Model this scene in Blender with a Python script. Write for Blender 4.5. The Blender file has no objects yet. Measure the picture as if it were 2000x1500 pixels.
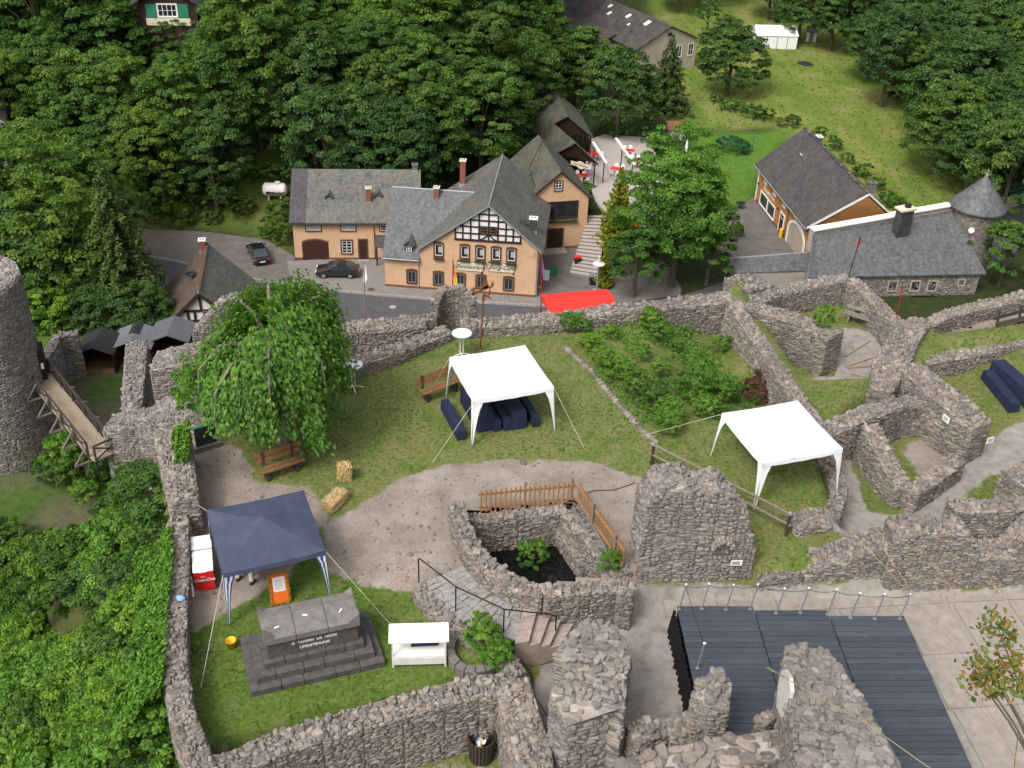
import bpy, math, random
import numpy as np
from mathutils import Matrix, Vector
rng = np.random.default_rng(11)
random.seed(5)
R = math.radians
S = bpy.context.scene
COL = S.collection
# ------------------------------------------------------------------ camera
FPX, PITCH, ROLL, CZ = 2200.0, R(33.25), R(2.2), 24.1
_f = np.array([0, math.cos(PITCH), -math.sin(PITCH)])
_u = np.array([0, math.sin(PITCH), math.cos(PITCH)])
_x = np.array([1.0, 0, 0])
CX = _x * math.cos(ROLL) + _u * math.sin(ROLL)
CU = _u * math.cos(ROLL) - _x * math.sin(ROLL)
CAM = np.array([0, 0, CZ])
cam = bpy.data.cameras.new('camera')
cam.lens = 36 * FPX / 2000
cam.sensor_width = 36
cam.clip_start = 0.1
cam.clip_end = 2000
co = bpy.data.objects.new('camera', cam)
COL.objects.link(co)
co.matrix_world = Matrix(((CX[0], CU[0], -_f[0], 0), (CX[1], CU[1], -_f[1], 0), (CX[2], CU[2], -_f[2], CZ), (0, 0, 0, 1)))
S.camera = co
# ------------------------------------------------------------------ sky, sun, exposure
SUN_EL, SUN_AZ = R(52), R(215)          # azimuth: where the light comes from, clockwise from +Y
w = bpy.data.worlds.new('World')
S.world = w
w.use_nodes = True
nt = w.node_tree
nt.nodes.clear()
sky = nt.nodes.new('ShaderNodeTexSky')
sky.sky_type = 'NISHITA'
sky.sun_disc = False
sky.sun_elevation = SUN_EL
sky.sun_rotation = SUN_AZ
sky.air_density = 1.0
sky.dust_density = 6.0
sky.ozone_density = 0.6
hs = nt.nodes.new('ShaderNodeHueSaturation')
hs.inputs['Saturation'].default_value = 0.42     # thin overcast: a whitish sky
bg = nt.nodes.new('ShaderNodeBackground')
bg.inputs['Strength'].default_value = 0.15
wo = nt.nodes.new('ShaderNodeOutputWorld')
nt.links.new(sky.outputs[0], hs.inputs['Color'])
nt.links.new(hs.outputs[0], bg.inputs[0])
nt.links.new(bg.outputs[0], wo.inputs[0])
sl = bpy.data.lights.new('sun', 'SUN')
sl.energy = 1.1
sl.angle = R(14)
sl.color = (1.0, 0.97, 0.93)
so = bpy.data.objects.new('sun', sl)
COL.objects.link(so)
_d = Vector((math.sin(SUN_AZ) * math.cos(SUN_EL), math.cos(SUN_AZ) * math.cos(SUN_EL), math.sin(SUN_EL)))
so.rotation_euler = _d.to_track_quat('Z', 'Y').to_euler()
so.location = _d * 200
vs = S.view_settings
vs.view_transform = 'Standard'
vs.look = 'None'
vs.exposure = 0.47
vs.gamma = 1.0
S.render.engine = 'CYCLES'
S.cycles.max_bounces = 5
S.cycles.diffuse_bounces = 3
S.cycles.glossy_bounces = 2
S.cycles.transmission_bounces = 3
S.cycles.use_denoising = True
S.cycles.caustics_reflective = False
S.cycles.caustics_refractive = False

# ------------------------------------------------------------------ projection helpers (a pixel of the photograph on a real plane)
def ray(px, py):
    return _f + CX * (px - 1000) / FPX - CU * (py - 750) / FPX
def at(px, py, z=0.0):
    d = ray(px, py)
    return CAM + d * ((z - CZ) / d[2])
def aty(px, py, y):
    d = ray(px, py)
    return CAM + d * (y / d[1])
def pj(P):
    v = np.asarray(P, float) - CAM
    d = v @ _f
    return np.stack([1000 + FPX * (v @ CX) / d, 750 - FPX * (v @ CU) / d, d], -1)
V = lambda *a: np.array(a, float)
def unit(v):
    v = np.asarray(v, float)
    return v / (np.linalg.norm(v) + 1e-12)

# ------------------------------------------------------------------ objects
def tag(o, label=None, cat=None, group=None, kind=None):
    if label: o['label'] = label
    if cat: o['category'] = cat
    if group: o['group'] = group
    if kind: o['kind'] = kind
    return o
def thing(name, label, cat, loc, group=None):
    o = bpy.data.objects.new(name, None)
    o.empty_display_size = 0.2
    COL.objects.link(o)
    o.location = [float(c) for c in loc]
    return tag(o, label, cat, group)
ROOT = {}
def wloc(o):
    v = Vector((0, 0, 0))
    while o is not None:
        v = v + o.location
        o = o.parent
    return np.array(v)
def mesh_np(name, v, f, m=None, rnd=None, smooth=False):
    v = np.asarray(v, np.float32)
    f = np.asarray(f, np.int32)
    me = bpy.data.meshes.new(name)
    k = f.shape[1]
    me.vertices.add(len(v))
    me.vertices.foreach_set('co', v.ravel())
    me.loops.add(f.size)
    me.loops.foreach_set('vertex_index', f.ravel())
    me.polygons.add(len(f))
    me.polygons.foreach_set('loop_start', np.arange(0, f.size, k, dtype=np.int32))
    if smooth:
        me.polygons.foreach_set('use_smooth', np.ones(len(f), bool))
    me.update(calc_edges=True)
    if rnd is not None:
        a = me.attributes.new('rnd', 'FLOAT', 'FACE')
        a.data.foreach_set('value', np.asarray(rnd, np.float32))
    if m: me.materials.append(m)
    return me
def link(name, me, parent=None, loc=None):
    o = bpy.data.objects.new(name, me)
    COL.objects.link(o)
    if parent is not None: o.parent = parent
    if loc is not None: o.location = [float(c) for c in loc]
    return o
class MB:
    """collects simple solids in world coordinates"""
    def __init__(s): s.v = []; s.f = []; s.sm = False
    def add(s, v, f):
        b = len(s.v)
        s.v += [tuple(map(float, p)) for p in v]
        s.f += [tuple(b + i for i in q) for q in f]
        return s
    def hexa(s, b, t):          # bottom and top quads, both counter-clockwise from above
        return s.add(list(b) + list(t), [(3, 2, 1, 0), (4, 5, 6, 7), (0, 1, 5, 4), (1, 2, 6, 5), (2, 3, 7, 6), (3, 0, 4, 7)])
    def box(s, fr, x0, x1, y0, y1, z0, z1):
        P = fr.p
        return s.hexa([P(x0, y0, z0), P(x1, y0, z0), P(x1, y1, z0), P(x0, y1, z0)], [P(x0, y0, z1), P(x1, y0, z1), P(x1, y1, z1), P(x0, y1, z1)])
    def prism(s, poly, off):    # polygon (world points, any plane) pushed along off
        n = len(poly)
        poly = [np.asarray(p, float) for p in poly]
        off = np.asarray(off, float)
        nrm = sum(np.cross(poly[i] - poly[0], poly[(i + 1) % n] - poly[0]) for i in range(n))
        if nrm @ off > 0: poly = poly[::-1]
        q = [p + off for p in poly]
        return s.add(poly + q, [tuple(range(n)), tuple(range(2 * n - 1, n - 1, -1))] + [(i, i + n, (i + 1) % n + n, (i + 1) % n) for i in range(n)])
    def beam(s, a, b, w, h, up=(0, 0, 1)):
        a = np.asarray(a, float); b = np.asarray(b, float)
        d = unit(b - a); r = np.cross(d, up)
        if np.linalg.norm(r) < 1e-3: r = np.cross(d, (0, 1, 0))
        r = unit(r) * w / 2; u = unit(np.cross(r, d)) * h / 2
        return s.hexa([a - r - u, b - r - u, b + r - u, a + r - u][::-1] if False else [a - r - u, a + r - u, b + r - u, b - r - u], [a - r + u, a + r + u, b + r + u, b - r + u])
    def tube(s, pts, r, n=8, caps=True):
        pts = [np.asarray(p, float) for p in pts]
        rs = r if hasattr(r, '__len__') else [r] * len(pts)
        rings = []
        pr = None
        for i, p in enumerate(pts):
            d = unit(pts[min(i + 1, len(pts) - 1)] - pts[max(i - 1, 0)])
            if pr is None:
                pr = np.cross(d, (0, 0, 1))
                if np.linalg.norm(pr) < 1e-2: pr = np.cross(d, (0, 1, 0))
            pr = unit(pr - d * (pr @ d)); q = np.cross(d, pr)
            rings.append([p + rs[i] * (pr * math.cos(2 * math.pi * k / n) + q * math.sin(2 * math.pi * k / n)) for k in range(n)])
        f = []
        for i in range(len(pts) - 1):
            for k in range(n):
                f.append((i * n + k, i * n + (k + 1) % n, (i + 1) * n + (k + 1) % n, (i + 1) * n + k))
        if caps:
            f.append(tuple(range(n - 1, -1, -1)))
            f.append(tuple((len(pts) - 1) * n + k for k in range(n)))
        return s.add([p for g in rings for p in g], f)
    def lathe(s, c, prof, n=20, caps=True):   # prof: (radius, z) upwards from c
        c = np.asarray(c, float)
        return s.add([c + V(r * math.cos(2 * math.pi * k / n), r * math.sin(2 * math.pi * k / n), z) for r, z in prof for k in range(n)],
                     [(i * n + k, i * n + (k + 1) % n, (i + 1) * n + (k + 1) % n, (i + 1) * n + k) for i in range(len(prof) - 1) for k in range(n)]
                     + ([tuple(range(n - 1, -1, -1)), tuple((len(prof) - 1) * n + k for k in range(n))] if caps else []))
    def mesh(s, name, m, off=(0, 0, 0), smooth=False):
        me = bpy.data.meshes.new(name)
        o = np.asarray(off, float)
        me.from_pydata([tuple(np.asarray(p) - o) for p in s.v], [], s.f)
        if m: me.materials.append(m)
        if smooth or s.sm: me.polygons.foreach_set('use_smooth', np.ones(len(me.polygons), bool))
        me.update()
        return me
    def build(s, name, m, parent=None, smooth=False, bevel=0):
        off = wloc(parent) if parent is not None else np.array([0.0, 0, 0])
        o = link(name, s.mesh(name, m, off, smooth), parent)
        if bevel:
            b = o.modifiers.new('bevel', 'BEVEL'); b.width = bevel; b.segments = 2; b.limit_method = 'ANGLE'
        return o
    def top(s, name, m, label=None, cat=None, group=None, kind=None, smooth=False, bevel=0):
        v = np.array(s.v)
        off = V(v[:, 0].mean(), v[:, 1].mean(), v[:, 2].min())
        o = link(name, s.mesh(name, m, off, smooth), None, off)
        if bevel:
            b = o.modifiers.new('bevel', 'BEVEL'); b.width = bevel; b.segments = 2; b.limit_method = 'ANGLE'
        return tag(o, label, cat, group, kind)
class Frame:
    """local axes: x along the front, y back, z up"""
    def __init__(s, O, ang=0.0, dx=None):
        s.O = np.asarray(O, float)
        s.x = unit(V(dx[0], dx[1], 0)) if dx is not None else V(math.cos(ang), math.sin(ang), 0)
        s.y = V(-s.x[1], s.x[0], 0)
        s.z = V(0, 0, 1)
    def p(s, x, y, z): return s.O + s.x * x + s.y * y + s.z * z
    def face(s, px, py, yo=0.0):         # photograph pixel -> (x, z) on the plane y = yo
        q = ray(px, py); o = s.p(0, yo, 0)
        P = CAM + q * (((o - CAM) @ s.y) / (q @ s.y))
        return (P - s.O) @ s.x, P[2] - s.O[2]
W0 = Frame((0, 0, 0))
def fbetween(a, b, z):
    A = at(*a, z); B = at(*b, z)
    f = Frame(A, dx=B - A); f.L = np.linalg.norm(B - A)
    return f
def text_mesh(name, body, fr_o, fx, fz, size, m, parent, depth=0.01, shear=0.0, bold=0.0, center=True):
    """flat lettering standing on the plane spanned by fx (reading direction) and fz (up)"""
    c = bpy.data.curves.new(name, 'FONT')
    c.body = body; c.size = size; c.extrude = depth; c.shear = shear; c.offset = bold
    c.align_x = 'CENTER' if center else 'LEFT'; c.align_y = 'CENTER'
    o = bpy.data.objects.new(name, c)
    me = bpy.data.meshes.new_from_object(o)
    bpy.data.objects.remove(o)
    fx = unit(fx); fz = unit(fz); n = np.cross(fx, fz)
    M = Matrix(((fx[0], fz[0], n[0], 0), (fx[1], fz[1], n[1], 0), (fx[2], fz[2], n[2], 0), (0, 0, 0, 1)))
    me.transform(M)
    me.materials.clear(); me.materials.append(m)
    ob = link(name, me, parent, np.asarray(fr_o) - (wloc(parent) if parent is not None else 0))
    return ob
def copy_tree(o, parent=None):
    c = o.copy(); COL.objects.link(c)
    if parent is not None: c.parent = parent
    for ch in list(o.children): copy_tree(ch, c)
    return c
def inpoly(P, poly):
    x, y = P[..., 0], P[..., 1]
    ins = np.zeros(x.shape, bool); n = len(poly)
    for i in range(n):
        x1, y1 = poly[i][:2]; x2, y2 = poly[(i + 1) % n][:2]
        c = ((y1 > y) != (y2 > y)) & (x < (x2 - x1) * (y - y1) / (y2 - y1 + 1e-12) + x1)
        ins ^= c
    return ins
def dline(P, pts, closed=False):
    d = np.full(P.shape[:-1], 1e9); n = len(pts)
    for i in range(n if closed else n - 1):
        a = np.asarray(pts[i][:2]); b = np.asarray(pts[(i + 1) % n][:2]); ab = b - a
        t = np.clip(((P - a) @ ab) / (ab @ ab + 1e-12), 0, 1)
        d = np.minimum(d, np.hypot(*(np.moveaxis(P - a - t[..., None] * ab, -1, 0))))
    return d
def sdist(P, poly):      # negative inside
    d = dline(P, poly, True)
    return np.where(inpoly(P, poly), -d, d)
def sstep(a, b, x):
    t = np.clip((x - a) / (b - a), 0, 1)
    return t * t * (3 - 2 * t)
_perm = np.random.default_rng(3).random((64, 64))
def vnoise(x, y):
    xi = np.floor(x).astype(int); yi = np.floor(y).astype(int)
    fx = x - xi; fy = y - yi
    fx = fx * fx * (3 - 2 * fx); fy = fy * fy * (3 - 2 * fy)
    g = lambda i, j: _perm[i % 64, j % 64]
    return (g(xi, yi) * (1 - fx) + g(xi + 1, yi) * fx) * (1 - fy) + (g(xi, yi + 1) * (1 - fx) + g(xi + 1, yi + 1) * fx) * fy
def fbm(x, y, o=4):
    s = 0; a = 0.5
    for i in range(o):
        s = s + a * (vnoise(x * 2 ** i + 7 * i, y * 2 ** i + 3 * i) - 0.5); a *= 0.5
    return s
# ------------------------------------------------------------------ materials
def newmat(name):
    m = bpy.data.materials.new(name); m.use_nodes = True
    n = m.node_tree; n.nodes.clear()
    return m, n
def N(n, t, **kw):
    x = n.nodes.new('ShaderNode' + t)
    for k, v in kw.items():
        if k in x.inputs.keys() if isinstance(k, str) else False: x.inputs[k].default_value = v
        else: setattr(x, k, v)
    return x
def ramp(n, fac, cols, pos=None):
    r = n.nodes.new('ShaderNodeValToRGB'); e = r.color_ramp.elements
    k = len(cols); pos = pos or [i / (k - 1) for i in range(k)]
    while len(e) < k: e.new(0.5)
    for i in range(k):
        e[i].position = pos[i]; c = cols[i]
        e[i].color = (*c, 1) if len(c) == 3 else c
    n.links.new(fac, r.inputs[0])
    return r.outputs[0]
def noise(n, vec, scale, detail=4, rough=0.6, dist=0.0):
    x = N(n, 'TexNoise'); x.inputs['Scale'].default_value = scale; x.inputs['Detail'].default_value = detail
    x.inputs['Roughness'].default_value = rough; x.inputs['Distortion'].default_value = dist
    n.links.new(vec, x.inputs['Vector'])
    return x.outputs[0]
def mix(n, fac, a, b, mode='MIX'):
    x = n.nodes.new('ShaderNodeMix'); x.data_type = 'RGBA'; x.blend_type = mode
    for sock, val in ((x.inputs[0], fac), (x.inputs[6], a), (x.inputs[7], b)):
        if hasattr(val, 'default_value') or hasattr(val, 'links'): n.links.new(val, sock)
        elif isinstance(val, (int, float)): sock.default_value = val
        else: sock.default_value = (*val, 1)
    return x.outputs[2]
def math_(n, op, a, b=None):
    x = n.nodes.new('ShaderNodeMath'); x.operation = op
    for i, v in enumerate((a, b)):
        if v is None: continue
        if isinstance(v, (int, float)): x.inputs[i].default_value = v
        else: n.links.new(v, x.inputs[i])
    return x.outputs[0]
def finish(m, n, col, rough=0.8, bump=None, bstr=0.3, bdist=0.02, metal=0.0, spec=0.3, coat=0.0):
    b = N(n, 'BsdfPrincipled'); o = N(n, 'OutputMaterial')
    if isinstance(col, tuple): b.inputs['Base Color'].default_value = (*col, 1)
    else: n.links.new(col, b.inputs['Base Color'])
    if isinstance(rough, (int, float)): b.inputs['Roughness'].default_value = rough
    else: n.links.new(rough, b.inputs['Roughness'])
    b.inputs['Metallic'].default_value = metal
    b.inputs['Specular IOR Level'].default_value = spec
    b.inputs['Coat Weight'].default_value = coat
    if bump is not None:
        u = N(n, 'Bump'); u.inputs['Strength'].default_value = bstr; u.inputs['Distance'].default_value = bdist
        n.links.new(bump, u.inputs['Height']); n.links.new(u.outputs[0], b.inputs['Normal'])
    n.links.new(b.outputs[0], o.inputs[0])
    return m
def pos(n): return N(n, 'NewGeometry').outputs['Position']
def objc(n): return N(n, 'TexCoord').outputs['Object']
def plain(name, col, rough=0.7, var=0.15, scale=3.0, metal=0.0, spec=0.3, bump=0.0, coat=0.0, world=True):
    """one base colour with mottling and fine wear"""
    m, n = newmat(name)
    c = np.array(col)
    vec = pos(n) if world else objc(n)
    f = noise(n, vec, scale, 6, 0.65)
    cc = ramp(n, f, [tuple(c * (1 - var)), tuple(c), tuple(np.minimum(c * (1 + var), 0.95))], [0.3, 0.5, 0.7])
    return finish(m, n, cc, rough, f if bump else None, bump, 0.02, metal, spec, coat)
M = {}
def plaster(name, col):
    m, n = newmat(name); c = np.array(col); P = pos(n)
    mp = N(n, 'Mapping'); mp.inputs['Scale'].default_value = (2.5, 2.5, .3); n.links.new(P, mp.inputs[0])
    b = ramp(n, noise(n, P, .7, 6, .65), [tuple(c * .84), tuple(c), tuple(c * 1.06)], [.3, .5, .7])
    b = mix(n, ramp(n, noise(n, mp.outputs[0], 1.6, 5, .7), [(0, 0, 0), (.4, .4, .4)], [.54, .75]), b, tuple(c * .62))
    b = mix(n, ramp(n, noise(n, P, 3.1, 4, .7, .4), [(0, 0, 0), (.35, .35, .35)], [.62, .74]), b, tuple(c * .8 + .1))
    return finish(m, n, b, .9, noise(n, P, 9, 4, .6), .15, .02)
def boardmat():
    m, n = newmat('black_stained_board'); P = pos(n); oi = N(n, 'ObjectInfo')
    c = ramp(n, oi.outputs['Random'], [(.047, .054, .068), (.055, .063, .078), (.064, .072, .088)])
    mp = N(n, 'Mapping'); mp.inputs['Scale'].default_value = (.6, 8, 1); n.links.new(P, mp.inputs[0])
    c = mix(n, .5, c, ramp(n, noise(n, mp.outputs[0], 2, 5, .7), [(.25, .25, .25), (.8, .8, .8)], [.3, .7]), 'OVERLAY')
    c = mix(n, ramp(n, noise(n, P, 2.2, 5, .75), [(0, 0, 0), (.3, .3, .3)], [.58, .72]), c, (.15, .15, .15))
    return finish(m, n, c, .5, noise(n, mp.outputs[0], 5, 4, .6), .3, .02, 0, .4)
def rubble(name, tint=(1, 1, 1), lichen=0.35, moss=0.3, smear=0.0):
    m, n = newmat(name)
    P = pos(n)
    at_ = N(n, 'Attribute'); at_.attribute_name = 'rnd'
    oi = N(n, 'ObjectInfo')
    fr = math_(n, 'FRACT', math_(n, 'ADD', at_.outputs['Fac'], oi.outputs['Random']))
    t = np.array(tint)
    base = ramp(n, fr, [tuple(np.array(c) * t) for c in ((.15, .135, .128), (.225, .202, .188), (.18, .163, .156), (.285, .255, .232), (.235, .213, .2), (.35, .32, .29), (.205, .175, .162))])
    g = noise(n, P, 9, 6, 0.7)
    base = mix(n, 0.42, base, ramp(n, g, [(.25, .25, .25), (.62, .6, .58), (.95, .93, .9)], [0.25, 0.5, 0.75]), 'OVERLAY')
    li = noise(n, P, 5.5, 5, 0.7, 0.6)
    base = mix(n, ramp(n, li, [(0, 0, 0), (lichen,) * 3], [0.56, 0.66]), base, (.43, .41, .38))
    mo = noise(n, P, 1.1, 5, 0.65, 0.3)
    base = mix(n, ramp(n, mo, [(0, 0, 0), (moss,) * 3], [0.58, 0.68]), base, (.15, .105, .035))
    if smear: base = mix(n, ramp(n, noise(n, P, 1.3, 5, .65, .5), [(0, 0, 0), (smear,) * 3], [.44, .56]), base, ramp(n, noise(n, P, 6, 5, .7), [(.24, .21, .185), (.36, .325, .285)], [.3, .7]))
    st = noise(n, P, 0.35, 3, 0.5)
    base = mix(n, ramp(n, st, [(0, 0, 0), (.55, .55, .55)], [0.45, 0.7]), base, mix(n, 1.0, base, (.62, .6, .6), 'MULTIPLY'))
    return finish(m, n, base, 0.92, noise(n, P, 14, 6, 0.75), 0.9, 0.05, 0, 0.15)
M['stone'] = rubble('rubble_stone', (1.01, .99, .955))
M['stone_mortar'] = rubble('mortared_rubble', smear=.75)
M['stone_far'] = rubble('rubble_stone_weathered', (.92, .94, .95), 0.3, 0.25)
def mortar(name, col=(.235, .21, .19)):
    m, n = newmat(name); P = pos(n); c = np.array(col)
    mp = N(n, 'Mapping'); mp.inputs['Scale'].default_value = (1, 1, 2.6); n.links.new(P, mp.inputs[0])
    v = N(n, 'TexVoronoi'); v.feature = 'DISTANCE_TO_EDGE'; v.inputs['Scale'].default_value = 3.0; n.links.new(mp.outputs[0], v.inputs['Vector'])
    v2 = N(n, 'TexVoronoi'); v2.inputs['Scale'].default_value = 3.0; n.links.new(mp.outputs[0], v2.inputs['Vector'])
    bw = N(n, 'RGBToBW'); n.links.new(v2.outputs['Color'], bw.inputs[0])
    base = ramp(n, bw.outputs[0], [tuple(c * .6), tuple(c), tuple(c * 1.5)], [.2, .5, .8])
    base = mix(n, 0.5, base, ramp(n, noise(n, P, 12, 5, .7), [(.3, .3, .3), (.8, .8, .8)], [.3, .7]), 'OVERLAY')
    return finish(m, n, base, 0.95, v.outputs['Distance'], 0.8, 0.05, 0, 0.1)
M['core'] = mortar('rubble_core')
M['mortar'] = plain('lime_mortar_render', (.36, .32, .28), .95, .3, 4, bump=.6)
M['plaster_white'] = plain('white_lime_plaster', (.66, .63, .58), .9, .15, 5, bump=.3)
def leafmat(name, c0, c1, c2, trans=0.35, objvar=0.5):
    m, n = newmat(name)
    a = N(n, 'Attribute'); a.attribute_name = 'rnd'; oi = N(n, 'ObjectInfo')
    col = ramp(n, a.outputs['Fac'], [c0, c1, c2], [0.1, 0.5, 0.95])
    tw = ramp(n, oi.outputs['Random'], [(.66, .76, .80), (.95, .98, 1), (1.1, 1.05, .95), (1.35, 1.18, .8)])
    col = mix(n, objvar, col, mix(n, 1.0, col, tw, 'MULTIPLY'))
    d = N(n, 'BsdfPrincipled'); d.inputs['Roughness'].default_value = .55; d.inputs['Specular IOR Level'].default_value = .25
    t = N(n, 'BsdfTranslucent'); s = N(n, 'MixShader'); o = N(n, 'OutputMaterial')
    n.links.new(col, d.inputs['Base Color'])
    n.links.new(mix(n, 1.0, col, (1.15, 1.25, .55), 'MULTIPLY'), t.inputs[0])
    s.inputs[0].default_value = trans
    n.links.new(d.outputs[0], s.inputs[1]); n.links.new(t.outputs[0], s.inputs[2]); n.links.new(s.outputs[0], o.inputs[0])
    return m
M['leaf'] = leafmat('broadleaf', (.050, .112, .026), (.100, .198, .042), (.178, .290, .062), .48, 1.0)
M['leaf_bright'] = leafmat('fresh_leaf', (0.068, 0.162, 0.022), (0.135, 0.284, 0.038), (0.230, 0.405, 0.061), .4, .8)
M['leaf_mid'] = leafmat('shrub_leaf', (.042, .10, .022), (.09, .19, .035), (.165, .29, .055), .4, .9)
M['leaf_ash'] = leafmat('ash_leaf', (0.055, 0.138, 0.023), (0.116, 0.254, 0.038), (0.203, 0.377, 0.065), .4, 0)
M['leaf_dark'] = leafmat('dark_leaf', (.036, .086, .027), (.070, .148, .040), (.125, .215, .054), .42, .9)
M['needle'] = leafmat('spruce_needle', (0.024, 0.054, 0.016), (0.051, 0.097, 0.024), (0.115, 0.169, 0.043), .2, .2)
M['golden'] = leafmat('golden_conifer', (0.078, 0.111, 0.016), (0.182, 0.221, 0.026), (0.351, 0.364, 0.039), .3, .2)
M['thuja'] = leafmat('green_hedge_leaf', (.02, .07, .025), (.035, .12, .05), (.05, .17, .07), .3, .2)
M['ivy'] = leafmat('ivy_leaf', (0.058, 0.143, 0.018), (0.117, 0.260, 0.033), (0.195, 0.377, 0.052), .35, .3)
M['grass'] = leafmat('grass_blade', (.07, .14, .022), (.125, .215, .04), (.24, .27, .09), .45, 0)
M['meadow'] = leafmat('meadow_grass', (.11, .17, .03), (.17, .235, .05), (.28, .29, .10), .45, 0)
M['dry'] = leafmat('dry_grass', (.38, .31, .19), (.52, .43, .28), (.62, .53, .37), .3, .2)
M['autumn'] = leafmat('turning_leaf', (.10, .15, .03), (.21, .25, .05), (.33, .16, .05), .35, .2)
M['bark'] = plain('tree_bark', (.10, .082, .062), .95, .4, 6, bump=.6)
M['bark_pale'] = plain('pale_bark', (.21, .18, .14), .95, .3, 6, bump=.4)
def slate(name, col, moss=(.16, .16, .12), ms=.35, row=9.0, spots=0.4):
    m, n = newmat(name); c = np.array(col); P = pos(n)
    mp = N(n, 'Mapping'); mp.inputs['Rotation'].default_value = (R(12), R(4), R(7)); n.links.new(P, mp.inputs[0])
    b = N(n, 'TexVoronoi'); b.inputs['Scale'].default_value = row * .45; n.links.new(mp.outputs[0], b.inputs['Vector'])
    bw = N(n, 'RGBToBW'); n.links.new(b.outputs['Color'], bw.inputs[0])
    base = ramp(n, bw.outputs[0], [tuple(c * .72), tuple(c), tuple(c * 1.3)], [.2, .5, .8])
    base = mix(n, ramp(n, noise(n, P, .55, 5, .65), [(0, 0, 0), (ms * 1.6,) * 3], [.42, .66]), base, moss)
    base = mix(n, ramp(n, noise(n, P, 5, 3, .8, .5), [(0, 0, 0), (spots,) * 3], [.64, .70]), base, (.36, .37, .34))
    st = N(n, 'Mapping'); st.inputs['Scale'].default_value = (2.2, .35, .35); n.links.new(P, st.inputs[0])
    base = mix(n, .35, base, ramp(n, noise(n, st.outputs[0], 1.5, 4, .6), [(.3, .3, .3), (.75, .75, .75)], [.3, .7]), 'OVERLAY')
    return finish(m, n, base, .62, bw.outputs[0], .5, .02, 0, .4)
M['slate'] = slate('slate_roof', (.100, .101, .095), (.145, .142, .105), .45)
M['slate_blue'] = slate('newer_slate_roof', (.098, .103, .110), (.122, .122, .108), .3, spots=.2)
M['slate_dark'] = slate('dark_slate_roof', (.055, .052, .058), (.09, .085, .075), .2, spots=.2)
M['roof_tile_dark'] = slate('dark_concrete_tile', (.062, .058, .06), (.10, .085, .07), .3, 7, spots=.25)
M['roof_brown'] = slate('brown_sheet_roof', (.06, .052, .052), (.09, .075, .07), .2, 3, spots=.1)
M['roof_green'] = slate('mossy_felt_roof', (.075, .078, .066), (.12, .12, .07), .5, 7, spots=.15)
M['felt_black'] = plain('black_roofing_felt', (.026, .026, .028), .9, .25, 4)
M['felt_grey'] = plain('grey_roofing_felt', (.15, .155, .165), .85, .15, 3)
M['peach'] = plaster('peach_plaster', (.62, .40, .25))
M['orange'] = plaster('ochre_plaster', (.44, .205, .062))
M['cream'] = plaster('cream_plaster', (.42, .36, .29))
M['sandstone'] = plain('brown_sandstone_trim', (.115, .06, .036), .85, .25, 3)
M['base_brown'] = plain('brown_painted_plinth', (.17, .085, .045), .85, .2, 2)
M['white'] = plain('white_paint', (.80, .79, .77), .5, .05, 2)
M['offwhite'] = plain('old_white_paint', (.66, .65, .62), .6, .1, 2)
M['infill'] = plain('white_infill_plaster', (.76, .75, .74), .9, .05, 2)
M['timber'] = plain('dark_timber', (.040, .020, .016), .8, .35, 6)
M['door_brown'] = plain('oxblood_door', (.060, .022, .018), .55, .25, 5)
M['wood'] = plain('stained_wood', (.20, .105, .045), .7, .3, 7, bump=.2)
M['wood_picket'] = plain('picket_wood', (.31, .165, .07), .75, .3, 9, bump=.2)
M['wood_grey'] = plain('weathered_wood', (.20, .175, .15), .9, .25, 8, bump=.3)
M['wood_pole'] = plain('round_rail_wood', (.19, .155, .115), .85, .3, 8, bump=.3)
M['wood_dark'] = plain('dark_bench_wood', (.055, .043, .036), .8, .3, 8, bump=.2)
M['deck_board'] = plain('bridge_boards', (.33, .265, .195), .9, .2, 8, bump=.2)
M['glass'] = plain('window_glass', (.022, .026, .032), .08, .3, 2, spec=.6)
M['curtain'] = plain('net_curtain', (.42, .42, .43), .9, .12, 14)
M['canvas'] = plain('white_polyester', (.80, .805, .81), .75, .03, 1.2)
M['navy'] = plain('navy_cloth', (.016, .024, .054), .85, .2, 2)
M['red_cloth'] = plain('red_cloth', (.74, .035, .025), .75, .08, 2)
M['red'] = plain('red_paint', (.68, .018, .015), .35, .06, 2)
M['red_dark'] = plain('red_steel', (.34, .03, .03), .6, .2, 3)
M['rust'] = plain('rusty_iron', (.17, .055, .026), .9, .4, 9)
M['iron'] = plain('black_iron', (.018, .018, .02), .5, .2, 4)
M['galv'] = plain('galvanised_steel', (.36, .37, .38), .45, .12, 6, metal=.6)
M['zinc'] = plain('zinc_sheet', (.33, .35, .38), .45, .12, 2, metal=.3)
M['yellow'] = plain('yellow_plastic', (.78, .46, .02), .4, .05, 3)
M['hose'] = plain('yellow_hose', (.68, .62, .04), .45, .05, 3)
M['orange_paper'] = plain('orange_paper', (.80, .16, .02), .7, .04, 3)
M['gold'] = plain('gilded_frame', (.42, .18, .025), .45, .45, 12, metal=.35)
M['teal'] = plain('teal_edge', (.07, .25, .27), .4, .1, 4)
M['sky_blue'] = plain('pale_blue_cloth', (.23, .45, .72), .85, .1, 5)
M['denim'] = plain('pale_trousers', (.56, .53, .48), .9, .1, 6)
M['shirt'] = plain('dark_blue_shirt', (.03, .045, .10), .9, .2, 6)
M['skin'] = plain('skin', (.52, .31, .22), .6, .08, 8)
M['hair'] = plain('brown_hair', (.05, .032, .02), .7, .3, 10)
M['straw'] = plain('straw_bale', (.42, .29, .125), .95, .45, 14, bump=.8)
M['basalt'] = plain('grey_basalt', (.088, .080, .077), .9, .35, 5, bump=.5)
M['basalt_top'] = plain('pale_basalt', (.165, .152, .143), .9, .25, 4, bump=.5)
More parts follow.
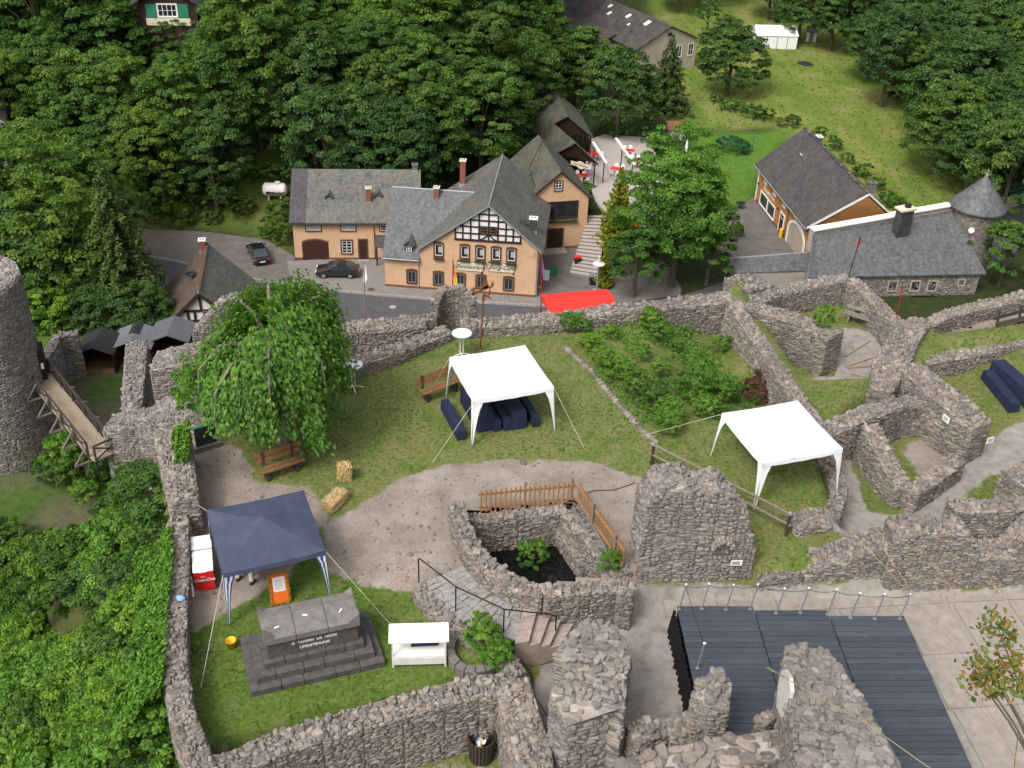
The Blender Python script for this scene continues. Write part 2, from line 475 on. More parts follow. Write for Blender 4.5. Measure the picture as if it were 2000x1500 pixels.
M['asphalt'] = plain('asphalt', (.085, .085, .09), .9, .18, 1.5, bump=.2)
M['asphalt_old'] = plain('old_asphalt', (.145, .13, .12), .92, .22, .8, bump=.2)
M['pave'] = plain('paving_setts', (.21, .195, .18), .9, .18, 2.5, bump=.2)
M['kerb'] = plain('kerb_stone', (.33, .31, .285), .9, .12, 3, bump=.2)
M['gravel_pale'] = plain('pale_gravel', (.40, .355, .33), .95, .2, 6, bump=.3)
M['slab'] = plain('concrete_slab', (.30, .265, .235), .92, .2, 3, bump=.35)
M['flag'] = plain('grey_flagstone', (.285, .27, .255), .9, .22, 4, bump=.4)
M['step'] = plain('sandstone_step', (.34, .275, .235), .92, .22, 4, bump=.4)
M['stage'] = boardmat()
M['skirt'] = plain('black_molleton', (.007, .007, .008), .95, .2, 5)
M['brick'] = plain('chimney_brick', (.24, .085, .06), .9, .3, 12, bump=.3)
M['car'] = plain('black_car_paint', (.010, .013, .016), .18, .1, 1, spec=.6, coat=.7)
M['tyre'] = plain('tyre_rubber', (.014, .014, .014), .9, .2, 4)
M['rim'] = plain('alloy_wheel', (.45, .45, .46), .35, .08, 4, metal=.7)
M['lamp_red'] = plain('tail_lamp', (.40, .02, .02), .25, .05, 3)
M['lamp_clear'] = plain('head_lamp', (.68, .70, .72), .15, .05, 3)
M['bin_green'] = plain('green_plastic', (.02, .17, .11), .45, .1, 3)
M['letter_black'] = plain('black_lettering', (.018, .018, .022), .6, .1, 3)
M['letter_white'] = plain('white_lettering', (.62, .60, .56), .7, .1, 3)
M['sign_cream'] = plain('cream_sign_board', (.68, .62, .48), .6, .05, 2)
M['flag_red'] = plain('flag_red', (.70, .04, .03), .8, .05, 2)
M['flag_yellow'] = plain('flag_yellow', (.80, .42, .02), .8, .05, 2)
M['flag_blue'] = plain('flag_blue', (.12, .20, .48), .8, .1, 3)
M['shutter'] = plain('green_shutter', (.03, .20, .11), .6, .1, 3)
M['rope'] = plain('pale_rope', (.50, .48, .42), .9, .1, 9)
M['cable'] = plain('black_cable', (.012, .012, .013), .6, .1, 4)
M['flower'] = plain('geranium_box', (.30, .055, .045), .9, .9, 18)
M['tile_red'] = plain('red_roof_tile', (.27, .11, .07), .85, .2, 6, bump=.3)
def watermat():
    m, n = newmat('dark_still_water')
    return finish(m, n, (.008, .010, .009), .04, noise(n, pos(n), 3, 2, .4), .02, .01, 0, .5)
M['water'] = watermat()
def stripemat(name, a, b, freq):
    m, n = newmat(name); x = N(n, 'Attribute'); x.attribute_name = 'u'
    s = math_(n, 'SINE', math_(n, 'MULTIPLY', x.outputs['Fac'], 6.283 * freq))
    return finish(m, n, mix(n, math_(n, 'GREATER_THAN', s, 0.0), a, b), .8)
M['stripe'] = stripemat('striped_awning_cloth', (.62, .66, .70), (.035, .06, .16), 3)
def groundmat():
    """castle ground: R dirt, G stone paving dust, B lushness of the grass"""
    m, n = newmat('castle_ground_cover'); P = pos(n)
    a = N(n, 'Attribute'); a.attribute_name = 'mask'
    sp = N(n, 'SeparateColor'); n.links.new(a.outputs['Color'], sp.inputs[0])
    g1 = noise(n, P, 1.1, 6, .68, .3); g2 = noise(n, P, 7, 5, .75)
    lush = ramp(n, g2, [(.045, .080, .014), (.085, .140, .024), (.135, .185, .045)], [.3, .5, .72])
    worn = ramp(n, g2, [(.09, .11, .032), (.15, .165, .055), (.235, .22, .105)], [.3, .5, .72])
    gm = math_(n, 'ADD', math_(n, 'MULTIPLY', math_(n, 'SUBTRACT', g1, .5), 2.6), sp.outputs['Blue'])
    grass = mix(n, ramp(n, gm, [(0, 0, 0), (1, 1, 1)], [.25, .75]), worn, lush)
    d1 = noise(n, P, .8, 6, .7); d2 = noise(n, P, 22, 4, .8)
    dirt = ramp(n, d1, [(.185, .15, .122), (.265, .222, .188), (.335, .292, .255)], [.3, .5, .7])
    dirt = mix(n, .55, dirt, ramp(n, d2, [(.25, .25, .25), (.8, .8, .8)], [.3, .7]), 'OVERLAY')
    e = noise(n, P, 3.2, 6, .75)
    fac = ramp(n, math_(n, 'ADD', sp.outputs['Red'], math_(n, 'MULTIPLY', math_(n, 'SUBTRACT', e, .5), .9)), [(0, 0, 0), (1, 1, 1)], [.4, .6])
    col = mix(n, fac, grass, dirt)
    sg = ramp(n, noise(n, P, 2.2, 6, .7), [(.19, .17, .155), (.285, .26, .235), (.36, .33, .30)], [.3, .5, .7])
    fs = ramp(n, math_(n, 'ADD', sp.outputs['Green'], math_(n, 'MULTIPLY', math_(n, 'SUBTRACT', e, .5), .5)), [(0, 0, 0), (1, 1, 1)], [.4, .6])
    col = mix(n, fs, col, sg)
    return finish(m, n, col, .95, g2, .6, .05, 0, .1)
M['castle_ground'] = groundmat()
def terrainmat():
    """valley: R meadow, G mown garden grass, B bare earth; otherwise woodland floor"""
    m, n = newmat('valley_ground_cover'); P = pos(n)
    a = N(n, 'Attribute'); a.attribute_name = 'mask'
    sp = N(n, 'SeparateColor'); n.links.new(a.outputs['Color'], sp.inputs[0])
    b = noise(n, P, .16, 6, .65, .4); c = noise(n, P, 1.6, 5, .75)
    floor = ramp(n, c, [(.018, .026, .010), (.035, .048, .016), (.06, .06, .028)], [.3, .5, .75])
    st = N(n, 'Mapping'); st.inputs['Scale'].default_value = (.9, .22, 1); st.inputs['Rotation'].default_value = (0, 0, R(28)); n.links.new(P, st.inputs[0])
    sw = noise(n, st.outputs[0], .45, 6, .7, .3)
    mead = ramp(n, math_(n, 'ADD', math_(n, 'MULTIPLY', b, .5), math_(n, 'MULTIPLY', sw, .5)), [(.085, .14, .022), (.125, .18, .034), (.185, .205, .055), (.27, .24, .105)], [.34, .46, .56, .68])
    mead = mix(n, .4, mead, ramp(n, c, [(.25, .25, .25), (.78, .78, .78)], [.3, .7]), 'OVERLAY')
    lawn = ramp(n, c, [(.06, .13, .018), (.085, .18, .025), (.12, .21, .035)], [.3, .5, .7])
    earth = ramp(n, c, [(.11, .085, .065), (.17, .135, .10)], [.3, .7])
    col = mix(n, sp.outputs['Red'], floor, mead)
    col = mix(n, sp.outputs['Green'], col, lawn)
    col = mix(n, sp.outputs['Blue'], col, earth)
    return finish(m, n, col, .95, c, .5, .2, 0, .1)
M['terrain'] = terrainmat()
# ------------------------------------------------------------------ terrain
ZV = -29.0
def pz(z, *pts): return [tuple(at(a, b, z)[:2]) for a, b in pts]
PLATEAU = (pz(.6, (440, 1600), (385, 1500), (345, 1390), (330, 1300), (331, 1200), (337, 1100), (336, 1030), (330, 950), (318, 838), (390, 830), (450, 790), (640, 718), (872, 636), (905, 628), (1060, 618), (1428, 575))
           + pz(-.6, (1445, 560), (1655, 534), (1700, 560), (1790, 632), (2070, 552)) + [(45, 50), (45, -12), (-9, -12)])
OUTER = pz(-4.5, (560, 700), (872, 665), (905, 655), (1430, 600), (1430, 588), (1080, 606), (925, 612), (850, 614), (560, 652))
YARD = [(-43, 52), (-24, 50), (-15, 55), (-17, 66), (-22, 71.5), (-34, 72.5), (-46, 70)]
def T(x, y):
    x = np.asarray(x, float); y = np.asarray(y, float)
    P = np.stack([x, y], -1)
    z = np.full(x.shape, ZV)
    # wooded hillside behind the inn
    hx = 1 - sstep(-15, 1, x - 0.08 * (y - 110))
    y0 = 113.5 - 4.5 * sstep(22, 26, -x)
    rise = np.clip(y - y0, 0, None)
    hill = 0.50 * rise - 0.0006 * rise ** 2
    hill = np.where(rise > 300, 96, hill)
    far = np.clip(y - 232, 0, 260) * 0.33 + np.clip(x - 78 - 0.12 * (y - 120), 0, 200) * 0.38
    z = z + np.maximum(hill * hx, far) + np.clip(-x - 62, 0, 150) * 0.35
    z = z + 2.2 * fbm(x / 26, y / 26) * sstep(115, 150, y) + 0.5 * fbm(x / 5, y / 5) * sstep(115, 150, y)
    ter = 3.0 * (1 - sstep(0, 1.2, sdist(P, TERR)))          # cafe terrace behind the inn
    z = np.maximum(z, ZV + ter)
    n = 1.6 * fbm(x / 4.5, y / 4.5)
    d = np.clip(sdist(P, PLATEAU), 0, None)
    z = np.maximum(z, -1.6 - 1.12 * d + n * sstep(0, 2, d))
    d = np.clip(sdist(P, OUTER), 0, None)
    z = np.maximum(z, -5.0 - 1.2 * d)
    d = np.clip(sdist(P, YARD), 0, None)
    z = np.maximum(z, -20.0 - 1.9 * d + .6 * n * sstep(0, 2, d))
    d = np.clip(sdist(P, FOOT), 0, None)
    z = np.maximum(z, -19.5 - .75 * d + .5 * n)
    return z
FOOT = [tuple(at(a, b, -19.5)[:2]) for a, b in ((-120, 925), (105, 935), (135, 1000), (110, 1090), (-120, 1130))]
TERR = [tuple(at(px, py, ZV + 3)[:2]) for px, py in ((1150, 330), (1170, 225), (1300, 225), (1340, 330), (1300, 450), (1215, 470), (1165, 395))]
MEADOW = [tuple(at(px, py, ZV)[:2]) for px, py in ((1330, 260), (1270, 0), (1240, -120), (1700, -120), (1690, 40), (1740, 120), (1830, 260), (1960, 360), (1860, 420), (1760, 470), (1600, 330), (1500, 250))]
LAWN = [tuple(at(px, py, ZV)[:2]) for px, py in ((1350, 260), (1460, 260), (1560, 250), (1480, 345), (1470, 400), (1400, 410), (1330, 330))]
BANK = [tuple(at(px, py, ZV)[:2]) for px, py in ((280, 432), (420, 380), (560, 375), (578, 500), (545, 500), (480, 455), (300, 440))]
def stand(px, py, hc):
    """walk along the ray until the point is hc above the terrain"""
    d = ray(px, py); t = np.linspace(20, 420, 1601)
    P = CAM + d * t[:, None]
    g = P[:, 2] - T(P[:, 0], P[:, 1]) - hc
    i = int(np.argmax(g < 0)) if (g < 0).any() else len(t) - 1
    q = P[i]
    return V(q[0], q[1], float(T(q[0], q[1])))
def grid(x0, x1, y0, y1, st):
    xs = np.arange(x0, x1 + st / 2, st); ys = np.arange(y0, y1 + st / 2, st)
    X, Y = np.meshgrid(xs, ys); nx = len(xs); ny = len(ys)
    i = (np.arange(ny - 1)[:, None] * nx + np.arange(nx - 1)).ravel()
    return X.ravel(), Y.ravel(), np.stack([i, i + 1, i + nx + 1, i + nx], -1)
def setmask(me, col):
    a = me.color_attributes.new('mask', 'FLOAT_COLOR', 'POINT')
    a.data.foreach_set('color', np.concatenate([col, np.ones((len(col), 1))], 1).astype(np.float32).ravel())
def compact(v, f, *extra):
    u, inv = np.unique(f, return_inverse=True)
    return (v[u], inv.reshape(f.shape)) + tuple(e[u] for e in extra)
def make_terrain():
    xs = np.concatenate([np.arange(-420, -110, 14), np.arange(-110, 112, 1.6), np.arange(112, 430, 14)])
    ys = np.concatenate([np.arange(-160, -12, 12), np.arange(-12, 232, 1.6), np.arange(232, 620, 14)])
    X, Y = np.meshgrid(xs, ys); nx = len(xs); ny = len(ys)
    i = (np.arange(ny - 1)[:, None] * nx + np.arange(nx - 1)).ravel()
    f = np.stack([i, i + 1, i + nx + 1, i + nx], -1)
    X = X.ravel(); Y = Y.ravel(); Z = T(X, Y)
    P = np.stack([X, Y], -1)
    ins = sdist(P, PLATEAU) < -0.8
    Z = np.where(ins, Z - 4.0, Z)
    col = np.zeros((len(X), 3))
    nn = 3 * fbm(X / 7, Y / 7)
    col[:, 0] = 1 - sstep(-1.5, 1.5, sdist(P, MEADOW) + nn)
    col[:, 1] = 1 - sstep(-1, 1, sdist(P, LAWN) + .4 * nn)
    col[:, 0] = np.maximum(col[:, 0], .55 * (1 - sstep(-1, 1, sdist(P, BANK) + .5 * nn)))
    yd = 1 - sstep(-1, 2, sdist(P, YARD) + nn)
    path = yd * sstep(-.08, .1, fbm(X / 5 + 9, Y / 5))
    col[:, 1] = np.maximum(col[:, 1], .55 * yd); col[:, 2] = np.maximum(col[:, 2], .8 * path)
    sl = (Z > -19) & (Y < 56) & (X < -8)
    col[:, 0] = np.where(sl, .28, col[:, 0]); col[:, 2] = np.where(sl, .35 * sstep(-.05, .15, fbm(X / 3, Y / 3)), col[:, 2])
    me = mesh_np('terrain', np.stack([X, Y, Z], -1), f, M['terrain'], smooth=True)
    setmask(me, col)
    tag(link('terrain', me), kind='structure')
make_terrain()

# ------------------------------------------------------------------ castle ground
REG = [  # polygon, level, width of the bank
    (pz(-.4, (380, 1010), (640, 1130), (800, 1140), (905, 1235), (960, 1330), (600, 1420), (400, 1520), (330, 1500)), -.4, .8),
    (pz(-1, (1215, 1205), (1240, 1165), (1460, 1160), (1700, 1160), (2060, 1150), (2080, 1600), (1000, 1700), (1040, 1330), (1090, 1225)), -1.0, .3),
    (pz(-.8, (985, 1258), (1110, 1278), (1078, 1430), (1040, 1400)), -.95, .25),
    (pz(-.5, (1003, 1266), (1020, 1182), (1190, 1190), (1130, 1285)), -1.15, .12),
    (pz(-1.8, (380, 1545), (700, 1440), (990, 1380), (1045, 1440), (1060, 1700), (300, 1800)), -1.8, .3),
    (pz(-1.0, (1660, 830), (1800, 750), (1850, 720), (2100, 680), (2100, 1100), (1700, 1100), (1640, 1060), (1610, 960)), -1.2, .5),
    (pz(-1.7, (1560, 790), (1440, 600), (1660, 545), (1800, 640), (1700, 790)), -1.7, .5),
    (pz(-1.7, (1790, 670), (1830, 600), (2100, 560), (2100, 670), (1820, 710)), -1.7, .3),
]
GARDEN = pz(-.6, (1100, 660), (1420, 620), (1440, 720), (1560, 820), (1400, 880), (1290, 900), (1190, 790))
CIST = pz(0, (915, 1003), (1108, 985), (1208, 1112), (1035, 1140), (960, 1090))
CROSS_L = None
def GZ(x, y):
    x = np.asarray(x, float); y = np.asarray(y, float)
    P = np.stack([x, y], -1); z = np.zeros(x.shape)
    g = sdist(P, GARDEN)
    cw = dline(P, pz(-1.2, (1425, 630), (1445, 730), (1500, 800)))
    z = z - 1.25 * (1 - sstep(0, 4.2, cw)) * (1 - sstep(-1.0, 1.0, g))
    for poly, lv, wd in REG:
        k = 1 - sstep(-wd, wd, sdist(P, poly))
        z = z * (1 - k) + lv * k
    return z + .10 * fbm(x / 2.5, y / 2.5)
DIRT = pz(0, (640, 1030), (700, 985), (770, 940), (880, 905), (1000, 893), (1130, 900), (1240, 925), (1270, 930), (1265, 1160), (1000, 1160), (830, 1135), (720, 1128), (640, 1105))
DIRT2 = pz(-.2, (368, 860), (470, 880), (510, 945), (600, 960), (640, 1010), (560, 1110), (400, 1210), (345, 1260), (350, 1000))
STG = REG[1][0]
PATHR = pz(-1.2, (1600, 1060), (1625, 960), (1612, 900), (1655, 890), (1690, 1000), (1760, 1010), (1850, 930), (1960, 835), (2100, 780), (2100, 900), (1930, 930), (1850, 1010), (1880, 1060), (1640, 1100))
PATHN = pz(-1.7, (1570, 812), (1622, 755), (1648, 640), (1705, 652), (1732, 690), (1705, 805))
PATHF = pz(-1.7, (1795, 700), (1825, 635), (2090, 580), (2090, 662))
ROOMF = pz(-1.2, (1755, 880), (1800, 845), (1875, 890), (1800, 930))
BARE_S = pz(-1.8, (420, 1510), (980, 1480), (1000, 1700), (300, 1700))
def make_castle_ground():
    X, Y, f = grid(-14, 46, 4, 52, 0.2)
    P = np.stack([X, Y], -1)
    keep = (sdist(P, PLATEAU) < .3) & ~inpoly(P, CIST)
    f = f[keep[f].all(1)]
    Z = GZ(X, Y)
    col = np.zeros((len(X), 3))
    nn = 1.1 * fbm(X / 1.5, Y / 1.5)
    m = lambda poly, w=.45: 1 - sstep(-w, w, sdist(P, poly) + nn * .6)
    d = np.maximum(m(DIRT), .9 * m(DIRT2)); d = np.maximum(d, m(PATHF)); d = np.maximum(d, .75 * m(ROOMF)); d = np.maximum(d, .55 * m(BARE_S))
    worn = .38 * np.clip(fbm(X / 2.2 + 5, Y / 2.2) * 5, 0, 1)
    col[:, 0] = np.maximum(d, worn)
    col[:, 1] = np.maximum(np.maximum(m(STG, .15), m(PATHR)), m(PATHN, .2))
    col[:, 2] = .32 + .5 * m(REG[0][0], 1.5) + .1 * m(GARDEN)
    v, f, col = compact(np.stack([X, Y, Z], -1), f, col)
    me = mesh_np('courtyard_ground', v, f, M['castle_ground'], smooth=True)
    setmask(me, col)
    tag(link('courtyard_ground', me), kind='structure')
    # short grass tufts
    n = 60000
    x = rng.uniform(-12, 24, n); y = rng.uniform(14, 48, n); Q = np.stack([x, y], -1)
    ok = (sdist(Q, PLATEAU) < -.3) & ~inpoly(Q, CIST)
    for poly in (REG[3][0], DIRT, DIRT2, STG, PATHR, PATHN, PATHF, ROOMF):
        ok &= (sdist(Q, poly) + 1.1 * fbm(x / 1.5, y / 1.5) * .6) > rng.exponential(.12, n)
    ok &= fbm(x / 2.2 + 5, y / 2.2) * 5 < rng.uniform(.2, 1.6, n)
    x = x[ok]; y = y[ok]; n = len(x); z = GZ(x, y)
    h = rng.uniform(.02, .08, n); a = rng.uniform(0, 6.283, n); wd = rng.uniform(.02, .05, n)
    lx = rng.normal(0, .10, n); ly = rng.normal(0, .10, n)
    A = np.stack([x - wd * np.cos(a), y - wd * np.sin(a), z - .01], -1)
    B = np.stack([x + wd * np.cos(a), y + wd * np.sin(a), z - .01], -1)
    C = np.stack([x + lx, y + ly, z + h], -1)
    v = np.stack([A, B, C], 1).reshape(-1, 3)
    rr = np.clip(.45 + 1.4 * fbm(x / 2, y / 2) + rng.normal(0, .1, n), 0, 1)
    o = link('lawn_grass', mesh_np('lawn_grass', v, np.arange(3 * n).reshape(-1, 3), M['grass'], rr))
    tag(o, 'short worn grass growing over the castle courtyard', 'grass', kind='stuff')
make_castle_ground()
def loose_stones():
    r = np.random.default_rng(8); vs_, fs_, rs_ = [], [], []; b = 0
    px = r.uniform(380, 1260, 2600); py = r.uniform(880, 1200, 2600)
    G = np.array([at(a, b, 0) for a, b in zip(px, py)]); Q = G[:, :2]
    ok = (np.minimum(sdist(Q, DIRT), sdist(Q, DIRT2)) < -.15) & (sdist(Q, CIST) > .9); gz = GZ(G[:, 0], G[:, 1])
    for i in np.nonzero(ok)[0]:
        g = G[i]
        v, f = SV[i % len(SV)]; s = r.exponential(.022) + .012; a = r.uniform(0, 6.28); c, q = math.cos(a), math.sin(a)
        w_ = v * V(s * 1.5, s, s * .5); w_ = np.stack([w_[:, 0] * c - w_[:, 1] * q, w_[:, 0] * q + w_[:, 1] * c, w_[:, 2]], -1)
        vs_.append(w_ + V(g[0], g[1], gz[i])); fs_.append(f + b); b += len(v); rs_.append(np.full(len(f), r.random()))
    tag(link('loose_stones', mesh_np('loose_stones', np.concatenate(vs_), np.concatenate(fs_), M['stone'], np.concatenate(rs_))), 'loose pebbles strewn over the bare courtyard dirt', 'pebbles', kind='stuff')
# ------------------------------------------------------------------ rubble walls
def stone_variant(r, flat):
    n = int(r.integers(6, 8))
    a = np.sort((np.arange(n) + r.uniform(-.3, .3, n)) / n * 2 * np.pi)
    # superellipse outline
    c, s = np.cos(a), np.sin(a)
    e = .62
    x = .5 * np.sign(c) * np.abs(c) ** e * r.uniform(.74, 1.1, n); y = .5 * np.sign(s) * np.abs(s) ** e * r.uniform(.74, 1.1, n)
    k = r.uniform(.84, .97)
    t = r.uniform(-.3, .3, 2)
    top = np.stack([x * k, y * k, 1 + t[0] * x * 2 + t[1] * y * 2 + r.uniform(-.05, .05, n)], -1)
    mid = np.stack([x, y, np.full(n, .78) + r.uniform(-.2, .14, n)], -1)
    bot = np.stack([x * .95, y * .95, np.full(n, -.35)], -1)
    v = np.concatenate([bot, mid, top, [[0, 0, 1.05]]])
    f = []
    for i in range(n):
        j = (i + 1) % n
        f += [(i, j, n + j), (i, n + j, n + i), (n + i, n + j, 2 * n + j), (n + i, 2 * n + j, 2 * n + i), (2 * n + i, 2 * n + j, 3 * n)]
    return v, np.array(f)
_sr = np.random.default_rng(77)
SV = [stone_variant(_sr, True) for _ in range(14)]
SMESH = {}
def stone_mesh(i, mk):
    if (i, mk) not in SMESH:
        SMESH[(i, mk)] = mesh_np('stone', SV[i][0], SV[i][1], M[mk])
    return SMESH[(i, mk)]
def place_stones(root, st, mk, limit=150, minpx=10):
    """st: list of (pos, X, Y, Z scaled axes). The ones that show largest become single parts, the rest one stonework mesh."""
    if not st: return
    pos = np.array([s[0] for s in st]); ax = np.array([np.linalg.norm(s[1]) for s in st]); ay = np.array([np.linalg.norm(s[2]) for s in st])
    q = pj(pos)
    size = np.maximum(ax, ay) * FPX / q[:, 2]
    vis = (q[:, 0] > -20) & (q[:, 0] < 2020) & (q[:, 1] > -20) & (q[:, 1] < 1520)
    nz = np.array([unit(s[3]) for s in st]); view = CAM - pos
    facing = (nz * view).sum(1) / np.linalg.norm(view, axis=1)
    score = np.where(vis & (facing > .12), np.sqrt(ax * ay * np.clip(facing, 0, 1)) * FPX / q[:, 2], 0)
    order = np.argsort(-score)
    single = set(int(i) for i in order[:limit] if score[i] > 0 and size[i] >= minpx)
    L = wloc(root); vs_, fs_, rs_ = [], [], []; b = 0
    for i, (p, X, Y, Z) in enumerate(st):
        k = int(rng.integers(len(SV)))
        if i in single:
            o = bpy.data.objects.new('stone', stone_mesh(k, mk)); COL.objects.link(o); o.parent = root
            p0 = p - L
            o.matrix_basis = Matrix(((X[0], Y[0], Z[0], p0[0]), (X[1], Y[1], Z[1], p0[1]), (X[2], Y[2], Z[2], p0[2]), (0, 0, 0, 1)))
        else:
            v, f = SV[k]
            vs_.append(v @ np.array([X, Y, Z]) + p - L); fs_.append(f + b); b += len(v); rs_.append(np.full(len(f), rng.random()))
    if vs_:
        o = link('stonework', mesh_np('stonework', np.concatenate(vs_), np.concatenate(fs_), M[mk], np.concatenate(rs_)), root)
        tag(o, kind='stuff')
def face_stones(st, A, B, n, zb, ztA, ztB, ch=(.05, .125), cl=(.11, .42), pro=.035, keep=.96):
    """courses of flat stones on the vertical strip A-B (xy), outward normal n"""
    A = V(*A[:2], 0); B = V(*B[:2], 0); Ls = np.linalg.norm(B - A)
    if Ls < .02: return
    d = (B - A) / Ls; z = zb; zt = max(ztA, ztB)
    while z < zt:
        h = rng.uniform(*ch); x = -rng.uniform(0, .2)
        while x < Ls:
            l = rng.uniform(*cl)
            x0 = max(x, 0); x1 = min(x + l, Ls)
            if x1 - x0 > .05 and rng.random() < keep:
                xm = (x0 + x1) / 2; top = ztA + (ztB - ztA) * xm / Ls
                if z + h * .6 < top:
                    hh = h * rng.uniform(.7, 1.15)
                    tl = rng.normal(0, .09)
                    up = V(0, 0, 1) + d * tl; al = d - V(0, 0, 1) * tl
                    p = A + d * xm + V(0, 0, z + h / 2) - n * .03
                    pr = rng.uniform(.5, 1.35) * pro + .03
                    nn = unit(n + .17 * rng.normal(size=3))
                    st.append((p, al * (x1 - x0) * .98, up * hh * .97, nn * pr))
            x += l
        z += h
def top_stones(st, poly_pts, ztop, size=(.2, .42), tilt=.2, dens=1.0, rag=.04):
    """loose slabs over the quad poly_pts (4 xy points a0 a1 b1 b0), ztop: heights at the a and b end"""
    a0, a1, b1, b0 = [V(*p[:2], 0) for p in poly_pts]
    L1 = np.linalg.norm((b0 + b1) / 2 - (a0 + a1) / 2); L2 = np.linalg.norm(a1 - a0)
    s = np.mean(size) * .66
    nu = max(1, int(round(L1 / s))); nv = max(1, int(round(L2 / s)))
    ang0 = math.atan2(*(((b0 + b1) - (a0 + a1))[1::-1]))
    for i in range(nu):
        for j in range(nv):
            if rng.random() > dens: continue
            u = (i + .5 + rng.uniform(-.35, .35)) / nu; v = .07 + .86 * (j + .5 + rng.uniform(-.3, .3)) / nv
            p = (a0 * (1 - v) + a1 * v) * (1 - u) + (b0 * (1 - v) + b1 * v) * u
            z = ztop[0] * (1 - u) + ztop[1] * u
            l = rng.uniform(*size) * rng.choice([.75, 1, 1, 1.25]); wd = l * rng.uniform(.4, .9); h = rng.uniform(.04, .10)
            an = ang0 + (rng.normal(0, .35) + (0 if rng.random() < .5 else math.pi / 2))
            zz = unit(V(rng.normal(0, tilt), rng.normal(0, tilt), 1))
            xx = unit(V(math.cos(an), math.sin(an), 0) - zz * (V(math.cos(an), math.sin(an), 0) @ zz)); yy = np.cross(zz, xx)
            st.append((V(p[0], p[1], z - .05 + rng.uniform(-rag, rag)), xx * l, yy * wd, zz * h))
WALLS = []
loose_stones()
def castle_wall(label, pts, th, zb, faces='auto', ends=(True, True), mk='stone', limit=150, group=None, ch=(.05, .125), cl=(.11, .42), tsize=(.11, .28), name='stone_rampart', rag=.05, closed=False, zin=None, zout=None, sub=.9, topdens=1.0, minpx=10):
    """pts: (x, y, ztop) along the middle of the wall; th thickness (number or one per point)"""
    pts = [V(*p) for p in pts]
    ths = list(th) if hasattr(th, '__len__') else [th] * len(pts)
    # subdivide
    P, H = [], []
    for i in range(len(pts) - 1):
        k = max(1, int(np.linalg.norm((pts[i + 1] - pts[i])[:2]) / sub))
        for j in range(k):
            t = j / k; P.append(pts[i] * (1 - t) + pts[i + 1] * t); H.append(ths[i] * (1 - t) + ths[i + 1] * t)
    P.append(pts[-1]); H.append(ths[-1])
    P = np.array(P); H = np.array(H)
    P[:, 2] += rng.uniform(-rag, rag, len(P))
    n = len(P); nr = np.zeros((n, 3))
    for i in range(n):
        a = P[(i - 1) % n if closed else max(i - 1, 0)]; b = P[(i + 1) % n if closed else min(i + 1, n - 1)]
        d = unit(V(*(b - a)[:2], 0)); nr[i] = V(-d[1], d[0], 0)          # left side
    zb = np.full(n, zb) if not hasattr(zb, '__len__') else np.interp(np.linspace(0, 1, n), np.linspace(0, 1, len(zb)), zb)
    Lf = P + nr * H[:, None] / 2; Rt = P - nr * H[:, None] / 2
    root = thing(name, label, 'wall', (P[n // 2][0], P[n // 2][1], float(zb.min())), group)
    mb = MB()
    k = n if closed else n - 1
    ins = .02
    for i in range(k):
        j = (i + 1) % n
        l0, l1, r0, r1 = Lf[i] - nr[i] * ins, Lf[j] - nr[j] * ins, Rt[i] + nr[i] * ins, Rt[j] + nr[j] * ins
        bq = [V(l0[0], l0[1], zb[i]), V(r0[0], r0[1], zb[i]), V(r1[0], r1[1], zb[j]), V(l1[0], l1[1], zb[j])]
        tq = [V(q[0], q[1], z - .06) for q, z in zip((l0, r0, r1, l1), (P[i][2], P[i][2], P[j][2], P[j][2]))]
        mb.add(bq + tq, [(4, 5, 6, 7), (1, 2, 6, 5), (3, 0, 4, 7)] + ([(0, 1, 5, 4)] if i == 0 and not closed else []) + ([(2, 3, 7, 6)] if i == k - 1 and not closed else []))
    mb.build('core', M['core'], root)
    st = []
    for i in range(k):
        j = (i + 1) % n
        for A, B, sgn in ((Lf[i], Lf[j], 1), (Rt[i], Rt[j], -1)):
            nn = unit(nr[i] + nr[j]) * sgn; mid = (A + B) / 2
            if (CAM - mid) @ nn / np.linalg.norm(CAM - mid) > -.12:
                face_stones(st, A, B, nn, (zb[i] + zb[j]) / 2, P[i][2] - .02, P[j][2] - .02, ch, cl)
        top_stones(st, [Rt[i], Lf[i], Lf[j], Rt[j]], (P[i][2], P[j][2]), tsize, dens=topdens, rag=min(rag, .06))
    if not closed:
        if ends[0]: face_stones(st, Rt[0], Lf[0], -unit(P[1] - P[0]) * V(1, 1, 0), zb[0], P[0][2], P[0][2], ch, cl)
        if ends[1]: face_stones(st, Rt[-1], Lf[-1], unit(P[-1] - P[-2]) * V(1, 1, 0), zb[-1], P[-1][2], P[-1][2], ch, cl)
    place_stones(root, st, mk, limit, minpx)
    WALLS.append(root)
    return root
def pxw(*a): return [V(*at(px, py, z)[:2], z) for px, py, z in a]
# ------------------------------------------------------------------ the castle walls
G1 = 'rubble walls of the ruin'
castle_wall('low rubble parapet left of the blue gazebo with ivy on its outer side', pxw((357, 972, .75), (346, 1030, .7), (347, 1100, .65), (341, 1200, .6), (340, 1300, .6), (354, 1390, .6), (392, 1490, .65), (440, 1600, .7)), .62, -1.6, limit=220)
castle_wall('broad ivy-topped end of the parapet beside the black board', pxw((335, 838, 1.5), (345, 900, 1.4), (360, 975, 1.35)), [1.15, 1.0, .85], -3.5, limit=140)
castle_wall('long rubble wall closing the monument lawn behind the waste bin', pxw((385, 1512, .5), (450, 1488, .45), (520, 1458, .4), (620, 1425, .35), (700, 1400, .3), (780, 1380, .3), (860, 1358, .35), (930, 1338, .4), (985, 1334, .45)), .8, -2.2, limit=260, ends=(True, False))
castle_wall('thick wall stub jutting out beside the waste bin', pxw((1002, 1330, .5), (1020, 1395, .35), (1042, 1470, .2), (1050, 1520, .1)), [.95, 1.0, 1.0, 1.0], -2.2, limit=180)
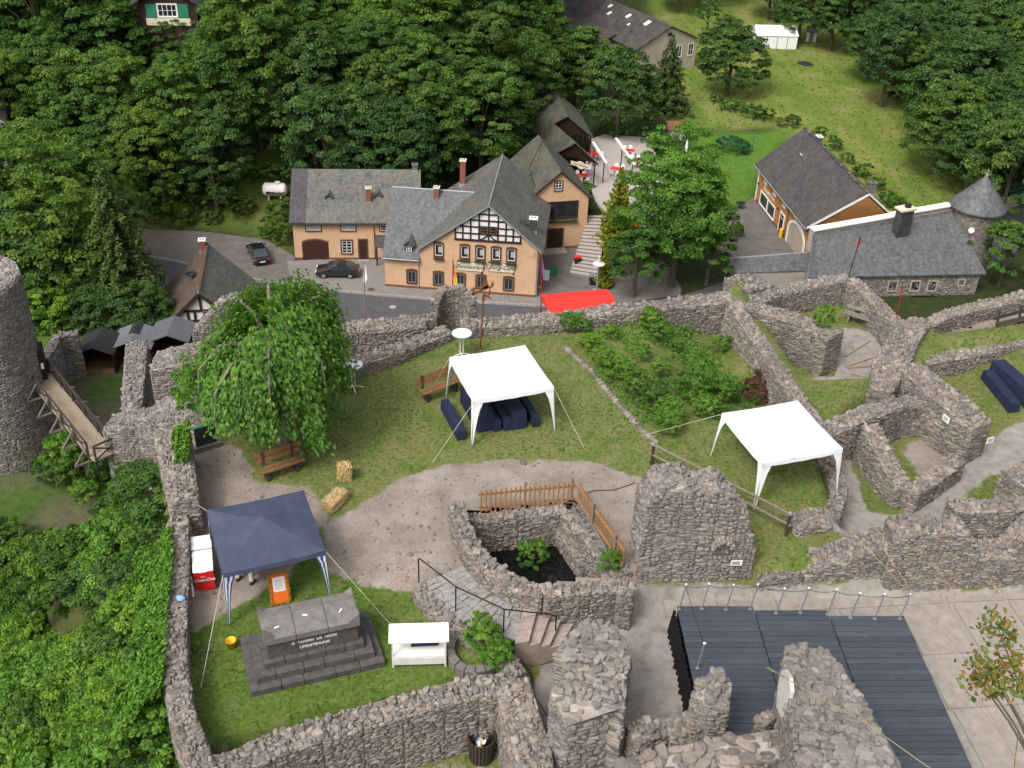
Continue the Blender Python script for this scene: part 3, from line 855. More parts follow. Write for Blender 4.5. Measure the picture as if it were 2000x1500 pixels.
castle_wall('low overgrown wall stub between planter and handrail', pxw((968, 1250, .15), (990, 1285, .1), (1012, 1318, .1)), .55, -1.0, limit=60)
castle_wall('retaining wall carrying the flagstone path above the lawn', pxw((818, 1143, .08), (840, 1172, .08), (872, 1205, .05), (905, 1232, .0), (940, 1252, -.05)), .5, -.9, limit=100)
castle_wall('curved cistern wall beside the dirt yard', pxw((893, 983, .75), (903, 1025, .75), (925, 1070, .75), (960, 1106, .75), (1008, 1137, .72), (1060, 1150, .7)), .56, [-.3, -.3, -.5, -2.6], limit=240)
castle_wall('cistern wall above the sandstone steps', pxw((1060, 1152, .7), (1130, 1150, .6), (1200, 1142, .5), (1238, 1148, .5)), .56, -2.6, limit=150, ends=(False, True))
castle_wall('sunken cistern wall below the slatted fence', pxw((902, 1012, .08), (1010, 1000, .08), (1105, 990, .08)), .45, -2.6, limit=110)
castle_wall('sunken cistern wall under the aluminium ladder', pxw((1112, 992, .1), (1160, 1050, .1), (1216, 1120, .1)), .7, -2.6, limit=110)
castle_wall('stone ledge inside the cistern', pxw((1088, 1012, -.6), (1116, 1052, -.65), (1148, 1100, -.7)), .5, -2.6, limit=60)
# tall ruin behind the stage
bl = at(1240, 1165, -1)[:2]; br = at(1460, 1160, -1)[:2]
bd = unit(V(*(br - bl), 0)); bn = V(-bd[1], bd[0], 0)
bigp = [V(*bl, 0) + bn * .72 + bd * (np.linalg.norm(br - bl) * t) + V(0, 0, z) for t, z in ((0, 2.7), (.1, 3.1), (.3, 3.2), (.48, 2.9), (.6, 3.0), (.72, 2.7), (.8, 2.3), (.9, 1.9), (.97, 1.1), (1.0, .8))]
BIG = castle_wall('tall ruined wall with a niche standing behind the black stage', bigp, 1.35, -1.2, limit=300, ch=(.06, .17), cl=(.13, .5), rag=.2, sub=.45, mk='stone_mortar')
castle_wall('low ragged wall directly behind the stage posts', [V(*at(1470, 1162, -1)[:2], -.25) + V(0, .45, 0), V(*at(1560, 1160, -1)[:2], -.1) + V(0, .5, 0), V(*at(1640, 1160, -1)[:2], .35) + V(0, .55, 0), V(*at(1712, 1160, -1)[:2], 1.0) + V(0, .6, 0)], 1.0, -1.2, limit=220, rag=.15)
castle_wall('broken terrace wall beyond the concrete paving', [V(*at(1715, 1162, -1)[:2], 1.5) + V(0, .5, 0), V(*at(1780, 1163, -1)[:2], 1.75) + V(0, .5, 0), V(*at(1850, 1162, -1)[:2], 1.6) + V(0, .5, 0), V(*at(1885, 1160, -1)[:2], .6) + V(0, .5, 0), V(*at(1945, 1158, -1)[:2], .65) + V(0, .5, 0), V(*at(1985, 1156, -1)[:2], 1.7) + V(0, .5, 0), V(*at(2080, 1150, -1)[:2], 1.8) + V(0, .5, 0)], .95, -1.2, limit=280, rag=.14, sub=.7)
castle_wall('back layer of the broken terrace wall above its hollow', [V(*at(1850, 1162, -1)[:2], 1.55) + V(0, 1.5, 0), V(*at(1930, 1160, -1)[:2], 1.5) + V(0, 1.5, 0), V(*at(2080, 1150, -1)[:2], 1.6) + V(0, 1.5, 0)], .7, -1.2, limit=100)
castle_wall('rubble block at the edge of the upper path beside the yellow hose', pxw((1985, 905, .1), (2060, 960, .0)), 1.5, -1.3, limit=100)
# half round bastion below the right gazebo
bc = at(1545, 1035, .2)
arc = [V(bc[0] + 1.25 * math.cos(a), bc[1] + 1.0 * math.sin(a), z) for a, z in ((R(-120), -.45), (R(-85), -.15), (R(-45), .1), (R(-10), .2), (R(25), .2))]
castle_wall('half round bastion stump below the white gazebo on the terrace', [V(*p[:2], .25) for p in pxw((1545, 1020, .25), (1612, 1008, .25))], [1.0, .95], -1.4, limit=140)
castle_wall('curved wall running from the bastion stump along the terrace', pxw((1632, 988, .25), (1642, 950, .25), (1632, 915, .25), (1605, 880, .2)), .5, -1.4, limit=130)
castle_wall('dark hollow wall under the bastion stump', pxw((1475, 1085, -.35), (1520, 1070, -.3), (1570, 1062, -.25), (1625, 1052, -.3)), .4, -1.3, limit=80)
# garden and north walls
castle_wall('long north wall of the courtyard behind the garden bed', pxw((905, 632, .55), (940, 628, .5), (1060, 622, .5), (1200, 604, .6), (1330, 588, .65), (1428, 577, .7)), .85, [-1, -1, -1, -2], limit=300)
castle_wall('tall garden wall descending from the north wall to the gazebo', pxw((1432, 583, .85), (1468, 640, .85), (1518, 712, .8), (1560, 772, .75), (1600, 838, .7)), .62, -2.2, limit=260)
castle_wall('low front wall rising towards the arched lookout', pxw((640, 722, .6), (695, 702, .65), (760, 684, .6), (830, 660, .45), (872, 640, .5)), .7, -.6, limit=170)
# outer terrace, four metres lower
castle_wall('pale coped outer wall in front of the village road', pxw((560, 655, -3.2), (690, 634, -3.2), (770, 624, -3.2), (852, 616, -3.2)), .55, -6, limit=160, cl=(.2, .4), tsize=(.2, .35))
castle_wall('flat topped inner wall of the lower terrace', pxw((600, 662, -3.0), (690, 642, -3.0), (830, 630, -3.0)), .8, -5.4, limit=110)
castle_wall('coped parapet running behind the north wall to the red stall', pxw((922, 632, -2.6), (990, 622, -2.6), (1075, 612, -2.6)), .4, -6, limit=80)
ac = at(886, 648, -4.2)
castle_wall('small round lookout with a ring of coping stones', [V(ac[0] + .95 * math.cos(a), ac[1] + 1.1 * math.sin(a), -2.6 + .35 * math.sin(a)) for a in [R(180 - 18 * k) for k in range(11)]], .42, -5.2, limit=140, rag=.03, sub=3, cl=(.15, .3), tsize=(.25, .38))
# eastern maze of walls
castle_wall('thick wall with a rounded end beside the sundial path', pxw((1452, 596, .3), (1530, 612, .3), (1600, 636, .25), (1632, 655, .2)), [.8, .9, 1.1, 1.1], -2.2, limit=220)
castle_wall('long mossy wall leading up to the bench nook', pxw((1440, 592, -.35), (1530, 566, -.45), (1590, 552, -.45), (1655, 540, -.45)), .7, -3, limit=200)
castle_wall('slanting wall behind the grey bench', pxw((1662, 543, -.45), (1712, 588, -.4), (1765, 640, -.3)), .6, -3, limit=160)
castle_wall('heap of broken masonry beyond the garden corner', pxw((1438, 556, -.6), (1490, 545, -.8)), 1.6, -4, limit=60, rag=.2)
castle_wall('ragged cross wall dividing the sundial path from the far lawn', pxw((1800, 622, .2), (1765, 660, .35), (1738, 715, .45), (1718, 765, .4)), [.9, 1.2, 1.3, .8], -2, limit=240, rag=.16)
castle_wall('broad walkable wall beside the blue trestle tables', pxw((1778, 712, .8), (1830, 755, .8), (1880, 795, .7), (1918, 832, .4)), [1.0, 1.3, 1.35, 1.2], -1.5, limit=280)
castle_wall('chamber wall facing the white gazebo', pxw((1600, 842, .55), (1680, 808, .5), (1755, 785, .35), (1800, 778, .3)), .75, -1.5, limit=180)
castle_wall('chamber wall above the mossy gully', pxw((1700, 830, .4), (1722, 872, .2), (1745, 915, -.05), (1768, 952, -.3)), .7, -1.6, limit=180)
castle_wall('low chamber wall along the rocky path', pxw((1778, 958, -.3), (1820, 930, -.3), (1872, 892, -.3)), .62, -1.6, limit=110)
castle_wall('far parapet above the gatehouse roof', pxw((1790, 640, -1.0), (1850, 612, -.95), (1920, 594, -.95), (2070, 556, -.9)), .65, -3, limit=170)
castle_wall('herringbone coped wall beyond the blue trestle tables', pxw((1800, 702, -.2), (1880, 684, -.25), (1950, 668, -.3), (2070, 640, -.3)), .85, -1.9, limit=220)
# foreground ruins below the keep
castle_wall('massive wall pier in front of the stage steps', pxw((1172, 1226, .9), (1166, 1246, 1.7), (1158, 1285, 2.2), (1164, 1322, 1.8), (1148, 1360, 2.1), (1150, 1402, 1.5)), [.8, 1.7, 2.0, 1.5, 1.9, 1.2], -1.6, limit=300, rag=.28, ch=(.07, .18), cl=(.16, .5), tsize=(.12, .38), sub=.5, mk='stone_mortar')
castle_wall('ragged low wall between the pier and the boulder head', pxw((1235, 1432, .7), (1300, 1420, .5), (1345, 1405, .9), (1378, 1375, 1.6)), [.6, .7, .8, .9], -1.6, limit=160, rag=.16, sub=.5)
castle_wall('rounded boulder-like wall head beside the stage', pxw((1372, 1330, 2.0), (1400, 1340, 2.1), (1425, 1355, 1.9)), [1.1, 1.35, 1.0], -1.2, limit=180, rag=.1, sub=.35, tsize=(.18, .42), mk='stone_mortar')
SLAB = castle_wall('great rising wall spur with a white plaster patch over the stage', pxw((1580, 1262, 1.3), (1600, 1320, 2.2), (1628, 1400, 3.4), (1655, 1475, 4.5), (1700, 1590, 5.5)), [1.2, 1.75, 2.0, 2.2, 2.4], -1.2, limit=300, rag=.13, tsize=(.12, .42), ch=(.08, .2), cl=(.16, .55), sub=.5, mk='stone_mortar')
castle_wall('pale flat ledge below the keep at the foot of the picture', pxw((1180, 1535, 1.8), (1290, 1492, 1.9), (1400, 1470, 2.0), (1530, 1450, 2.2)), .9, -1.2, limit=120, rag=.06, tsize=(.25, .55))
castle_wall('small lump of masonry beside the plaster patch', pxw((1490, 1395, 1.2), (1512, 1400, 1.4)), .6, -1.2, limit=30)
# lower castle on the left
castle_wall('square masonry block at the end of the wooden bridge', pxw((212, 826, -13.6), (255, 818, -13.2), (300, 806, -12.8)), 1.8, -21, mk='stone_far', limit=140, ch=(.1, .2), cl=(.22, .6))
castle_wall('pale topped wall rising beside the market booths', pxw((266, 668, -13.0), (262, 715, -13.2), (258, 770, -13.3), (256, 812, -13.4)), [1.3, 1.3, 1.2, 1.0], -20.5, mk='stone_far', limit=150, ch=(.1, .2), cl=(.22, .6), tsize=(.18, .4))
castle_wall('stepped masonry mass behind the weeping tree', pxw((300, 705, -11.0), (360, 690, -10.5), (450, 675, -10.0)), 2.2, -20, mk='stone_far', limit=140, ch=(.1, .2), cl=(.22, .6), tsize=(.18, .4))
castle_wall('lower ledge of masonry under the weeping tree', pxw((298, 795, -10.5), (360, 790, -9.5), (430, 780, -8.5)), 2.6, -19, mk='stone_far', limit=160, ch=(.1, .2), cl=(.22, .6), tsize=(.18, .4))
castle_wall('mossy curved gable wall hiding the half timbered house', pxw((378, 648, -11.5), (405, 612, -10.2), (435, 582, -9.3), (468, 575, -9.2), (500, 590, -9.8), (540, 630, -11)), .7, -18, mk='stone_far', limit=130, ch=(.1, .2), cl=(.22, .6), tsize=(.18, .4))
castle_wall('far yard wall carrying the black target board', pxw((82, 705, -16.2), (112, 655, -16.4), (152, 648, -16.4)), .6, -20.5, mk='stone_far', limit=80, ch=(.1, .2), cl=(.22, .6), tsize=(.18, .4), minpx=8)
def round_tower():
    e = at(52, 552, -7.7)
    c = V(e[0] - 3.95, e[1] + .3, 0)
    root = thing('round_tower', 'round grey rubble tower with a footbridge door', 'tower', (c[0], c[1], -26))
    prof = [(3.35, -26), (3.3, -20), (3.22, -13), (3.2, -7.9), (3.15, -7.7), (2.0, -7.7), (1.95, -11)]
    MB().lathe((c[0], c[1], 0), prof, 40, False).build('core', M['core'], root)
    MB().lathe((c[0], c[1], 0), [(1.9, -10.9), (1.9, -10.3)], 24).build('floor', M['castle_ground'], root)
    st = []
    for k in range(40):
        a0, a1 = 2 * math.pi * k / 40, 2 * math.pi * (k + 1) / 40
        am = (a0 + a1) / 2; n = V(math.cos(am), math.sin(am), 0)
        if n @ unit(CAM - c) < -.12: continue
        z = -20.6
        while z < -7.8:
            zz = min(z + 1.6, -7.75); r0 = np.interp((z + zz) / 2, [-26, -20, -13, -7.7], [3.35, 3.3, 3.22, 3.2])
            A = c + V(math.cos(a0), math.sin(a0), 0) * r0; B = c + V(math.cos(a1), math.sin(a1), 0) * r0
            face_stones(st, A, B, n, z, zz, zz, (.12, .22), (.25, .6), .035)
            z = zz
    for k in range(40):
        a0, a1 = 2 * math.pi * k / 40, 2 * math.pi * (k + 1) / 40
        q = [c + V(math.cos(a), math.sin(a), 0) * r for a, r in ((a0, 3.15), (a0, 2.05), (a1, 2.05), (a1, 3.15))]
        top_stones(st, q, (-7.68, -7.68), (.2, .42))
        n = -V(math.cos(a0), math.sin(a0), 0)
        face_stones(st, q[1], q[2], n, -10.3, -7.7, -7.7, (.1, .2), (.2, .4))
    # doorway where the bridge meets the tower
    dp = at(66, 735, -15.0); dv = unit(V(dp[0] - c[0], dp[1] - c[1], 0)); rr = 3.28
    st = [s for s in st if not (abs(np.cross(dv, s[0] - c)[2]) < .75 and (s[0] - c) @ dv > 2 and -15.1 < s[0][2] < -12.9)]
    place_stones(root, st, 'stone_far', 240)
    f = Frame(c + dv * (rr - .02) + V(0, 0, -15), dx=V(-dv[1], dv[0], 0))
    m = MB(); m.box(f, -.62, .62, -.18, .1, 0, 2.05); m.build('doorway', M['timber'], root)
    s = MB(); s.box(f, -.95, -.75, -.15, .0, 1.0, 1.3); s.build('notice', M['white'], root)
    return c, dv
TC, TDV = round_tower()
def plaque(label, px, py, wall_pt, n, w_, h_):
    n = unit(V(n[0], n[1], 0)); f = Frame(V(*wall_pt) + n * .1, dx=V(-n[1], n[0], 0))
    if f.y @ n > 0: f = Frame(V(*wall_pt) + n * .1, dx=V(n[1], -n[0], 0))
    root = thing('information_plaque', label, 'sign', f.p(0, 0, -h_ / 2))
    m = MB(); m.box(f, -w_ / 2, w_ / 2, -.02, .01, -h_ / 2, h_ / 2); m.build('panel', M['white'], root)
    t = MB()
    for i in range(4): t.box(f, -w_ * .38, w_ * .3, -.024, -.02, h_ * (.3 - .17 * i) - .01, h_ * (.3 - .17 * i) + .01)
    t.build('print', M['galv'], root)
def facepx(px, py, a, n):
    q = ray(px, py); a = V(*a); n = V(n[0], n[1], 0)
    return CAM + q * (((a - CAM) @ n) / (q @ n))
plaque('white plaque beside the niche of the tall ruined wall', 1437, 1095, facepx(1437, 1095, V(*bl, 0), bn), -bn, .36, .2)
wt = pxw((1778, 712, .8), (1880, 795, .7)); wd = unit((wt[1] - wt[0]) * V(1, 1, 0)); wn = V(wd[1], -wd[0], 0)
wn = wn if wn @ (CAM - wt[0]) > 0 else -wn
plaque('white plaque on the broad wall above the chamber floor', 1852, 817, facepx(1852, 817, wt[0] + wn * .68, wn), wn, .34, .26)
we = pxw((1918, 832, .4))[0] + wd * .1
plaque('white plaque on the end of the broad wall by the path', 1930, 855, facepx(1930, 857, we, wd), wd, .32, .26)
# niche in the tall wall
nf = Frame(facepx(1408, 1080, V(*bl, 0), bn), dx=bd)
for o in list(BIG.children):
    if o.name.startswith('stone') and o.data.name.startswith('stone') and 'work' not in o.name:
        q = wloc(BIG) + np.array(o.location) - nf.O
        if abs(q @ nf.x) < .24 and -.6 < q[2] < .52: bpy.data.objects.remove(o)
for k in range(9):
    a = math.pi * k / 8; p = nf.p(.28 * math.cos(a), -.03, .3 + .28 * math.sin(a)); e = V(0, 0, 1) * math.sin(a) + nf.x * math.cos(a)
    o = bpy.data.objects.new('stone', stone_mesh(k % 14, 'stone')); COL.objects.link(o); o.parent = BIG
    X = np.cross(e, -nf.y) * .13; Y = e * .2; Zv = -nf.y * .16; p0 = p - wloc(BIG)
    o.matrix_basis = Matrix(((X[0], Y[0], Zv[0], p0[0]), (X[1], Y[1], Zv[1], p0[1]), (X[2], Y[2], Zv[2], p0[2]), (0, 0, 0, 1)))
# white plaster patch
sp = pxw((1600, 1320, 2.2), (1655, 1475, 4.5)); sdv = unit((sp[1] - sp[0]) * V(1, 1, 0)); sn = V(-sdv[1], sdv[0], 0)
sn = sn if sn[0] < 0 else -sn
pp = [facepx(a, b, sp[0] + sn * 1.06, sn) for a, b in ((1529, 1290), (1540, 1310), (1543, 1345), (1530, 1390), (1522, 1415), (1508, 1385), (1512, 1330), (1520, 1295))]
pm = sum(pp) / len(pp); pp = [pm + (p - pm) * .78 - sn * .07 + V(0, 0, -.08) for p in pp]
m = MB(); m.prism(pp, -sn * .1); m.build('plaster_patch', M['plaster_white'], SLAB)
# mortar render on the lit side of the big pier
# ------------------------------------------------------------------ paving, steps, stage
def slab_pieces(parent, cells, z, th, mat, gap=.012, name='flagstone', tilt=0.0, zf=None):
    for c in cells:
        c = np.array([p[:2] for p in c]); m = c.mean(0)
        c = m + (c - m) * (1 - gap / max(.05, np.abs(c - m).max()))
        zz = (z if zf is None else zf(m)) + rng.uniform(-.008, .008)
        mb = MB(); mb.prism([V(p[0], p[1], zz - th) for p in c], V(0, 0, th)); mb.build(name, mat, parent, bevel=0)
def path_flags():
    """irregular flags between the retaining wall and the cistern wall, descending slightly to the steps"""
    le = [at(*p, 0)[:2] for p in ((826, 1140), (848, 1168), (878, 1198), (915, 1225), (965, 1240), (1010, 1252))]
    re = [at(*p, 0)[:2] for p in ((905, 1106), (930, 1125), (955, 1145), (985, 1163), (1010, 1175), (1020, 1185))]
    base = MB()
    n = 16; A = []; B = []
    for i in range(n + 1):
        t = i / n * 5; k = min(int(t), 4); f = t - k
        A.append(le[k] * (1 - f) + le[k + 1] * f); B.append(re[k] * (1 - f) + re[k + 1] * f)
    for i in range(n):
        base.add([V(*A[i], .0), V(*B[i], .0), V(*B[i + 1], .0), V(*A[i + 1], .0)], [(3, 2, 1, 0)])
    root = base.top('footpath', M['castle_ground'], kind='structure')
    cells = []
    J = rng.uniform(-.32, .32, (n + 1, 7, 2))
    def pt(i, j):
        u = i + (J[i, j, 0] if 0 < i < n else 0); v = (j + (J[i, j, 1] if 0 < j < 6 else 0)) / 6
        k = min(int(u), n - 1); f = u - k
        return (A[k] * (1 - f) + A[k + 1] * f) * (1 - v) + (B[k] * (1 - f) + B[k + 1] * f) * v
    for i in range(n):
        j = 0
        while j < 6:
            s = 2 if (j < 5 and rng.random() < .45) else 1
            c = [pt(i, j), pt(i, j + s), pt(i + 1, j + s), pt(i + 1, j)]
            cells.append(c); j += s
    slab_pieces(root, cells, .03, .06, M['flag'], .02)
path_flags()
def steps():
    L = [at(*p, z) for p, z in (((1005, 1258), 0), ((1030, 1262), -.18), ((1052, 1266), -.36), ((1072, 1268), -.54), ((1092, 1270), -.72), ((1120, 1275), -.9))]
    Rr = [at(*p, z) for p, z in (((1022, 1185), 0), ((1050, 1186), -.18), ((1080, 1187), -.36), ((1108, 1186), -.54), ((1140, 1188), -.72), ((1180, 1195), -.9))]
    root = thing('stone_steps', 'worn pinkish sandstone steps leading down to the stage yard', 'steps', (L[2] + Rr[2]) / 2 * V(1, 1, 0) + V(0, 0, -1.0))
    for i in range(5):
        z = -.18 * i + .02
        q = [L[i], L[i + 1] + unit(L[i + 1] - L[i]) * .05, Rr[i + 1] + unit(Rr[i + 1] - Rr[i]) * .05, Rr[i]]
        k = 3
        for j in range(k):
            a, b = j / k + (.006 if j else 0), (j + 1) / k - .006
            c = [q[0] * (1 - a) + q[3] * a, q[1] * (1 - a) + q[2] * a, q[1] * (1 - b) + q[2] * b, q[0] * (1 - b) + q[3] * b]
            MB().prism([V(p[0], p[1], -1.1) for p in c], V(0, 0, z + 1.1 + rng.uniform(-.012, .012))).build('tread', M['step'], root, bevel=.015)
steps()
def handrail():
    P = [at(818, 1137, .05), at(890, 1193, .05), at(983, 1236, -.0), at(1083, 1251, -.75)]
    T_ = [p + V(0, 0, .95) for p in P]; T_[3] = P[3] + V(0, 0, 1.05)
    root = thing('handrail', 'black iron handrail along the flagstone path and steps', 'railing', P[1])
    for p, q in zip(P, T_): MB().tube([p, q], .022, 6).build('post', M['iron'], root)
    e = T_[3] - (T_[3] - T_[2]) * .12
    MB().tube([T_[0] + V(.0, .0, -.02), T_[0] + V(.06, -.05, .04), T_[1] + V(0, 0, .02), T_[2], T_[2] + (T_[3] - T_[2]) * .1, e, T_[3] + V(0, 0, -.06)], .024, 6).build('rail', M['iron'], root)
handrail()
def stage():
    z = .0
    a = at(1322, 1183, z); b = at(1470, 1183, z)
    f = Frame(V(a[0], a[1], -1.0), dx=b - a)
    xs = [(0, 2.32, 0.0), (2.34, 4.55, -.18), (4.57, 6.85, -.42)]
    depth = 7.2
    root = thing('stage', 'black boarded stage platform with a dark skirt', 'stage', f.p(0, 0, 0))
    for k, (x0, x1, y1) in enumerate(xs):
        n = 34
        bw = depth / n
        m = MB(); m.box(f, x0 + .03, x1 - .03, -depth - .3, y1 - .05, .05, .9); m.build('frame', M['skirt'], root)
        for i in range(n):
            ya = y1 - i * bw
            m = MB(); dz = rng.uniform(-.004, .004)
            m.box(f, x0 + rng.uniform(0, .01), x1 - rng.uniform(0, .01), ya - bw + .014, ya, .93 + dz, .985 + dz); m.build('board', M['stage'], root)
    # pleated skirt down the left side
    m = MB(); n = 60
    pl = [f.p(-.04 - .05 * (i % 2) - .03 * rng.random(), -depth * i / n, .97) for i in range(n + 1)]
    pb = [f.p(-.10 - .10 * (i % 2) - .08 * rng.random(), -depth * i / n, .0) for i in range(n + 1)]
    for i in range(n): m.add([pb[i], pb[i + 1], pl[i + 1], pl[i]], [(0, 1, 2, 3)])
    m.build('skirt', M['skirt'], root, smooth=True)
    # stanchions
    bases = [(1326, 1187), (1370, 1186), (1417, 1188), (1464, 1187), (1515, 1195), (1562, 1194), (1615, 1197), (1660, 1204), (1707, 1206), (1756, 1206)]
    tops = []
    for i, (px, py) in enumerate(bases):
        sec = ('on the stage section beside the tall ruin', 'on the middle stage section', 'on the stage section beside the concrete paving')[0 if i < 4 else (1 if i < 6 else 2)]
        p = at(px, py, 0.0); p = p - f.y * .06
        lean = f.x * .10 + f.y * .02
        t = p + V(0, 0, .98) + lean
        r = thing('stanchion', 'grey steel stanchion at the back edge ' + sec, 'post', p, 'posts ' + sec)
        MB().tube([p, t], .021, 8).build('post', M['galv'], r)
        MB().lathe(t, [(.02, -.02), (.036, .01), (.03, .035), (.01, .045)], 10).build('cap', M['white'], r, smooth=True)
        MB().lathe(p, [(.06, 0), (.06, .012)], 10).build('foot', M['galv'], r)
        tops.append(t)
    p = at(1362, 1305, 0.0); t = p + V(.08, 0, .98)
    r = thing('stanchion', 'single grey steel stanchion above the pleated stage skirt', 'post', p)
    MB().tube([p, t], .028, 8).build('post', M['galv'], r)
    MB().lathe(t, [(.03, -.02), (.045, .01), (.04, .04), (.01, .05)], 10).build('cap', M['white'], r, smooth=True)
    MB().lathe(p, [(.06, 0), (.06, .012)], 10).build('foot', M['galv'], r)
    tops = [t] + tops
    m = MB()
    for a_, b_ in zip(tops[:-1], tops[1:]):
        m.tube([a_ * (1 - s) + b_ * s - V(0, 0, .05 + .30 * s * (1 - s)) for s in np.linspace(0, 1, 7)], .009, 5)
    m.top('barrier_rope', M['cable'], 'sagging black rope strung between the stage stanchions', 'rope')
stage()
def terrace_slabs():
    z = -1.0
    o = at(1770, 1200, z); d = unit((at(1960, 1190, z) - o)); f = Frame(V(o[0], o[1], z), dx=d)
    base = MB(); base.box(f, -7.6, 8, -12, 1.9, -.06, .02)
    root = base.top('terrace', M['castle_ground'], kind='structure')
    me = root.data; setmask(me, np.tile([.2, 1.0, .3], (len(me.vertices), 1)))
    xs = [-7.6, -5.9, -4.0, -2.2, -.3, 1.55, 3.4, 5.3, 7.2]; ys = [1.9, .35, -1.75, -3.8, -6.0, -8.3, -10.6, -12]
    cells = []
    for i in range(len(xs) - 1):
        for j in range(len(ys) - 1):
            cells.append([f.p(xs[i] + .1 * (j % 2), ys[j + 1], 0), f.p(xs[i + 1] + .1 * (j % 2), ys[j + 1], 0), f.p(xs[i + 1] + .1 * (j % 2), ys[j], 0), f.p(xs[i] + .1 * (j % 2), ys[j], 0)])
    slab_pieces(root, cells, z + .05, .05, M['slab'], .03, 'slab')
terrace_slabs()
def timber_strips():
    z = -1.66
    root = None
    for i, (a, b) in enumerate((((1650, 696), (1700, 664)), ((1652, 716), (1706, 697)), ((1655, 718), (1700, 714)), ((1662, 728), (1695, 737)), ((1645, 780), (1650, 742)))):
        A = at(*a, z); B = at(*b, z)
        MB().beam(A, B, .07, .06).top('sundial_strip', M['deck_board'], ['pale strip in the path aimed at the grey bench', 'second pale strip fanning out across the path', 'middle pale strip lying square across the path', 'pale strip slanting down towards the ragged cross wall', 'short pale strip running along the path edge'][i], 'strip')
timber_strips()
# ------------------------------------------------------------------ cistern water and fence
m = MB(); zw = -1.35
m.prism([V(p[0], p[1], zw - .3) for p in pz(0, (905, 1000), (1120, 975), (1230, 1120), (1040, 1160), (940, 1110))], V(0, 0, .3))
tag(m.top('water', M['water']), kind='structure')
def slat_fence(label, a, b, n, z, posts, flip=1):
    A = at(*a, z); B = at(*b, z); f = Frame(V(A[0], A[1], z), dx=B - A); L = np.linalg.norm((B - A)[:2])
    root = thing('picket_fence', label, 'fence', A)
    for i in range(n):
        x = L * (i + .5) / n
        m = MB(); h = .98 + rng.uniform(-.02, .02); dx = rng.normal(0, .006)
        m.box(f, x - .025 + dx, x + .025 + dx, -.022 * flip, 0.0, .06, h) if flip > 0 else m.box(f, x - .025 + dx, x + .025 + dx, 0, .022, .06, h)
        m.build('picket', M['wood_picket'], root)
    for zz in (.22, .78):
        m = MB(); m.box(f, -.02, L + .02, .003, .05, zz - .04, zz + .04) if flip > 0 else m.box(f, -.02, L + .02, -.05, -.003, zz - .04, zz + .04)
        m.build('rail', M['wood_picket'], root)
    for t in posts:
        p = f.p(L * t, .09 * flip, 0)
        MB().tube([p, p + V(0, 0, 1.06)], .045, 8).build('post', M['wood_grey'], root)
slat_fence('slatted wooden fence along the far edge of the cistern', (935, 1003), (1122, 985), 20, .08, (.48, .97))
slat_fence('slatted wooden fence down the east edge of the cistern', (1127, 985), (1216, 1113), 26, .08, (.38, .85), -1)
def ladder():
    A0, A1 = at(1118, 990, .32), at(1186, 1108, .32); B0, B1 = at(1133, 984, .32), at(1204, 1110, .32)
    root = thing('ladder', 'aluminium ladder lying on the cistern wall', 'ladder', A0)
    for a, b in ((A0, A1), (B0, B1)): MB().beam(a, b, .03, .07).build('stile', M['galv'], root)
    for i in range(11):
        t = (i + .5) / 11; MB().tube([A0 * (1 - t) + A1 * t, B0 * (1 - t) + B1 * t], .016, 6).build('rung', M['galv'], root)
    c = at(1116, 985, .26)
    m = MB()
    for k in range(3): m.tube([c + V(.17 * math.cos(a) + .01 * k, .17 * math.sin(a), .02 * k) for a in np.linspace(0, 6.2, 16)], .012, 5)
    m.top('cable_coil', M['cable'], 'coiled black cable at the corner of the slatted fence', 'cable')
ladder()
def rail_fence():
    P = [at(1275, 905, .0), at(1325, 940, .0), at(1415, 965, .0), at(1530, 1042, .0)]
    A = at(1272, 908, 0.0); B = at(1535, 1045, 0.0)
    root = thing('rail_fence', 'round wooden rail fence with two poles beside the tall ruin', 'fence', A)
    d = unit(B - A)
    for t in (0, .5, 1.0):
        p = A + (B - A) * t; MB().tube([p, p + V(0, 0, .95)], .06, 8).build('post', M['wood_dark'], root)
        q = p + V(0, 0, .9); MB().tube([q - d * .05, q + d * .05], .075, 8).build('bracket', M['galv'], root)
    for z in (.45, .88): MB().tube([A + V(0, 0, z) - d * .15, A * .5 + B * .5 + V(0, 0, z + .02), B + V(0, 0, z) + d * .1], .055, 8).build('rail', M['wood_pole'], root)
rail_fence()
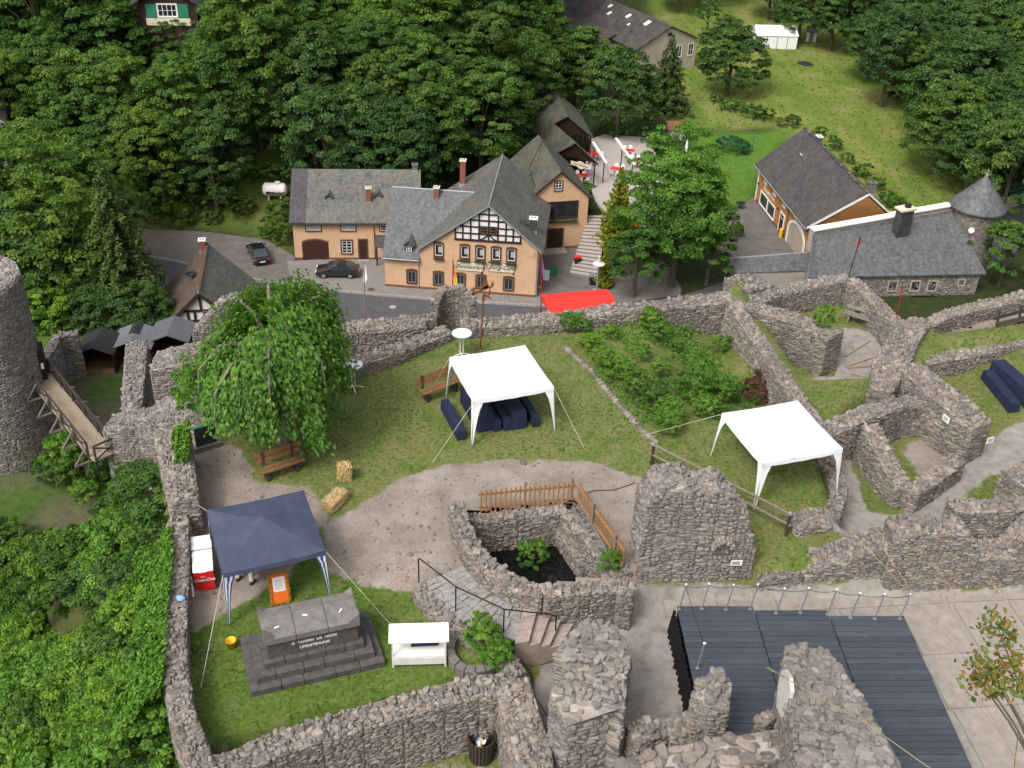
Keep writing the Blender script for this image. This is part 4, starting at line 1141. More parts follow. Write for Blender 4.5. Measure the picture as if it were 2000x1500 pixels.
# ------------------------------------------------------------------ gazebos
def gazebo(name, label, c, yaw, zg, ze, cloth, leg_mat, ropes, peak=.45, splay=.12, stripe=False):
    f = Frame(V(c[0], c[1], zg), yaw); s = 1.5
    root = thing(name, label, 'gazebo', f.O)
    H = ze - zg; n = 8; m = MB(); pts = []
    for i in range(n + 1):
        for j in range(n + 1):
            x = -s + 2 * s * i / n; y = -s + 2 * s * j / n
            r = max(abs(x), abs(y)) / s; e = 1 - r
            sag = -.07 * math.sin(math.pi * min(1, (abs(x) + abs(y)) / s / 2)) * (r * (1 - r) * 4)
            edge = -.035 * (1 - (min(abs(x), abs(y)) / s) ** 2) if r > .99 else 0
            pts.append(f.p(x, y, H + peak * e ** .92 + sag + edge + rng.normal(0, .011)))
    fc = []
    for i in range(n):
        for j in range(n):
            a = i * (n + 1) + j; q = (a, a + n + 1, a + n + 2, a + 1)
            x = i - n / 2 + .5; y = j - n / 2 + .5
            fc += [(q[0], q[1], q[2]), (q[0], q[2], q[3])] if x * y > 0 else [(q[0], q[1], q[3]), (q[1], q[2], q[3])]
    m.add(pts, fc)
    can = m.build('canopy', cloth, root)
    for k in range(4):                              # valance on each side
        a = R(90 * k); v = []
        for i in range(n + 1):
            x = -s + 2 * s * i / n; yy = -s - .004
            dz = -.035 * (1 - (abs(x) / s) ** 2)
            X = x * math.cos(a) - yy * math.sin(a); Y = x * math.sin(a) + yy * math.cos(a)
            v.append((X, Y, dz))
        m = MB(); out = (math.sin(a), -math.cos(a))
        top = [f.p(X, Y, H + dz) for X, Y, dz in v]; bot = [f.p(X + .015 * out[0], Y + .015 * out[1], H + dz - .15 + .012 * math.sin(3 * i)) for i, (X, Y, dz) in enumerate(v)]
        m.add(top + bot, [(i, i + n + 1, i + n + 2, i + 1) for i in range(n)]); m.build('valance', cloth, can)
    feet = []
    for sx, sy in ((-1, -1), (1, -1), (1, 1), (-1, 1)):
        m = MB(); F = (sx * (s + splay), sy * (s + splay))
        feet.append(f.p(*F, 0))
        wt, wb, zt = .34, .05, H - .15
        lv = [(sx * s - sx * wt, sy * s, zt), (sx * s, sy * s, zt), (sx * s, sy * s - sy * wt, zt)]
        lb = [(F[0] - sx * wb, F[1], .06), (F[0], F[1], .06), (F[0], F[1] - sy * wb, .06)]
        rows = 6; V_ = []
        for r in range(rows + 1):
            t = r / rows; g = t ** .6
            V_.append([tuple(lv[q][k] * (1 - (g if k < 2 and q != 1 else t)) + lb[q][k] * (g if k < 2 and q != 1 else t) for k in range(3)) for q in range(3)])
        mb = MB()
        for r in range(rows):
            for q in range(2): mb.add([f.p(*V_[r][q]), f.p(*V_[r][q + 1]), f.p(*V_[r + 1][q + 1]), f.p(*V_[r + 1][q])], [(0, 1, 2, 3)])
        lg = mb.build('leg', leg_mat, root)
        if stripe:
            at_ = lg.data.attributes.new('u', 'FLOAT', 'POINT'); at_.data.foreach_set('value', np.tile([0.0, .72, .72, 0.0, .72, 0, 0, .72][:4] + [.0, .72, .72, .0], rows).astype(np.float32)[:len(lg.data.vertices)])
        MB().tube([f.p(F[0], F[1], 0), f.p(sx * (s - .03), sy * (s - .03), H - .02)], .018, 6).build('pole', M['galv'], lg)
    for (sx, sy), g in ropes:
        MB().tube([f.p(sx * s, sy * s, H - .05), V(*at(g[0], g[1], zg)[:2], zg)], .009, 5).build('guy_rope', M['rope'], root)
        q = V(*at(g[0], g[1], zg)[:2], zg); MB().tube([q - V(0, 0, .05), q + V(0, 0, .09)], .012, 5).build('peg', M['galv'], root)
    return f
gazebo('gazebo', 'white party gazebo sheltering the dark blue trestle tables', (-.43, 34.66), .363, 0, 1.9, M['canvas'], M['canvas'], [((-1, -1), (842, 907)), ((1, -1), (1141, 875)), ((-1, 1), (843, 762))])
gazebo('gazebo', 'white party gazebo standing empty on the terrace above the bastion', (9.28, 31.6), .335, -.05, 1.9, M['canvas'], M['canvas'], [((-1, 1), (1250, 852))])
gazebo('gazebo', 'dark blue gazebo with blue and white striped legs', (-7.25, 25.77), .39, -.4, 1.62, M['navy'].copy(), M['stripe'], [((-1, -1), (392, 1345)), ((1, -1), (765, 1222)), ((1, 1), (650, 993)), ((-1, 1), (347, 958))], .5, .05, True)
for nd in bpy.data.materials['navy_cloth.001'].node_tree.nodes:
    if nd.type == 'VALTORGB':
        for e, c in zip(nd.color_ramp.elements, ((.046, .058, .098), (.056, .070, .115), (.066, .082, .13))): e.color = (*c, 1)
# ------------------------------------------------------------------ covered trestle tables and benches
def covered(name, label, a, b, w_, h, cat, group=None, near=True):
    """a far end, b near end of the top's middle line"""
    zg = GZ(*((np.array(a[:2]) + np.array(b[:2])) / 2)); zg = float(zg)
    f = Frame(V(a[0], a[1], zg), dx=V(*b[:2], 0) - V(*a[:2], 0)); L = np.linalg.norm(np.array(b[:2]) - np.array(a[:2]))
    root = thing(name, label, cat, f.p(L / 2, 0, 0), group)
    m = MB(); n = 10
    top = []; bot = []
    per = [(L * i / n, -w_ / 2) for i in range(n)] + [(L, -w_ / 2 + w_ * i / 3) for i in range(3)] + [(L - L * i / n, w_ / 2) for i in range(n)] + [(0, w_ / 2 - w_ * i / 3) for i in range(3)]
    for x, y in per:
        top.append(f.p(x, y, h)); k = 1 + rng.uniform(.01, .05)
        bot.append(f.p(L / 2 + (x - L / 2) * (1 + .03 * rng.random()), y * (k + .06), .03 + .02 * rng.random()))
    N_ = len(per)
    m.add(top + bot, [tuple(range(N_))] + [(i, i + N_, (i + 1) % N_ + N_, (i + 1) % N_) for i in range(N_)])
    m.build('cloth_cover', M['navy'], root, bevel=.012)
    m = MB(); m.box(f, .05, L - .05, -w_ / 2 + .03, w_ / 2 - .03, h - .035, h - .006); m.build('board', M['wood'], root)
    for x in (.25, L - .25):
        m = MB(); m.box(f, x - .02, x + .02, -w_ / 2 + .06, w_ / 2 - .06, 0, h - .04); m.build('trestle', M['iron'], root)
    return f, L
d0 = unit(at(912, 838, .45) - at(880, 780, .45)); d0[2] = 0; d0 = unit(d0)
for nm, lb, px, py, h, w_, L_ in (('covered_bench', 'dark blue covered bench on the outside left of the trestle tables', 902, 840, .46, .30, 2.1), ('covered_table', 'dark blue covered trestle table next to the outer bench', 950, 810, .76, .62, 2.1), ('covered_bench', 'dark blue covered bench beside the wider trestle table', 972, 823, .46, .28, 2.1),
                               ('covered_bench', 'dark blue covered bench beside the table with a glass on it', 993, 822, .46, .28, 2.1), ('covered_table', 'dark blue covered trestle table with a small dark glass on it', 1016, 806, .76, .52, 2.1), ('covered_bench', 'dark blue covered bench on the outside right of the trestle tables', 1048, 815, .46, .26, 2.1)):
    b = at(px, py, h); covered(nm, lb, b - d0 * L_, b, w_, h, 'bench' if 'bench' in nm else 'table')
g = at(1010, 785, .76)
MB().lathe(g, [(.03, 0), (.035, .09), (.03, .1)], 10).top('drinking_glass', M['red_dark'], 'small dark glass standing on a blue trestle table', 'glass')
a = at(1950, 702, -.45); b = at(2035, 775, -.45); covered('covered_table', 'dark blue covered table on the lawn by the herringbone wall', a, b, .6, .76, 'table')
a = at(1930, 722, -.75); b = at(1985, 788, -.75); covered('covered_bench', 'dark blue covered bench on the lawn by the herringbone wall', a, b, .42, .48, 'bench')
# ------------------------------------------------------------------ plank benches
def plank_bench(label, f, L, mat, leg, back=2, seat=2):
    root = thing('park_bench', label, 'bench', f.O)
    for i in range(seat):
        m = MB(); m.box(f, 0, L, .0 + .2 * i, .17 + .2 * i, .42, .465); m.build('seat_plank', mat, root)
    for i in range(back):
        y = .46 + .05 * i; z = .56 + .2 * i
        m = MB(); m.hexa([f.p(0, y, z), f.p(L, y, z), f.p(L, y + .045, z), f.p(0, y + .045, z)], [f.p(0, y + .05, z + .15), f.p(L, y + .05, z + .15), f.p(L, y + .09, z + .15), f.p(0, y + .09, z + .15)]); m.build('back_plank', mat, root)
    for x in (.22, L - .32):
        m = MB(); m.box(f, x, x + .1, .04, .38, 0, .42); m.build('leg', leg, root)
        m = MB(); m.beam(f.p(x + .05, .40, 0), f.p(x + .05, .56, .95), .1, .07, f.x); m.build('upright', leg, root)
A = at(513, 948, 0); B = at(560, 932, 0)
f = Frame(V(A[0], A[1], 0), dx=B - A); plank_bench('brown plank bench half hidden under the weeping tree', f, 1.6, M['wood'], M['wood_dark'])
A = at(832, 790, 0); B = at(905, 762, 0)
f = Frame(V(B[0], B[1], 0), dx=A - B); f2 = Frame(V(A[0], A[1], 0) + unit(V(*(B - A)[:2], 0)) * -.1, dx=B - A); plank_bench('brown plank bench behind the table gazebo', f2, 1.8, M['wood'], M['wood_dark'])
A = at(1643, 628, -1.7); B = at(1702, 648, -1.7)
f = Frame(V(A[0], A[1], -1.68), dx=B - A); plank_bench('weathered grey plank bench in the walled nook', f, 1.75, M['wood_grey'], M['wood_grey'], 1, 2)
A = at(1950, 655, -1.7); B = at(2010, 640, -1.7)
f = Frame(V(A[0], A[1], -1.7), dx=B - A); plank_bench('dark plank bench on the far gravel path', f, 1.9, M['wood_dark'], M['wood_dark'], 1, 2)
# ------------------------------------------------------------------ standing tables, sign post, flags
def standing_table(label, px, py):
    t = at(px, py, 1.1); zg = float(GZ(t[0], t[1]))
    root = thing('standing_table', label, 'table', (t[0], t[1], zg))
    MB().lathe((t[0], t[1], 0), [(.38, 1.07), (.42, 1.09), (.42, 1.105), (.39, 1.108)], 28).build('edge_band', M['teal'], root, smooth=False)
    MB().lathe((t[0], t[1], 0), [(.392, 1.106), (.39, 1.118), (.0, 1.12)], 28, False).build('table_top', M['white'], root)
    for dx in (-.06, .06): MB().tube([V(t[0] + dx, t[1], zg + .12), V(t[0] + dx, t[1], 1.07)], .02, 8).build('column', M['white'], root)
    for a in (20, 110, 200, 290):
        e = V(math.cos(R(a)), math.sin(R(a)), 0)
        MB().tube([V(t[0], t[1], zg + .13), V(t[0], t[1], zg + .1) + e * .2, V(t[0], t[1], zg + .015) + e * .38], .02, 6).build('foot', M['white'], root)
standing_table('white round standing table at the foot of the rusty iron post', 902, 651)
standing_table('white round standing table half hidden by the weeping tree', 688, 713)
def rusty_post():
    b = at(938, 682, 0); f = Frame(b, 0.0); P = lambda px, py: aty(px, py, b[1])
    root = thing('weather_vane', 'rusty iron post carrying a cut-out compass figure', 'vane', b)
    MB().tube([b, P(944, 585)], .03, 8).build('post', M['rust'], root)
    def plate(name, pts): MB().prism([P(*p) for p in pts], V(0, .02, 0)).build(name, M['rust'], root)
    plate('arrow_shaft', ((922, 574), (938, 566), (952, 556), (954, 561), (940, 570), (924, 578)))
    plate('arrow_tail', ((921, 578), (923, 566), (920, 566), (925, 561), (930, 566), (926, 567), (926, 576)))
    plate('rider', ((940, 566), (941, 556), (944, 548), (946, 541), (950, 545), (953, 553), (956, 562), (950, 566), (945, 563)))
    plate('antler', ((955, 561), (960, 557), (959, 549), (962, 555), (962, 547), (965, 556), (962, 561), (956, 565)))
    plate('body', ((941, 589), (942, 578), (945, 572), (950, 576), (955, 578), (961, 586), (955, 583), (949, 580), (947, 588)))
    plate('ring_side', ((956, 563), (959, 568), (957, 576), (954, 578), (953, 574), (955, 569)))
rusty_post()
def flag(label, base, top, zb, cloth, m_pole=None, r=.025):
    """cloth: list of (material, pixel polygon)"""
    b = at(*base, zb); P = lambda px, py: aty(px, py, b[1])
    root = thing('flag_pole', label, 'flag', b)
    MB().tube([b, P(*top)], r, 8).build('pole', m_pole or M['red_dark'], root)
    for mt, poly, nm in cloth:
        n = len(poly); m = MB()
        m.prism([P(*p) + V(0, .04 * math.sin(i * 2.1), 0) for i, p in enumerate(poly)], V(.01, .012, 0)); m.build(nm, mt, root)
flag('tall pole with a furled white flag before the black car', (713, 640), (711, 513), -4.8, [(M['white'], ((712, 515), (716, 525), (717, 545), (713, 554), (709, 550), (710, 530)), 'cloth')], M['wood_grey'])
flag('red pole with a red and yellow flag in the round lookout', (882, 640), (885, 508), -4.8, [(M['flag_red'], ((885, 512), (888, 524), (887, 540), (884, 528)), 'red_stripe'), (M['flag_yellow'], ((887, 524), (893, 545), (893, 558), (888, 556), (885, 535)), 'yellow_stripe'), (M['flag_red'], ((888, 556), (893, 558), (894, 566), (891, 564)), 'lower_red_stripe')])
flag('tall red pole with a hanging blue flag beside the restaurant corner', (1056, 640), (1058, 490), -4.8, [(M['flag_blue'], ((1059, 505), (1062, 520), (1064, 540), (1062, 548), (1059, 530)), 'cloth'), (M['red_dark'], ((1051, 558), (1056, 560), (1056, 562), (1051, 561)), 'bracket')])
flag('leaning red pole with a tattered red pennant over the gatehouse roof', (1655, 550), (1681, 462), -1.0, [(M['flag_red'], ((1680, 463), (1682, 470), (1677, 478), (1672, 488), (1674, 476)), 'pennant')], M['iron'])
flag('thin red pole standing before the gatehouse windows', (1753, 620), (1762, 556), -2.4, [(M['flag_red'], ((1762, 557), (1764, 562), (1761, 570)), 'pennant')])
flag('small red pennant in the hollow of the lower terrace', (778, 690), (780, 636), -5.0, [(M['flag_red'], ((779, 640), (782, 648), (780, 668), (776, 660)), 'pennant')])
def red_stall():
    z = -3.0
    a = at(1064, 597, z); b = at(1196, 585, z)
    f = Frame(V(a[0], a[1], z), dx=b - a); L = np.linalg.norm((b - a)[:2])
    root = thing('market_stall', 'market stall with a bright red sloping awning behind the north wall', 'stall', f.p(L / 2, .5, -2))
    m = MB(); n = 8
    for i in range(n):
        x0, x1 = L * i / n, L * (i + 1) / n; s0, s1 = .03 * (i % 2), .03 * ((i + 1) % 2)
        m.add([f.p(x0 + .1, -1.0, -.35 - s0), f.p(x1 + .1 if i < n - 1 else x1, -1.0, -.35 - s1), f.p(x1, 0, .25), f.p(x0, 0, .25)], [(0, 1, 2, 3)])
        m.add([f.p(x0, 0, .25), f.p(x1, 0, .25), f.p(x1, .9, .12), f.p(x0, .9, .12)], [(0, 1, 2, 3)])
    m.add([f.p(.1, -1, -.35), f.p(0, 0, .25), f.p(0, .9, .12)], [(0, 1, 2)]); m.add([f.p(L, -1, -.35), f.p(L, .9, .12), f.p(L, 0, .25)], [(0, 1, 2)])
    m.build('awning', M['red_cloth'], root)
    for x in (.05, L - .05):
        for y in (-.9, .85): MB().tube([f.p(x, y, -2), f.p(x, y, .1 if y > 0 else -.35)], .03, 6).build('post', M['red_dark'], root)
    m = MB(); m.box(f, .1, L - .1, -.7, -.1, -1.2, -1.1); m.build('counter', M['wood'], root)
red_stall()
# ------------------------------------------------------------------ things under and round the blue gazebo
def hay(label, f, l, w_, h):
    root = thing('straw_bale', label, 'straw bale', f.O)
    m = MB(); n = 9
    for ix in range(1):
        pts = []
    v = []; fc = []
    N3 = (10, 6, 5)
    idx = {}
    for i in range(N3[0] + 1):
        for j in range(N3[1] + 1):
            for k in range(N3[2] + 1):
                if i in (0, N3[0]) or j in (0, N3[1]) or k in (0, N3[2]):
                    idx[i, j, k] = len(v)
                    e = sum(q in (0, Q) for q, Q in zip((i, j, k), N3))
                    c = .03 * (e - 1)
                    p = np.array([(i / N3[0] - .5) * (l - c), (j / N3[1] - .5) * (w_ - c), (k / N3[2]) * (h - c) + c * .3]) + rng.normal(0, .018, 3)
                    v.append(f.p(*p))
    def q(a, b, c, d): fc.append((idx[a], idx[b], idx[c], idx[d]))
    X, Y, Z = N3
    for i in range(X):
        for j in range(Y): q((i, j, Z), (i + 1, j, Z), (i + 1, j + 1, Z), (i, j + 1, Z)); q((i, j, 0), (i, j + 1, 0), (i + 1, j + 1, 0), (i + 1, j, 0))
        for k in range(Z): q((i, 0, k), (i + 1, 0, k), (i + 1, 0, k + 1), (i, 0, k + 1)); q((i, Y, k), (i, Y, k + 1), (i + 1, Y, k + 1), (i + 1, Y, k))
    for j in range(Y):
        for k in range(Z): q((0, j, k), (0, j, k + 1), (0, j + 1, k + 1), (0, j + 1, k)); q((X, j, k), (X, j + 1, k), (X, j + 1, k + 1), (X, j, k + 1))
    m.add(v, fc); m.build('bale', M['straw'], root)
    for x in (-l * .22, l * .22):
        MB().tube([f.p(x, -w_ / 2 - .01, 0.02), f.p(x, -w_ / 2 - .01, h + .01), f.p(x, w_ / 2 + .01, h + .01), f.p(x, w_ / 2 + .01, .02)], .007, 4).build('twine', M['rope'], root)
    n = 420; cen = f.O; st = []
    p = np.stack([rng.uniform(-l / 2, l / 2, n), rng.uniform(-w_ / 2, w_ / 2, n), rng.uniform(0, h, n)], -1)
    ax = rng.integers(0, 3, n); sg = rng.choice([-1, 1], n)
    for i in range(n):
        p[i, ax[i]] = (sg[i] * (l / 2, w_ / 2)[ax[i]]) if ax[i] < 2 else h
    W_ = np.array([f.p(*q_) for q_ in p]); dirs = rng.normal(0, 1, (n, 3)); dirs /= np.linalg.norm(dirs, axis=1)[:, None]
    Ls = rng.uniform(.05, .12, (n, 1)); sd = np.cross(dirs, rng.normal(0, 1, (n, 3))); sd = sd / np.linalg.norm(sd, axis=1)[:, None] * .006
    vv = np.stack([W_ - dirs * Ls * .4 - sd, W_ - dirs * Ls * .4 + sd, W_ + dirs * Ls * .6], 1).reshape(-1, 3) - wloc(root)
    o = link('loose_straw', mesh_np('loose_straw', vv, np.arange(3 * n).reshape(-1, 3), M['dry'], rng.random(n)), root); tag(o, kind='stuff')
A = at(674, 935, 0); hay('upright straw bale standing near the weeping tree', Frame(V(A[0], A[1], 0), R(8)), .48, .40, .62)
A = at(655, 985, 0); hay('straw bale lying flat beside the upright one', Frame(V(A[0], A[1], 0), R(65)), .95, .5, .38)
def cooler():
    z = -.4
    f = fbetween((383, 1158), (422, 1152), z); L = f.L
    root = thing('drinks_cooler', 'red drinks chest cooler with white lid and white lettering', 'cooler', f.p(L / 2, .4, 0))
    m = MB(); m.box(f, 0, L, 0, .95, .05, .78); m.build('body', M['red'], root, bevel=.015)
    m = MB(); m.box(f, -.01, L + .01, -.01, .96, .785, .84); m.build('lid', M['white'], root, bevel=.02)
    m = MB(); m.box(f, L * .3, L * .7, -.03, -.012, .79, .82); m.build('handle', M['offwhite'], root)
    text_mesh('lettering', 'Coca-Cola', f.p(L * .5, -.004, .47), f.x, V(0, 0, 1), .145, M['white'], root, .002, .45, .003)
    text_mesh('small_lettering', 'drink', f.p(L * .45, -.004, .60), f.x, V(0, 0, 1), .07, M['white'], root, .002, .3)
    m = MB(); m.lathe(f.p(0, 0, 0), [(0.001, 0), (.001, .001)], 4)
    d = MB(); c = f.p(L * .5, -.003, .43); d.prism([c + f.x * .17 * math.cos(t) + V(0, 0, .15 * math.sin(t)) for t in np.linspace(0, 6.28, 21)[:-1]], -f.y * .0015); d.build('dark_disc', M['red_dark'], root)
    g = Frame(f.p(-.02, 1.02, 0), dx=f.x)
    r2 = thing('freezer', 'small white chest freezer behind the red cooler', 'freezer', g.p(.3, .3, 0))
    m = MB(); m.box(g, 0, .62, 0, .6, .04, .80); m.build('body', M['offwhite'], r2, bevel=.015)
    m = MB(); m.box(g, -.01, .63, -.01, .61, .805, .87); m.build('lid', M['white'], r2, bevel=.02)
    q = at(376, 1172, z); 
    r3 = thing('parasol_tube', 'white plastic tube leaning on the red cooler', 'tube', q)
    MB().tube([q, q + V(-.12, .35, .62)], .085, 14).build('tube', M['white'], r3, smooth=False)
    MB().tube([q + V(.0, -.012, -.0), q + V(.003, -.02, .02)], .09, 14).build('end_cap', M['galv'], r3)
    c = at(352, 1168, .62)
    m = MB(); n = 10
    v = [c + V(.15 * math.cos(a) * r_, .12 * math.sin(a) * r_, .09 * (1 - r_ ** 2) + rng.normal(0, .015)) for r_ in (1, .7, .35) for a in np.linspace(0, 6.283, n + 1)[:-1]] + [c + V(0, 0, .11)]
    fc = [(i + n * k, (i + 1) % n + n * k, (i + 1) % n + n * (k + 1), i + n * (k + 1)) for k in range(2) for i in range(n)] + [(2 * n + i, 2 * n + (i + 1) % n, 3 * n) for i in range(n)]
    m.add(v, fc); m.top('cloth_bag', M['sky_blue'], 'crumpled pale blue bag lying on the parapet', 'bag', smooth=True)
    pts = [at(a, b, z + .02) for a, b in ((386, 1165), (382, 1195), (370, 1210), (376, 1235), (372, 1262), (395, 1275), (430, 1272))]
    MB().tube(pts, .012, 5).top('power_cable', M['cable'], 'black cable curling along the foot of the parapet', 'cable')
cooler()
def bucket():
    b = at(453, 1265, -.4); root = thing('bucket', 'yellow plastic bucket on the lawn beside the monument', 'bucket', b)
    MB().lathe(b, [(.001, .0), (.11, 0), (.145, .3), (.155, .3), (.15, .315), (.138, .31), (.105, .02), (.001, .02)], 20, False).build('pail', M['yellow'], root, smooth=True)
    MB().tube([b + V(.15 * math.cos(a), .02, .30 - .13 * math.sin(a)) for a in np.linspace(0, math.pi, 9)], .005, 4).build('handle', M['iron'], root)
bucket()
def monument():
    z = -.42
    f = fbetween((490, 1364), (753, 1303), z); L = f.L; D = 2.15
    root = thing('war_memorial', 'dark basalt memorial shaped like a sarcophagus on three steps', 'memorial', f.p(L / 2, D / 2, 0))
    hs = .23
    for k in range(3):
        i = .24 * k; y0 = i; y1 = D - i; x0 = i; x1 = L - i; z0 = hs * k; z1 = hs * (k + 1)
        m = MB(); m.box(f, x0 + .28, x1 - .28, y0 + .28, y1 - .28, z0 - (.2 if k == 0 else 0), z1 - .01); m.build('fill', M['basalt'], root)
        nb = 5
        cuts = [x0 + (x1 - x0) * (q + (rng.uniform(-.2, .2) if 0 < q < nb else 0)) / nb for q in range(nb + 1)]
        for q in range(nb):
            for ya, yb in ((y0, y0 + .3), (y1 - .3, y1)):
                m = MB(); m.box(f, cuts[q] + .006, cuts[q + 1] - .006, ya + .003, yb, z0 - (.15 if k == 0 else -.002), z1 + rng.uniform(-.008, .004)); m.build('step_block', M['basalt'], root, bevel=.015)
        for xa, xb in ((x0, x0 + .3), (x1 - .3, x1)):
            for q in range(2):
                ya = y0 + .305 + (y1 - y0 - .61) * q / 2; yb = y0 + .305 + (y1 - y0 - .61) * (q + 1) / 2
                m = MB(); m.box(f, xa + .002, xb, ya + .005, yb - .005, z0 - (.15 if k == 0 else -.002), z1 + rng.uniform(-.008, .004)); m.build('step_block', M['basalt'], root, bevel=.015)
    b0, b1, zt = .62, L - .62, hs * 3
    ya, yb = .62, D - .55
    xs = np.linspace(b0, b1, 4)
    for q in range(3):
        m = MB(); m.box(f, xs[q] + .004, xs[q + 1] - .004, ya, yb, zt, zt + .62); m.build('body_block', M['basalt'], root, bevel=.012)
    # lid: three slabs, pitched to the front, with raised ends
    zl = zt + .62
    xs = np.linspace(b0 - .06, b1 + .06, 4); ym, y0, y1 = (ya + yb) / 2 + .1, ya - .10, yb + .06
    for q in range(3):
        prof = [(y0, zl + .0), (y0, zl + .20), (y0 + .18, zl + .27), (ym, zl + .40), (y1, zl + .30), (y1, zl)]
        m = MB(); m.prism([f.p(xs[q] + .006, y, zz) for y, zz in prof], f.x * (xs[q + 1] - xs[q] - .012)); m.build('lid_slab', M['basalt_top'], root, bevel=.012)
    for x, s in ((xs[0], 1), (xs[3], -1)):
        for y in (y0, y1):
            t = 1 if y == y0 else -1
            m = MB(); P = lambda a, b, c: f.p(x + s * a, y + t * b, c)
            m.hexa([P(0.002, .004, zl + .15), P(.34, .004, zl + .15), P(.3, .22, zl + .15), P(0.002, .3, zl + .15)], [P(0.002, .002, zl + .47), P(.28, .002, zl + .26), P(.22, .2, zl + .29), P(0.002, .26, zl + .42)]); m.build('corner_horn', M['basalt_top'], root, bevel=.01)
    c0 = f.p(L / 2 + .05, ya - .008, zt + .40)
    text_mesh('inscription', 'IE  TARBEN  UR  NSERE', c0, f.x, V(0, 0, 1), .125, M['letter_white'], root, .006, 0, .004)
    text_mesh('inscription', 'UFERSTEHUNG', c0 - V(0, 0, .2), f.x, V(0, 0, 1), .125, M['letter_white'], root, .006, 0, .004)
    zt2 = lambda x, y: f.p(x, y, zl + .32)
    for i, (x, y, an, lb) in enumerate(((b0 + .35, ya + .18, .6, 'small white stub lying on the end slab of the memorial lid'), (L / 2 - .1, ya + .42, .1, 'short white stub lying on the middle of the memorial lid'), (b1 - .4, ya + .3, 1.2, 'white stub lying by the raised far end of the memorial lid'))):
        p = zt2(x, y) + V(0, 0, .03); e = V(math.cos(an), math.sin(an), 0) * .07
        MB().tube([p - e, p, p + e], [.024, .028, .022], 8).top('candle_stub', M['white'], lb, 'candle')
    return f
MF = monument()
def display_case():
    z = -.42
    f = fbetween((766, 1306), (872, 1303), z); L = f.L
    root = thing('display_stand', 'white lidded display stand with a dark cloth beside the memorial', 'stand', f.p(L / 2, .2, 0))
    for x in (.03, L - .03):
        for y in (.03, .47): m = MB(); m.box(f, x - .025, x + .025, y - .025, y + .025, 0, .95); m.build('leg', M['offwhite'], root)
    m = MB(); m.box(f, .0, L, .02, .48, .42, .47); m.build('shelf', M['white'], root, bevel=.01)
    m = MB(); m.box(f, .02, L - .02, .44, .47, .47, .96); m.build('back_panel', M['white'], root)
    m = MB(); m.box(f, .02, L - .02, .0, .03, .14, .41); m.build('front_panel', M['offwhite'], root)
    m = MB(); m.hexa([f.p(-.08, -.02, 1.0), f.p(L + .08, -.02, 1.0), f.p(L + .08, .6, 1.14), f.p(-.08, .6, 1.14)], [f.p(-.08, -.02, 1.06), f.p(L + .08, -.02, 1.06), f.p(L + .08, .6, 1.2), f.p(-.08, .6, 1.2)]); m.build('lid', M['white'], root, bevel=.03)
    m = MB(); pts = [(.55, .5), (1.35, .52), (1.4, .62), (1.36, .78), (.75, .76), (.6, .70)]
    m.prism([f.p(x * L / 1.6, .43 - .2 * (.8 - zz), zz) for x, zz in pts], f.y * -.03); m.build('cloth', M['navy'], root)
display_case()
